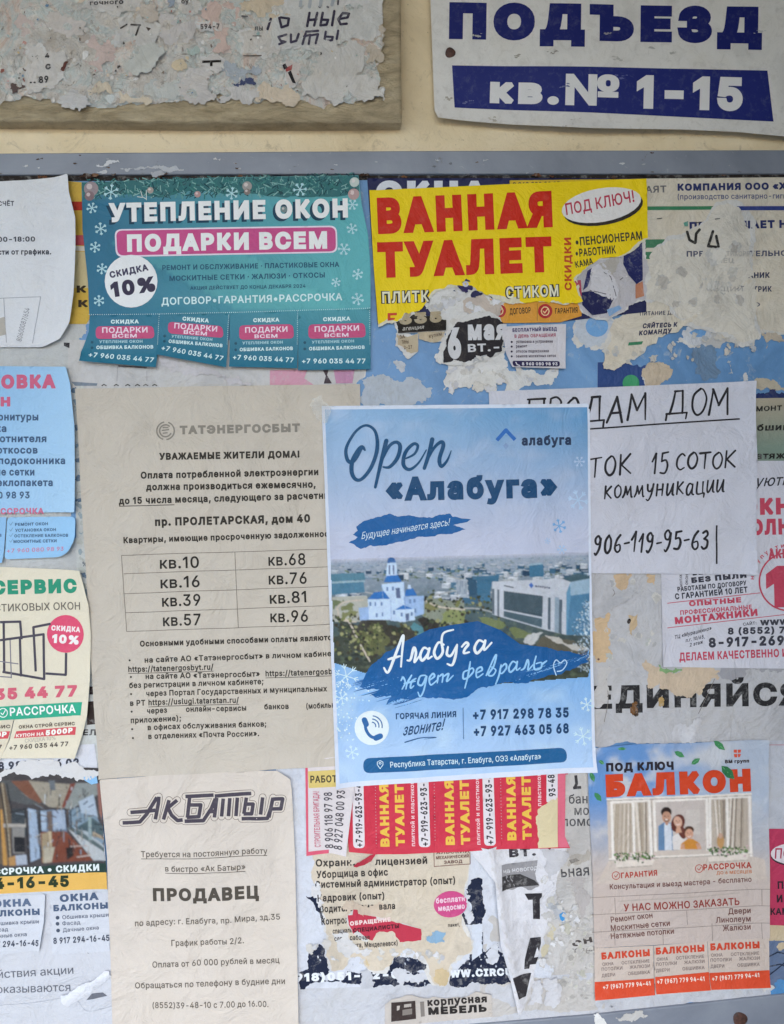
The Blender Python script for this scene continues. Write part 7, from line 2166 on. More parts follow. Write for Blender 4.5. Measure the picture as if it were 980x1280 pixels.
s = scrap('ring_sticker', 'smile shaped white sticker remains under the torn company sheet', all_torn(zr((535, 750), (560, 690), (640, 690), (668, 740), (640, 775), (590, 780))), .3, '#bdbfc4', 75, 'sticker', bare=False, wr=(.4, 14))
k = s.ink('sticker_centre')
k.poly(zr((565, 720), (600, 700), (640, 715), (630, 738), (590, 740)), '#6a96c4')
for i, (q, c, lb) in enumerate([(((700, 690), (740, 760), (700, 790), (640, 790), (660, 740)), '#b3b2b2', 'white crumb of paper at the torn edge of the company sheet'), (((800, 910), (815, 895), (822, 930), (800, 935)), '#c3c3c6', 'tiny white pointed crumb above the house notice'),
                                (((880, 720), (950, 700), (985, 760), (900, 790)), '#b7aa9a', 'tan torn crumb at the right under the company sheet'), (((730, 850), (750, 845), (755, 900), (735, 900)), '#a9b0b8', 'thin upright white chip on the blue paint'),
                                (((600, 780), (680, 790), (700, 900), (620, 930), (590, 850)), '#6c85a0', 'greyish stain patch of thin paper on the blue paint'), (((820, 930), (880, 920), (985, 960), (985, 975), (850, 960)), '#b2a896', 'cream torn strip at the right edge above the green flyer')]):
    scrap('paper_crumb', lb, all_torn(zr(*q)), .5 + .1 * i, c, 80 + i, 'paper crumb', core=1.5, wr=(.5, 10), group='torn crumbs on the blue paint')
rnd = random.Random(8)

# ---- torn cream company sheet, top right
zr2 = zr
oc, oc2 = torn([(800, 223.3), (1000, 221.3), (1000, 424, 1), (951, 412, 1), (940, 428, 1), (911, 427, 1), (880, 405, 1), (854, 407, 1), (823, 421, 1), (800, 444, 1), (754, 461, 1), (757, 440, 1), (762, 412, 1), (782, 394, 1), (800, 380)], 31, .09, 3)
CO = Sheet('company_poster', 'cream company job poster, top right, half scraped away', 'poster', oc, 1.6, '#cac1b2', [corner(754, 461, 40, 1.5), edge(800, 444, 854, 407, 14, .8)], (.4, 60), 7, None, 'old', 'ink', core='#c6c2bc', coreout=oc2)
NB = '#2d3360'
k = CO.ink('company_heading')
k.text('ХАЯТ', 797, 241.3, 833, 240.5, 8.6, '#6c6a6c', .022)
k.text('КОМПАНИЯ ООО «ХАЯТ', 847, 238.6, 1010, 236.6, 9, NB, .05)
k.text('(производство санитарно-гигиенических', 847, 249.3, 1030, 247.8, 6.8, '#55597a', .012)
k.poly([(800, 258), (895, 257.6), (894, 262), (800, 262.6)], '#3c7a58')
k.poly([(921, 258), (1000, 257.6), (1000, 263), (921, 263)], '#34407c')
k.poly([(803, 299.5), (846, 299), (846, 309.5), (803, 310)], '#44785a')
k.poly([(803, 315), (846, 314.5), (846, 323.5), (803, 324)], '#44785a')
k = CO.ink('text_lines')
k.text('ПРИГЛАШАЕТ НА', 862, 287.5, 995, 284.6, 10, NB, .05)
k.text('ПРЕДПОЛАГАТЕЛЬНОЕ', 858, 321, 990, 320, 7, '#4a4c62', .03)
k.text('МЕХАНИК', 914, 348, 962, 347.4, 7, '#3f4156', .035)
k.text('ЭЛЕКТРИК', 918, 365, 964.5, 364.6, 7, '#3f4156', .035)
k.text('ОБО', 926, 384, 950, 383, 5, '#54566a', .02)
k.text('ПИТАНИЕ ДА', 800, 394.5, 844, 393, 5, '#4a4a58', .02)
k.text('СЯЙТЕСЬ К', 803, 410.4, 846, 408.6, 6, '#34364e', .045, .2)
k.text('КОМАНДУ', 798.6, 419.4, 839, 416.4, 6, '#34364e', .045, .2)
k.poly([(786, 428), (804, 426.5), (802, 430.5), (785, 432)], '#3c7a58')
s = scrap('scraped_patch', 'pale scraped patch with black marker strokes over the company sheet', all_torn(zr((372, 500), (395, 400), (420, 345), (490, 312), (540, 310), (600, 260), (640, 235), (690, 165), (780, 170), (835, 300), (830, 420), (850, 520), (855, 640), (870, 740), (800, 765), (740, 730), (660, 700), (590, 690),
          (480, 600), (380, 575))), 2.6, '#cbc5bb', 76, 'paper residue', bare=False, amp=.1, core=3, wr=(.5, 30))
k = s.ink('marker_strokes')
k.strokes(zs(zr, [[(556, 280), (566, 315), (590, 328)], [(610, 270), (595, 288), (592, 326)], [(668, 278), (648, 342)], [(648, 342), (682, 346)], [(683, 298), (693, 345)]]), 3.4, '#33312f', cap='round')
k.strokes(zs(zr, [[(592, 240), (612, 238)], [(678, 224), (698, 222)], [(425, 222), (445, 220)]]), 1.1, '#454446')
k.poly(zr((540, 240), (560, 232), (560, 255), (545, 255)), '#5c9486')
k.text('АНТИКОРР', *zr((690, 385))[0], *zr((830, 385))[0], 6, '#aaa5a0', .02)
k.text('СПЕЦ', *zr((660, 415))[0], *zr((760, 415))[0], 6, '#aea9a3', .02)
k.text('ОБЩИЙ', *zr((640, 540))[0], *zr((800, 540))[0], 6, '#a8a39d', .02)

# ---- handwritten house for sale notice
zh = zm(600, 450, 2.579)
HS = Sheet('house_notice', 'white sheet with a house offer handwritten in black felt pen', 'notice', [(611, 489), (760, 484), (942, 476.4), (943.5, 520), (945, 566), (944.3, 717.5), (840, 717), (700, 716), (620, 716)], 4.2, '#bfbfc9',
           [edge(943, 476, 944, 717, 26, 1.8), edge(700, 716, 944, 717, 14, 1.0), fold(780, 480, 770, 717, 30, .5), fold(610, 600, 944, 590, 30, .7), corner(942, 476, 50, 2.5), corner(944, 717, 50, 2.5)], (.9, 50), creases=(10, 8, 16))
k = HS.ink('handwriting')
ik = '#2a282c'
k.hand('ПРОДАМ', *zh((150, 208))[0], *zh((535, 196))[0], 33, 2.9, ik, 3)
k.hand('ДОМ', *zh((600, 182))[0], *zh((797, 177))[0], 31, 2.9, ik, 5)
k.strokes([zh((200, 230), (360, 222), (600, 205), (835, 190))], 2, ik, True)
k.hand('ТОК', *zh((352, 378))[0], *zh((487, 366))[0], 25, 2.8, ik, 7)
k.hand('15', *zh((552, 366))[0], *zh((606, 362))[0], 25, 2.8, ik, 9)
k.hand('СОТОК', *zh((628, 354))[0], *zh((822, 346))[0], 20, 2.7, ik, 11)
k.hand('коммуникации', *zh((398, 446))[0], *zh((787, 427))[0], 21, 2.4, ik, 13)
k.hand('906-119-95-63', *zh((366, 626))[0], *zh((737, 606))[0], 23, 2.8, ik, 15)
k.strokes([zh((763, 535), (762, 655))], 2.2, ik)

# ---- greenish flyer, right edge
s = Sheet('repair_flyer', 'greenish flyer fragment with slanted black words at the right edge', 'flyer', [(930, 498), (1010, 497), (1010, 578), (930, 577)], 1.2, lambda x, y: mix('#a39a88', '#75867a', (y - 500) / 60), (), (.3, 40), ink='oldink', mat='gloss')
k = s.ink('text_lines')
k.text('РЕМОНТ', 931, 515, 977, 513, 6.4, '#2c2c2a', .03, .1)
k.text('обшивка', 936, 539, 1004, 537, 8.5, '#2c2c2a', .03, .1)
k.text('натяжные', 936, 574, 1010, 572.5, 8.5, '#2c2c2a', .03, .1)
scrap('pasted_paper', 'navy torn strip above the greenish flyer at the right edge', [(935, 499), (943, 494, 1), (962, 487, 1), (985, 484, 1), (1000, 499)], .9, '#26325e', 77, 'pasted paper', group='old pasted layers', core=2)

# ---- red and white window ad, right
zw = zm(730, 680, 3.92)
RW = Sheet('window_advert', 'white window advert with red words and a big red figure in a ring', 'advert', [(820, 640), (930, 576), (1010, 576), (1010, 836), (900, 834.5), (828, 833), (826, 718)], 2.4, '#c1c0c9', [edge(828, 833, 980, 834, 16, 1.0), edge(826, 718, 828, 833, 14, .8)], (.4, 60))
R2 = '#b34458'
k = RW.ink('headline')
k.text('уютные', 943, 608.5, 1010, 605, 14, '#2f2f36', .008, .35)
k.text('ОКНА', 927, 644, 1010, 642.5, 21, R2, .055)
k.text('ПОЛНЫЙ', 923, 669.5, 1022, 667, 20, R2, .055)
k.text('АКЦИЯ', 960.6, 698.5, 1002, 697, 12, R2, .05)
k = RW.ink('ring_figure')
k.strokes([[(985 + 36 * math.cos(a), 727 + 36 * math.sin(a)) for a in np.linspace(.6, 5.6, 40)]], 2.0, R2)
k.text('1', 958, 759.5, 985, 759, 52, R2, .07)
for i, chh in enumerate('не упустите'):
    if chh == ' ': continue
    a = math.pi * (1.02 + .052 * i)
    x, y = 985 + 43 * math.cos(a), 727 + 43 * math.sin(a)
    k.text(chh, x, y, x - 4.0 * math.sin(a), y + 4.0 * math.cos(a), 5.2, R2, .02)
k = RW.ink('text_lines')
bk = '#3a3a44'
k.text('БЕЗ ШУМА И', 866, 719.5, 934, 712, 6.6, bk, .05)
k.text('БЕЗ ПЫЛИ', 864.5, 729, 933, 722, 7, bk, .06)
k.text('РАБОТАЕМ ПО ДОГОВОРУ', 847, 739.6, 933, 731.4, 6, bk, .035)
k.text('С ГАРАНТИЕЙ 10 ЛЕТ', 844, 749.4, 934.6, 740.4, 7.5, bk, .035)
k.text('МОНТАЖ', 853, 733, 852.5, 718, 3.2, bk, .02)
k.text('ОКОН', 860, 731, 860, 718, 3.2, bk, .02)
k.text('ОПЫТНЫЕ', 861.4, 758, 926.4, 753, 6.8, R2, .05)
k.text('ПРОФЕССИОНАЛЬНЫЕ', 850.4, 768.8, 939.7, 761.4, 5.8, R2, .03)
k.text('МОНТАЖНИКИ', 844, 780.3, 947, 769.6, 8.8, R2, .05)
k.strokes([[(834, 754), (950, 741)], [(834, 784.8), (1000, 766)]], .9, R2, cap='butt')
k.text('ТЦ «Мурашкино»', 843, 799, 889.4, 787.3, 4.6, bk, .02, .3)
k.text('п.г. 10/65,', 857, 802.8, 881, 797.8, 4.4, bk, .02, .3)
k.text('2 этаж', 862, 808.5, 878.7, 804.3, 4.4, bk, .02, .3)
k.text('САЙТ:', 929, 782.3, 945.6, 780.4, 3.8, bk, .02)
k.text('WWW.', 950, 782, 990, 780.5, 7, bk, .05)
k.text('8 (8552) 7', 910, 793.3, 981, 791.6, 8.6, bk, .045)
k.text('8-917-269-', 886, 809.5, 990, 806, 12.2, bk, .045)
k.text('ДЕЛАЕМ КАЧЕСТВЕННО И', 849, 826, 984, 820.8, 10.2, R2, .03)

# ---- torn white sheet with big letters, right
BL = Sheet('slogan_sheet', 'torn white sheet with one huge dark word across it, right side', 'sheet', torn([(738, 700), (1010, 700), (1010, 925), (960, 926), (880, 928, 1), (868, 926, 1), (800, 931, 1), (738, 934)], 41, .06)[0], 1.0, '#b1b0b3', [corner(870, 928, 30, 1)], (.9, 34), 7, None, 'old', 'oldink')
k = BL.ink('slogan')
k.text('СОЕДИНЯЙСЯ', 672, 887.5, 1000, 881.5, 29, '#2b2a2c', .036)
PT = 'torn patches on the slogan sheet'
def patch(lb, q, col, l, sd, **kk):
    return scrap('torn_patch', lb, all_torn(zw(*q)), l, col, sd, 'torn patch', group=PT, **kk)
patch('cream torn patch covering the middle letters of the huge word', ((300, 565), (375, 610), (480, 600), (600, 600), (665, 620), (660, 665), (600, 685), (540, 735), (470, 745), (420, 715), (310, 700)), '#bfac96', 1.9, 91, core=3)
patch('ochre bare strip along the left edge of the slogan sheet', ((50, 375), (125, 335), (130, 430), (120, 560), (60, 580)), '#bfa585', 1.7, 92, core=2)
patch('small ochre bare patch with a dark hole', ((215, 350), (265, 340), (260, 400), (235, 450), (220, 440)), '#b9a283', 1.7, 93, core=1.5)
patch('ochre bare patch at the top of the slogan sheet', ((150, 150), (235, 150), (210, 215), (160, 215)), '#bda487', 1.6, 94, core=1.5)
patch('second ochre bare patch under the hem of the house notice', ((300, 150), (350, 150), (345, 200), (310, 190)), '#bda487', 1.6, 95, core=1.5)
patch('dark edged grey flap torn across the left part', ((55, 300), (150, 260), (275, 235), (200, 290), (110, 340), (55, 360)), '#aaa9ac', 2.1, 96, curl=[edge(744, 772, 800, 740, 8, 1.2)])
patch('wavy white flap along the left lower edge', ((60, 590), (130, 600), (110, 660), (120, 760), (100, 870), (70, 950), (50, 940)), '#b6b3b3', 1.8, 97, core=2)
patch('grey torn lip under the red window advert', ((640, 640), (720, 600), (810, 575), (990, 600), (990, 620), (830, 615), (690, 660)), '#9a999e', 2.0, 98, core=2)
patch('rounded white lower lip of the slogan sheet', ((430, 960), (440, 900), (560, 850), (585, 820), (560, 930), (540, 980), (480, 990)), '#bcbbbf', 1.9, 99, curl=[edge(862, 930, 875, 890, 14, 1.8)])
patch('thin green torn sliver above the cream patch', ((365, 590), (480, 612), (480, 622), (370, 622)), '#7fa070', 1.95, 100, core=1)
k = BL.ink('stain')
k.z = .2
k.poly(ell(786.2, 776.4, 2.4, 3.4, .3, 12), '#2e2420')
for (x, y, rx, ry, c) in [(792, 885, 5, 9, '#6a4a2e'), (795, 892, 3, 4, '#3a2818'), (826, 877, 3.5, 7, '#a58a5c'), (748, 824, 1.5, 1.5, '#5c3a34')]:
    o, _ = torn(all_torn(ell(x, y, rx, ry, .2, 8)), int(x), .2, 1, 1.5)
    k.next().poly(o, c)
k.next().strokes(zs(zw, [[(140, 220), (150, 240), (140, 255)], [(560, 830), (575, 800), (640, 660)], [(125, 600), (108, 650), (118, 760), (98, 870)]]), .7, '#77706a', True)
residue('paper_residue', 'countless small torn flakes over the slogan sheet', zw((60, 160), (370, 200), (360, 560), (120, 560)), 14, ['#b1b0b2', '#a9a8aa', '#b9b6b2', '#aeb0ac'], (3, 9), 1.5, 18)

# ================================================================== bottom middle: red tear strip, job list, circus poster and remains
zq = zm(360, 950, 4.9)
zp = zm(540, 950, 4.4545)
za7 = zm(360, 1100, 4.9)
za8 = zm(540, 1100, 4.4545)
# grey sheet between circus remains and the balcony flyer
GS = Sheet('grey_sheet', 'grey white torn sheet with stray letters left of the balcony flyer', 'sheet', torn([(600, 940), (752, 940), (756, 1262), (700, 1266, 1), (640, 1268, 1), (600, 1270)], 43, .06)[0], .4, '#b7b3b0', (), (1.0, 30), 7, None, 'old', 'oldink')
k = GS.ink('stray_letters')
k.text('банный', 711, 1004.5, 762, 1003.5, 12, '#4c4a4c', .01)
k.text('можно', 718, 1018.8, 765, 1018, 12, '#4c4a4c', .01)
k.text('ломов', 702, 1032.6, 750, 1032, 12, '#4c4a4c', .01)
k.next().strokes([zp((795, 155), (805, 130), (800, 85)), zp((785, 155), (830, 152))], 3.6, '#3c3a3c', cap='butt')
k.text('ьная', 701.6, 1096.5, 736.6, 1094, 13.5, '#4a484a', .012)
k.text('он', *zm(660, 1040, 5.57)((312, 800))[0], *zm(660, 1040, 5.57)((450, 765))[0], 9, '#4c4644', .03)
k.text('телеф', *zm(660, 1040, 5.57)((290, 850))[0], *zm(660, 1040, 5.57)((480, 842))[0], 9, '#7c7876', .0)
zl2 = zm(660, 1040, 5.57)
k.next().poly(zl2((285, 195), (340, 180), (380, 175), (385, 190), (300, 220)), '#7a746e')
MS = 'torn pieces left of the balcony flyer'
def mpiece(lb, q, col, l, sd, z=zl2, **kk):
    return scrap('torn_piece', lb, all_torn(z(*q)), l, col, sd, 'torn piece', group=MS, **kk)
mpiece('brown edged flap pointing right beside the balcony flyer', ((275, 215), (300, 165), (420, 120), (425, 200), (350, 230), (280, 245)), '#a69f97', .9, 111, core=2)
mpiece('dark grey triangular layer beside the balcony flyer', ((265, 330), (330, 310), (430, 300), (430, 480), (400, 560), (375, 600), (330, 480)), '#aba5a3', .9, 112, core=2)
mpiece('long white torn tongue running down between poster remains and flyer', ((240, 330), (300, 400), (330, 480), (365, 600), (375, 640), (330, 760), (250, 830), (200, 960), (110, 900), (85, 870), (130, 700), (150, 560), (200, 420)), '#b9b6b4', 1.3, 113, wr=(.9, 18), core=4)
mpiece('blue spotted grey crumple in the torn remains', ((130, 500), (200, 480), (250, 550), (275, 600), (240, 640), (150, 600)), '#a3a6aa', 2.0, 114, wr=(1.0, 9))
mpiece('cream lump under the blue spotted crumple', ((130, 720), (170, 640), (230, 650), (180, 760), (100, 870), (90, 830)), '#bdb49c', 1.8, 115, wr=(.8, 12))
mpiece('white rounded flap at the bottom beside the poster remains', ((100, 1030), (200, 1010), (225, 1060), (210, 1190), (120, 1210), (95, 1190)), '#bfbec2', 2.0, 116, curl=[edge(695, 1225, 698, 1254, 12, 1.6)])
mpiece('second white rounded flap at the bottom of the poster remains', ((10, 1040), (90, 1030), (98, 1190), (0, 1210)), '#bdbcc0', 1.8, 117, curl=[edge(676, 1225, 677, 1254, 8, 1.4)])
residue('paper_residue', 'countless small torn flakes beside the balcony flyer', zl2((230, 640), (440, 560), (460, 1180), (230, 1190)), 60, ['#b5b2b0', '#aeaaa8', '#bcb8b2', '#a6a29e', '#b2b0a4'], (2.5, 8), 1.0, 28)

# circus poster
CI = Sheet('event_poster', 'dark event poster in white shreds behind the cream job list', 'poster', torn([(345, 940), (640, 940), (660, 1100), (690, 1212, 1), (688, 1222, 1), (668, 1222, 1), (640, 1226), (500, 1232), (345, 1237)], 44, .06)[0], .8, '#c3c6cf', (), (.5, 40), 7, None, 'old', 'oldink')
k = CI.ink('dark_artwork')
dn = '#20263a'
def dark(q, z, sd, col=dn):
    o, _ = torn(all_torn(z(*q)), sd, .12, 1, 2)
    k.next().poly(o, col)
dark(((110, 95), (165, 98), (190, 150), (230, 225), (225, 270), (205, 235), (170, 170)), za7, 1)
dark(((140, 430), (190, 390), (225, 425), (240, 500), (250, 570), (130, 570)), za7, 2)
dark(((70, 565), (180, 556), (450, 566), (600, 545), (760, 556), (900, 556), (1000, 565), (1000, 622), (720, 643), (460, 655), (78, 672)), za7, 12)
dark(((620, 530), (670, 440), (720, 470), (850, 475), (868, 560), (620, 565)), za7, 13)
dark(((185, 60), (215, 0), (280, -5), (280, 245), (222, 250), (165, 248), (170, 180)), za8, 3)
dark(((100, 585), (90, 560), (150, 490), (210, 440), (215, 400), (300, 400), (365, 350), (380, 400), (440, 570), (300, 580)), za8, 4)
dark(((410, 440), (470, 430), (490, 470), (440, 470)), za7, 5)
dark(((640, 490), (680, 425), (780, 420), (720, 480)), za7, 6, '#3c4258')
k = CI.ink('white_lettering', mat='ink')
k.z = .18
k.text('8(918)051-82-01', 349, 1227.8, 507, 1222.6, 10.5, '#d3d6dc', .055)
k.text('WWW.CIRCUS', 549, 1222.3, 650, 1218.6, 9.6, '#d3d6dc', .055)
k.text('КЕРЧ', 666, 1216, 692, 1215, 8.5, '#c3c6ce', .05)
k.poly(za8((222, 252), (280, 242), (282, 405), (222, 448)), '#c3c8d2')
k.poly(ell(583, 1134, 7, 8), '#bfc4ce')
k.poly(za8((278, 290), (284, 290), (284, 405), (275, 405)), dn)
rnd = random.Random(6)
k.up()
for i in range(70):
    x, y = rnd.choice([(rnd.uniform(388, 545), rnd.uniform(1195, 1236)), (rnd.uniform(575, 630), rnd.uniform(1190, 1226)), (rnd.uniform(490, 535), rnd.uniform(1188, 1232))])
    if y > 1213 and (374 < x < 508 or x > 556): continue
    o, _ = torn([(x + rnd.uniform(.4, 1.4) * math.cos(a), y + rnd.uniform(.6, 2.6) * math.sin(a), 1) for a in (0, 1.2, 2.4, 3.6, 4.8)], i, .2, 1, 1.2)
    k.poly(o, rnd.choice(['#a9aeb9', '#8a8f9e', '#c2c5cc']))
scrap('pasted_paper', 'long white bottom sheet under the event poster', [(366, 1226), (480, 1230), (640, 1222), (760, 1215), (1010, 1205), (1010, 1244, 1), (900, 1254, 1), (806, 1264, 1), (740, 1271, 1), (620, 1282, 1), (480, 1282), (366, 1300)], .3, '#b9bac0', 119, 'pasted paper', group='old pasted layers', wr=(.7, 24), amp=.05)
rnd2 = random.Random(3)

# job list
oj, oj2 = torn([(392, 1050), (590, 1050), (584, 1100, 1), (577, 1145, 1), (578, 1160, 1), (589, 1176, 1), (588, 1190, 1), (563, 1206, 1), (558, 1228, 1), (543, 1230, 1), (535, 1205, 1), (512, 1186, 1), (492, 1196, 1), (480, 1212, 1), (462, 1212, 1), (450, 1196, 1), (437, 1196, 1), (428, 1212, 1), (414, 1212, 1), (411, 1170, 1), (405, 1146, 1), (398, 1122, 1)], 45, .09, 2.5)
JL = Sheet('job_list', 'cream vacancy list with black lines of jobs, torn below', 'notice', oj, 2.2, '#c5b9a8', [corner(415, 1212, 40, 1), corner(588, 1178, 30, .8), fold(500, 1060, 470, 1210, 20, .5)], (.6, 40), 6, None, 'old', 'ink', core='#cac7c4', coreout=oj2)
k = JL.ink('text_lines')
jd = '#3a3634'
k.text('Охранник с лицензией', 394.7, 1083, 534, 1079.6, 9.2, jd, .026)
k.text('Уборщица в офис', 395.7, 1097.6, 485, 1094, 9.2, jd, .026)
k.text('Системный администратор (опыт)', 394, 1110, 569, 1104.6, 9, jd, .026)
k.text('Кадровик (опыт)', 397, 1127, 480.4, 1123.6, 9, jd, .026)
k.text('Водитель самосвала', 400, 1140.6, 494, 1136, 8.6, jd, .026)
k.text('Контролёр', 402, 1156, 446, 1153, 8.6, jd, .026)
k.text('специалист', 416, 1166.6, 446, 1165, 6.4, jd, .02)
k.text('серая рабочая', 418, 1176, 462, 1174, 6.4, jd, .02)
k.text('(Елабуга, Менделеевск)', 427, 1185.6, 497, 1180.8, 6.4, jd, .02)
k.text('пакет,', 560, 1158.5, 575, 1157.5, 4.5, jd, .02)
k = JL.ink('stamp_box')
k.strokes([zp((10, 505), (210, 500), (212, 578), (12, 592), (10, 505))], .9, '#77564e')
k.text('АЛЬСКИЙ', 545, 1067.5, 586, 1065.5, 4, '#6a4e48', .03)
k.text('МЕХАНИЧЕСКИЙ', 545, 1074, 586, 1071.6, 4, '#6a4e48', .03)
k.text('ЗАВОД', 555, 1079.6, 578, 1078.4, 4, '#6a4e48', .03)
k = JL.ink('pink_oval')
k.poly(ell(563, 1130, 21, 16.5, -.1), '#bd4a7c')
k.up()
k.text('бесплатн', 545, 1129, 581, 1126, 7, '#dcc0cc', .03)
k.text('медосмо', 548, 1138.5, 581, 1135.5, 7, '#dcc0cc', .03)
s = scrap('inner_scrap', 'red torn scrap with dark and white print inside the vacancy list', za7((365, 215, 1), (395, 215), (400, 180), (425, 182), (430, 208), (540, 225, 1), (545, 245, 1), (700, 270), (815, 300, 1), (815, 370, 1), (540, 376, 1), (470, 345, 1), (425, 310, 1), (400, 330, 1), (375, 280, 1)), 3.2, '#b03548', 121, bare=False, amp=.05, mat='gloss', ink='glossink')
k = s.ink('small_print')
k.text('ОБРАЩЕНИЕ', 437.6, 1157, 488.6, 1151.6, 5.4, '#d9c3c0', .05)
k.text('СПЕЦИАЛИСТЫ', 441.6, 1165.4, 498.8, 1159.8, 5.2, '#4a1f28', .04)
scrap('inner_scrap', 'beige torn underside patch above the red scrap', all_torn(za7((330, 165), (430, 140), (540, 150), (640, 190), (560, 225), (440, 205), (400, 180), (365, 210))), 2.9, '#bfae9c', 122, core=1.5)
scrap('inner_scrap', 'cream torn patch hiding the middle of the first vacancy line', all_torn(zq((372, 590), (450, 600), (560, 560), (600, 600), (560, 650), (450, 660), (390, 640))), 2.9, '#c7bcac', 137, core=1.5)
scrap('inner_scrap', 'white ragged strip along the torn left edge of the vacancy list', all_torn(za7((165, 0), (190, 20), (200, 70), (225, 140), (245, 260), (235, 290), (205, 200), (180, 110))), 2.9, '#c9c8ca', 138, core=1.5)
scrap('inner_scrap', 'long white peeled scrap across the bottom lines of the vacancy list', all_torn(za7((270, 330), (330, 300), (370, 350), (420, 400), (520, 430), (470, 470), (400, 440), (350, 470), (300, 420))), 2.9, '#c6c4c4', 139, core=2, curl=[edge(420, 1190, 470, 1190, 10, 1.4)])
scrap('inner_scrap', 'white peeled flap over the dark artwork right of the pink oval', all_torn(za8((170, 40), (215, 90), (230, 190), (205, 250), (185, 200), (190, 120))), 2.9, '#c3c4cb', 140, core=2)
scrap('inner_scrap', 'white triangular torn shard over the white web address band', all_torn(za8((300, 410), (360, 350), (372, 430), (330, 470))), 2.4, '#c3c5cc', 141, core=2)
scrap('inner_scrap', 'white torn shard between the two dark numbers bands', all_torn(za7((640, 560), (700, 545), (860, 550), (880, 600), (800, 640), (700, 650))), 1.9, '#bfc0c6', 142, core=3)
scrap('inner_scrap', 'white torn triangle under the red scrap', all_torn(za7((395, 330), (430, 310), (475, 345), (540, 376), (700, 375), (720, 400), (600, 400), (480, 380))), 2.8, '#c3bfbd', 123, core=1.5)
scrap('inner_scrap', 'small sky blue torn scrap at the right of the vacancy list', all_torn(za7((845, 345), (900, 310), (965, 320), (960, 380), (870, 385))), 3.0, '#82a3bf', 124, core=2.5)
scrap('inner_scrap', 'ochre round torn patch at the lower right of the vacancy list', all_torn(za8((20, 500), (60, 490), (95, 520), (85, 580), (40, 590), (10, 560))), 3.1, '#c3af8c', 125, core=2)
scrap('inner_scrap', 'ochre torn patch in the lower middle of the vacancy list', all_torn(za7((480, 470), (540, 440), (600, 450), (590, 530), (500, 545))), 3.0, '#c3b190', 126, core=2)
scrap('inner_scrap', 'white peaked torn scrap over the dark artwork', all_torn(za7((660, 430), (740, 420), (800, 465), (760, 480), (690, 475))), 2.6, '#c6c9d0', 127, core=1)
scrap('inner_scrap', 'grey crumpled torn scrap left of the white web address', all_torn(za7((440, 560), (480, 540), (520, 590), (510, 660), (450, 665))), 2.0, '#b4b5bb', 128, core=2, wr=(.9, 10))

# red tear strip of the bathroom flyer and the crew flyer over it
RS = Sheet('bathroom_flyer', 'red row of bathroom repair tear tabs hanging below the blue poster', 'flyer', [(436, 940), (712, 930), (710, 968), (436, 982)], 4.6, '#c2384c', (), (.25, 50), 7, None, 'gloss', 'glossink')
def red_tab(outline, x, yb, yt, sl, curl, full=True, plab=None, words=True):
    tb = RS.tab('tear_off_tab', outline, '#bd3346', curl, .15, mat='gloss', plabel=plab)
    k = tb.ink('tab_lettering')
    if words:
        k.text('ВАННАЯ', x + 13.5, yb, x + 13.5 - sl, yt + 1, 11.4, '#d8b04a', .05)
        k.text('ТУАЛЕТ', x + 32.6, yb - .5, x + 32.6 - sl, yt + 1, 11.4, '#d8b04a', .05)
        k.text('плиткой и пластиком', x + 45.4, yb - .5, x + 45.4 - sl, yt - 4, 5.2, '#dcbcc0', .02)
    if full:
        k.poly(round_poly([(x + 49.5 - sl, yt - 12), (x + 63.5 - sl, yt - 12), (x + 64.5, yb + .6), (x + 50, yb + .6)], 5), '#cfc8cc')
        k.up()
        k.text('+7-919-623-93-48', x + 61.8, yb - 1, x + 61.3 - sl, yt - 12, 8.6, '#2f2a30', .03)
    return tb
red_tab([(430, 978), (468, 972), (470, 1030), (471, 1067), (436, 1064)], 391.5, 1059, 987, .8, [edge(436, 1064, 471, 1067, 16, 1.5)], words=False)
red_tab([(468, 972), (541, 968), (542, 1020), (543, 1065), (505, 1067), (470.5, 1067)], 473.5, 1058, 979, 1.6, [edge(471, 1067, 543, 1065, 14, 1.2)])
red_tab([(541, 968), (624, 962), (625, 1010), (626, 1060), (585, 1063), (542.5, 1064.5)], 555, 1055.5, 974, 1.8, [edge(542, 1064, 626, 1060, 18, 2)])
tb = red_tab([(624, 962), (707, 955), (706.5, 1010), (706, 1045), (712, 1059), (665, 1060), (625.5, 1060.5)], 632, 1050, 969, 1.5, [edge(625, 1060, 712, 1059, 16, 1.4)], False, 'red tear tab with a cream torn gap over its number')
k = tb.ink('torn_gap')
k.z = .2
o, _ = torn([(672, 1012, 1), (680, 1006, 1), (688, 1000, 1), (697, 996), (697, 1058), (672, 1059, 1)], 7, .1, 1, 2)
k.poly(round_poly([(683, 950), (697, 950), (697, 1000), (683, 1003)], 2), '#cfc8cc')
k.poly(o, '#c9bb98')
k.poly([(697, 958), (706.5, 956), (706, 1045), (711, 1058), (697.5, 1058)], '#cb6478')
k.up()
k.text('93-48', 694.6, 995, 693, 968, 8.6, '#2f2a30', .03)
for xs, ys in ((468, 972), (541.5, 968), (624.5, 962)):
    k2 = RS.ink('perforation')
    k2.z = .35
    for i in range(24):
        k2.poly(ell(xs + 1 + i * .07, ys + 4 + i * 3.9, .6, n=6), '#a99aa0')
scrap('red_flap', 'folded red torn flap under the tear tabs', z6((0, 0), (0, 0), (0, 0)) if False else zq((400, 650, 1), (450, 615, 1), (540, 568, 1), (510, 622, 1), (470, 642, 1), (420, 657, 1)), 4.0, '#b23546', 129, amp=.06, core=1.5, curl=[edge(441, 1083, 470, 1067, 6, 1.2)])
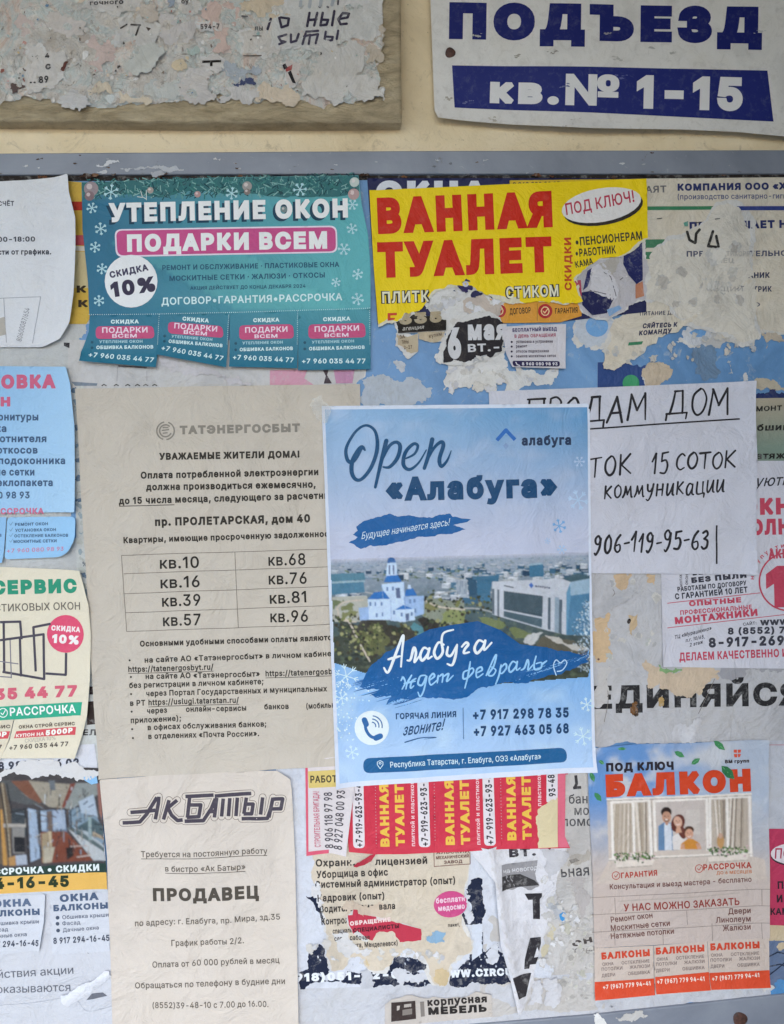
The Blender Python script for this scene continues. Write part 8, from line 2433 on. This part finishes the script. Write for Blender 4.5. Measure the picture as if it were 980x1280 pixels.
CR = Sheet('crew_flyer', 'white building crew flyer with pink border and upright phone numbers', 'flyer', [(381.4, 950), (430, 945), (445, 960), (442.6, 985), (437, 1030), (432.4, 1068), (411, 1066), (383, 1070)], 5.4, '#cac2c3', [edge(443, 980, 432, 1068, 18, 1.2), corner(432, 1068, 40, 2.6)], (.3, 40), 6, None, 'gloss', 'glossink')
k = CR.ink('pink_border')
k.poly([(381.6, 950), (384.6, 950), (385.6, 1064.5), (411, 1061.5), (411, 1066), (383, 1069.8)], '#c9566c')
k = CR.ink('lettering')
k.poly([(385, 964), (440, 961), (440, 982), (386, 985)], '#c9b36c')
k.up()
k.text('РАБОТА', 388, 978.4, 428.5, 977.4, 9, '#4a4232', .028)
k.text('СТРОИТЕЛЬНАЯ БРИГАДА!', 400.8, 1058.5, 398.4, 989, 7.4, '#b5566c', .01)
k.text('8 906 118 97 98', 416.7, 1059.5, 415, 990, 10.4, '#4a464c', .02)
k.text('8 927 048 00 93', 427.3, 1061, 431.4, 988, 10.4, '#4a464c', .02)

# curled white calendar sheet
ov, ov2 = torn([(583, 1060), (640, 1055), (712, 1052, 1), (703, 1075, 1), (696, 1096, 1), (694, 1115, 1), (686, 1145, 1), (680, 1170, 1), (673, 1192, 1), (667, 1220, 1), (659, 1242, 1), (650, 1262), (646, 1264), (636, 1218), (625, 1180), (620, 1130), (617, 1098)], 46, .07, 3)
CA = Sheet('calendar_sheet', 'white curled calendar sheet with dark blocks and huge letters', 'sheet', ov, 3.2, '#cbcacf', [edge(618, 1100, 648, 1264, 24, 6.5), corner(586, 1060, 20, 1)], (.6, 36), 6, None, 'old', 'oldink', core='#c3c1c3', coreout=ov2)
k = CA.ink('dark_block')
o, _ = torn([(626.4, 1080), (672, 1075, 1), (674, 1107, 1), (626.4, 1111)], 2, .06, 1, 2)
k.poly(o, '#8b898c')
k.up()
k.poly([(626.6, 1094), (650, 1092), (668, 1100), (674, 1106), (626.5, 1110.6)], '#3a383a')
k.next().poly(za8((440, 520), (552, 515), (520, 638), (475, 640)), '#353236')
k = CA.ink('lettering')
k.text('ВТ. 7', 636.5, 1071.4, 690, 1068, 10.4, '#37343a', .045)
k.z = .2
k.text('на новогоднюю', 629, 1091, 690, 1085, 6, '#c5c4c8', .01)
k.poly(za8((515, 75), (612, 72), (612, 92), (600, 105), (600, 215), (562, 215), (560, 108), (535, 110)), '#2f2d31')
k.poly(za8((512, 492), (516, 440), (546, 322), (605, 316), (607, 350), (596, 400), (586, 372), (568, 432), (592, 428), (578, 466), (545, 470), (540, 492)), '#2f2d31')
k.poly(za8((655, 100), (668, 105), (665, 125), (655, 122)), '#5a585c')
scrap('small_scrap', 'crumpled grey scrap covering the upper right of the calendar sheet', all_torn(zl2((75, 110), (130, 100), (190, 130), (270, 140), (230, 260), (180, 370), (140, 320), (130, 200))), 4.4, '#b7b6ba', 131, wr=(.9, 9), core=2)
s = scrap('small_scrap', 'grey scrap with a small blue stamp mark beside the calendar sheet', all_torn(zl2((125, 510), (170, 490), (225, 540), (272, 570), (268, 620), (230, 625), (180, 560))), 3.9, '#aeb0b5', 132, bare=False, wr=(.8, 9), core=1.5)
k = s.ink('blue_mark')
o, _ = torn(all_torn(zl2((218, 580), (235, 560), (268, 575), (270, 610), (240, 622), (222, 605))), 5, .15, 1, 1.5)
k.poly(o, '#3f8ac2')

# small furniture tab at the very bottom
FT = Sheet('furniture_tab', 'small grey furniture tear tab with black words at the bottom edge', 'tear tab', torn([(481, 1256), (490, 1249, 1), (540, 1246, 1), (614, 1243), (615.5, 1271), (560, 1276), (481, 1284)], 12, .06)[0], 2.4, '#b9b1aa', [corner(615, 1243, 26, 1.2)], (.4, 24))
k = FT.ink('tab_lettering')
k.text('корпусная', 534.5, 1257.6, 608.5, 1252.4, 9.6, '#2f2b2a', .04)
k.text('МЕБЕЛЬ', 535.5, 1268.6, 608.5, 1264.4, 9.4, '#2a2726', .055)
k.poly([(489, 1253), (519, 1250.5), (520, 1273), (489, 1277)], '#3c3230')
k.poly([(525, 1252), (530, 1251.6), (531, 1270), (526, 1270.6)], '#7d7670')
k.up()
k.poly([(496, 1257), (500, 1256.6), (499, 1262), (496, 1263)], '#b1a9a2')
k.poly([(505, 1255), (514, 1254), (514, 1258), (505, 1259)], '#a59d97')
k.poly([(503, 1262), (515, 1260), (515, 1267), (503, 1269)], '#7d756f')

# ---- balcony flyer, lower right
zB = zm(730, 920, 3.92)
zC = zm(730, 1080, 3.92)
def bsky(x, y):
    t = (y - 925) / 110
    c = mix('#5f87ba', '#a4adbc', max(0, min(1, (x - 800) / 120)))
    n = noise.fractal(Vector((x / 40, y / 30, 2)), .8, 2.2, 4)
    c = mix(c, '#b8bac0', max(0, min(1, n * 1.6 + .1)))
    if y > 1000:
        c = mix(c, '#aaa6a8', (y - 1000) / 70)
    return mix(c, '#b9aba4', max(0, (y - 1060) / 40))
BF = Sheet('balcony_flyer', 'balcony flyer with a smiling family at the window and orange headline', 'flyer',
           [(734, 936), (800, 930), (855, 929), (959.6, 924), (960, 1022), (961, 1118), (961.3, 1172), (884, 1176.5), (816.8, 1181.5), (743, 1185), (741, 1100), (736, 1000)],
           4.4, bsky, [edge(960, 924, 961, 1172, 22, 1.5), corner(960, 924, 30, 1.2), fold(736, 1100, 960, 1090, 24, .5), fold(860, 925, 862, 1180, 30, .5)], (.35, 80), 7, None, 'gloss', 'glossink')
pc = Canvas(BF, 'family_photo', [(737, 992), (958, 985), (960, 1082), (958, 1104), (742, 1106)], bsky, .02, 1, 9)
pc.poly(zB((112, 312), (315, 300), (820, 285), (825, 588), (880, 600), (890, 700), (60, 720), (120, 610)), '#bdb0a6')
pc.up(.03)
for q, c in [(((138, 335), (308, 325), (318, 600), (146, 592)), '#afa294'), (((352, 318), (590, 303), (592, 556), (356, 562)), '#b6aba5'), (((622, 312), (800, 303), (805, 555), (626, 560)), '#aea194')]:
    pc.poly(zB(*q), c)
pc.up(.03)
rnd = random.Random(31)
for (x0, x1, yt, yb) in [(145, 232, 335, 590), (250, 305, 328, 560), (630, 690, 315, 500), (715, 795, 305, 545)]:
    for i in range(9):
        x = x0 + (x1 - x0) * (i + .5) / 9
        xb = x + (18 if x0 in (250, 630) else -14) * (1 - i / 9)
        pc.stroke(zB((x, yt), ((x + xb) / 2, (yt + yb) / 2), (xb, yb)), rnd.uniform(.8, 2.4), rnd.choice(['#cbc0b4', '#a29484', '#85786c', '#d3c9bf', '#b3a698']), True, k=4)
pc.poly(zB((495, 360), (565, 355), (568, 480), (500, 480)), '#bdb4ad')
pc.up(.03)
fw = '#dcd5ce'
pc.strokes(zs(zB, [[(128, 325), (318, 313)], [(135, 325), (142, 600)], [(240, 325), (246, 590)], [(318, 300), (330, 590)], [(342, 315), (350, 565)], [(340, 318), (600, 303)], [(600, 300), (604, 560)], [(615, 305), (618, 570)],
                   [(610, 303), (810, 295)], [(700, 303), (704, 555)], [(810, 290), (818, 590)]]), 3.2, fw, cap='butt')
pc.strokes(zs(zB, [[(110, 310), (822, 282)], [(120, 603), (350, 590), (825, 570)]]), 2.0, '#d9d1c9', cap='butt')
pc.strokes(zs(zB, [[(120, 608), (350, 596), (825, 577)], [(330, 320), (338, 590)], [(112, 318), (822, 291)]]), .7, '#8f857d', cap='butt')
pe = pc
pe.z = .3
for q, c in [(((362, 440), (392, 420), (428, 425), (442, 556), (362, 559)), '#5f7c9c'), (((392, 425), (425, 428), (430, 556), (394, 558)), '#c2c6ce'), (((430, 490), (470, 470), (500, 500), (498, 555), (434, 555)), '#cdc6c2'),
             (((470, 552), (474, 525), (505, 502), (530, 502), (560, 520), (575, 552)), '#bd8038')]:
    pe.poly(round_poly(zB(*q), 1.2), c)
pe.up(.02)
pe.poly(ell(*zB((458, 425))[0], 8.2, 11.5, .35), '#5a2f28')
pe.poly(ell(*zB((476, 465))[0], 4.4, 10, -.35), '#5f322a')
pe.poly(ell(*zB((402, 372))[0], 6.6, 6.6), '#2c211f')
pe.poly(ell(*zB((513, 458))[0], 6, 5), '#4c3428')
pe.up(.02)
sk = '#bd917a'
pe.poly(ell(*zB((403, 396))[0], 5.6, 7.2), '#b08670')
pe.poly(ell(*zB((458, 418))[0], 5.2, 7.0, -.3), '#c39a86')
pe.poly(ell(*zB((513, 477))[0], 5.2, 6.2), '#bf917a')
pe.poly(zB((395, 415), (412, 415), (410, 435), (398, 435)), '#a87e6a')
pe.poly(zB((452, 440), (468, 440), (478, 470), (446, 475)), sk)
pe.poly(zB((474, 530), (490, 525), (492, 552), (476, 552)), sk)
pe.poly(zB((545, 525), (565, 522), (575, 552), (555, 552)), sk)
pe.up(.02)
for (x, y, w_) in [(403, 396, 5), (458, 418, 4.6), (513, 477, 4.6)]:
    for dx in (-8, 8):
        pe.poly(ell(*zB((x + dx, y - 4))[0], .7, .5, n=8), '#33241f')
    pe.stroke(zB((x - 8, y + 12), (x, y + 15), (x + 9, y + 11)), .9, '#d8ccc6', True, k=3)
    pe.stroke(zB((x, y - 2), (x + 1, y + 5)), .5, '#93705f')
pe.poly(zB((390, 406), (416, 406), (412, 420), (396, 420)), '#7d5c4c')
pe.poly(ell(*zB((403, 408))[0], 2.0, .9, n=10), '#d0c2ba')
pe.poly(ell(*zB((668, 515))[0], 4.5, 9), '#b38a5c')
pe.poly(ell(*zB((668, 488))[0], 3, 3.6), '#b69480')
fl = pc
fl.z = .34
for q in (((150, 612), (348, 602), (330, 632), (158, 642)), ((605, 592), (805, 575), (800, 605), (612, 615))):
    fl.poly(zB(*q), '#cfc4ba')
fl.strokes(zs(zB, [[(158, 644), (330, 633)], [(612, 617), (800, 606)]]), .8, '#94897f')
fl.up(.01)
for i in range(300):
    a = rnd.random()
    (x, y) = zB((rnd.uniform(148, 345), 590 + rnd.gauss(0, 10)) if a < .5 else (rnd.uniform(605, 805), 562 + rnd.gauss(0, 10)))[0]
    fl.poly(ell(x, y, rnd.uniform(.7, 2.0), rnd.uniform(.6, 1.5), rnd.uniform(0, 3), 7), rnd.choice(['#3d5a2e', '#2c4222', '#6a8350', '#5a7a44', '#c3a4a8', '#cfc8c0', '#2f4428']))
    fl.z += .0005
k = BF.ink('headline')
k.z = .42
k.text('ПОД КЛЮЧ', 757.6, 964.3, 841.7, 962, 10.6, '#28242c', .05)
k.text('БАЛКОН', 757.6, 996.5, 938.7, 989, 28.5, '#bf4024', .075)
k.text('ВМ групп', 906, 954, 936, 953, 4.4, '#3a3236', .045)
for q in (((732, 66), (748, 66), (748, 82), (732, 80)), ((752, 66), (768, 66), (766, 80), (752, 82)), ((732, 88), (748, 86), (750, 104), (736, 104)), ((752, 86), (768, 88), (762, 102), (754, 104))):
    k.poly(zB(*q), '#c4513c')
lf = BF.ink('green_leaf')
lf.z = .5
for (x, y, rx, ry, ro) in [(466, 88, 28, 16, .5), (545, 122, 26, 15, -.6), (662, 45, 36, 18, .7), (704, 178, 46, 26, .8), (185, 62, 22, 9, 0), (85, 128, 16, 11, .6), (40, 200, 26, 14, 1.2), (68, 298, 28, 16, .9)]:
    cx, cy = zB((x, y))[0]
    c, sn = math.cos(ro), math.sin(ro)
    pts = [(-1, 0), (-.5, -.7), (.2, -.85), (1, 0), (.3, .8), (-.5, .7)]
    pts = [(cx + (p[0] * rx * c - p[1] * ry * sn) / 3.92, cy + (p[0] * rx * sn + p[1] * ry * c) / 3.92) for p in pts]
    if min(p[0] for p in pts) < 735: pts = [(max(735.5, p[0]), p[1]) for p in pts]
    lf.next().poly(round_poly(pts, .8), '#3f7f52' if rx < 40 else '#2f6b44')
    lf.stroke([(cx - rx * c / 4.4, cy - rx * sn / 4.4), (cx + rx * c / 4.4, cy + rx * sn / 4.4)], .6, '#6fa878')
k = BF.ink('offer_lines')
k.z = .5
OR = '#a5443a'
BR_ = '#6a4640'
k.text('ГАРАНТИЯ', 776, 1097.3, 821, 1093.6, 7.2, OR, .03)
k.text('РАССРОЧКА', 878.5, 1087.2, 938.7, 1084.2, 7.6, OR, .03)
k.text('ДО 6 МЕСЯЦЕВ', 895, 1092.4, 939, 1090.6, 4, '#b5714e', .02)
for x, y in ((769.5, 1093.8), (873, 1084.8)):
    k.strokes([ell(x, y, 4.8, n=18) + [ell(x, y, 4.8, n=18)[0]], [(x - 2, y), (x - .3, y + 2), (x + 2.6, y - 2)]], .9, OR)
k.text('Консультация и выезд мастера - бесплатно', 762, 1111.3, 938.7, 1101.4, 6.8, BR_, .014)
k.text('У НАС МОЖНО ЗАКАЗАТЬ', 779.7, 1139, 924, 1130.6, 9.2, '#8b3a34', .014)
for t, x0, y0, x1, y1 in [('Ремонт окон', 763.7, 1153, 815.5, 1147), ('Москитные сетки', 763.7, 1163.4, 837, 1156.6), ('Натяжные потолки', 763.7, 1173.6, 842, 1166.4), ('Двери', 910, 1142.3, 938, 1141), ('Линолеум', 894.5, 1153, 938, 1151.4), ('Жалюзи', 903, 1163.4, 938, 1161.4)]:
    k.text(t, x0, y0, x1, y1, 7.2, BR_, .012)
k = BF.ink('brick_lines')
k.z = .14
k.strokes(zs(zC, [[(30, 165), (905, 118)], [(30, 250), (905, 200)], [(40, 335), (905, 285)], [(150, 165), (155, 250)], [(500, 225), (505, 295)], [(385, 315), (388, 395)], [(625, 290), (628, 375)], [(868, 120), (870, 200)], [(868, 285), (872, 365)], [(150, 330), (152, 400)]]), .7, '#8d817a', cap='butt')
k.strokes(zs(zC, [[(170, 182), (560, 158)], [(560, 158), (760, 140)]]), 1.6, '#aea29a')
def bal_tab(outline, ob, x0, y0, x1, y1, px0, py0, px1, py1, curl, dl):
    tb = BF.tab('tear_off_tab', outline, '#bfb0a6', curl, dl, mat='gloss')
    k = tb.ink('tab_lettering')
    k.poly(ob, '#c9492e')
    k.up()
    k.text('БАЛКОНЫ', x0, y0, x1, y1, 8.8, '#bf452f', .055)
    ux, uy = (x1 - x0) / 60.4, (y1 - y0) / 60.4
    def T(t, a, b, d):
        k.text(t, x0 + ux * a, y0 + uy * a + d, x0 + ux * b, y0 + uy * b + d, 4.2, '#7a6c68', .015)
    for a in (('ОКНА', 1, 15, 8), ('ОСТЕКЛЕНИЕ', 25, 60, 8), ('ПОТОЛКИ', 0, 26, 14.2), ('ЖАЛЮЗИ', 35, 60.6, 14.2), ('ДВЕРИ', 0, 17, 22), ('ОБШИВКА', 33, 60.6, 22)):
        T(*a)
    k.text('+7 (967) 779 94-41', px0, py0, px1, py1, 5.4, '#e6cfc4', .03)
bal_tab([(743, 1185.2), (816.7, 1182), (818, 1242.6), (780, 1246), (743, 1249.6)], [(743.3, 1227.4), (817.5, 1223), (818, 1242.4), (743.2, 1249.2)], 752, 1199.4, 812.4, 1195, 753.7, 1236.4, 813, 1231.4, [edge(743, 1250, 818, 1243, 18, 1.6)], .2)
bal_tab([(817.2, 1182), (884, 1177), (887, 1236), (850, 1239), (818.6, 1241)], [(818.8, 1221.4), (886, 1215), (887, 1235.6), (819, 1240.6)], 820, 1193.2, 880.5, 1189.2, 821.3, 1229.4, 880.5, 1225.6, [edge(818, 1241, 887, 1236, 18, 2.4)], .35)
bal_tab([(884.3, 1176.6), (961.3, 1172), (962, 1233.4), (925, 1235), (887.6, 1236)], [(886.6, 1216), (961.9, 1212.6), (962, 1233), (888, 1235.6)], 888, 1188, 949.4, 1185.2, 890, 1225.8, 949, 1221, [edge(887, 1236, 962, 1233, 16, 1.8)], .2)

# ---- right margin under the balcony flyer
s = scrap('pasted_paper', 'pale cockled sheet with a pink line at the lower right edge', [(950, 920), (1010, 920), (1010, 1060), (950, 1060)], .2, '#b4b6be', 133, 'pasted paper', group='old pasted layers', bare=False, wr=(.8, 16))
s.ink('pink_line').strokes([[(950, 931), (1010, 931)]], .8, '#b9808e')
s = Sheet('pink_flyer', 'deep pink flyer edge with a white oval behind the balcony flyer', 'flyer', [(952, 1036), (1010, 1036), (1010, 1158), (952, 1156)], 1, '#b03a58', (), (.3, 40), mat='gloss', ink='glossink')
k = s.ink('lettering')
k.poly(ell(993, 1069, 30, 13.5), '#2c242c')
k.up()
k.poly(ell(993, 1067, 30, 13.5), '#d0c6ca')
k.up()
k.text('ПОД', 968, 1073, 1000, 1072, 13, '#a23a52', .012, .1)
k.text('ПЕНСИ', 972, 1111, 1012, 1110, 9.5, '#2c242c', .03)
k.text('И РАБ', 971, 1128, 1005, 1127, 9.5, '#2c242c', .03)
k.text('КАМАЗ', 963, 1143.5, 1000, 1143, 8.5, '#2c242c', .03)
scrap('pasted_paper', 'cream torn layer under the pink flyer', [(952, 1150), (1010, 1150), (1010, 1180, 1), (952, 1180)], .6, '#bfae92', 134, 'pasted paper', group='old pasted layers')
s = scrap('pasted_paper', 'dark slate torn layer with dark lines at the lower right edge', [(952, 1176), (1010, 1176), (1010, 1222, 1), (952, 1228)], .5, '#5f6f8c', 135, 'pasted paper', group='old pasted layers', bare=False)
s.ink('dark_lines').strokes([[(960, 1196), (972, 1190), (990, 1194)], [(960, 1208), (975, 1205), (990, 1212)], [(962, 1218), (985, 1200)]], 1.6, '#2c3448')
scrap('pasted_paper', 'small bright blue torn layer at the bottom right corner', all_torn([(966, 1248), (968, 1230), (976, 1222), (1000, 1218), (1000, 1245), (980, 1250)]), 1.1, '#4f86b8', 136, 'pasted paper', group='old pasted layers')

# ---- fibrous shreds round the tears
wh = ['#c9c8cc', '#bdbcc0', '#d0cfd2', '#b3b3b8', '#c3bfba']
residue('paper_residue', 'white shredded paper fibres hanging below the yellow flyer', z6((330, 540), (470, 515), (640, 585), (650, 690), (480, 700), (400, 720), (345, 640)), 18, wh, (4, 12), 3.0, 41, .28)
residue('paper_residue', 'white shredded fibres on the blue board under the dark date scrap', z6((350, 870), (640, 880), (900, 920), (760, 1010), (420, 1010)), 16, wh, (4, 11), 3.2, 42, .28)
residue('paper_residue', 'pale shreds left on the scraped company sheet', zr((390, 480), (560, 370), (720, 370), (830, 300), (845, 600), (740, 720), (480, 600)), 16, ['#c3beb6', '#b9b3ab', '#bdb9b2', '#b0aaa3', '#c9c5be'], (5, 15), 3.2, 43, .26)
residue('paper_residue', 'small pale shreds along the torn hem of the company sheet', zr((180, 790), (330, 800), (560, 720), (900, 740), (980, 790), (700, 810), (300, 900)), 30, ['#c3beb6', '#b9b3ab', '#a9adb3', '#bdb9b2'], (2, 7), 2.6, 44, .28)
residue('paper_residue', 'white shreds over the dark event poster', za7((110, 380), (300, 400), (460, 420), (900, 440), (1000, 500), (620, 495), (430, 510), (130, 510)), 22, wh, (3, 8), 3.2, 45, .28)
residue('paper_residue', 'white shreds beside the calendar sheet', zl2((90, 330), (250, 330), (360, 600), (240, 900), (90, 1000), (110, 600)), 22, ['#c3c2c4', '#b5b3b2', '#bdbab2', '#cac9cb'], (3, 9), 4.2, 46, .26)

finish()
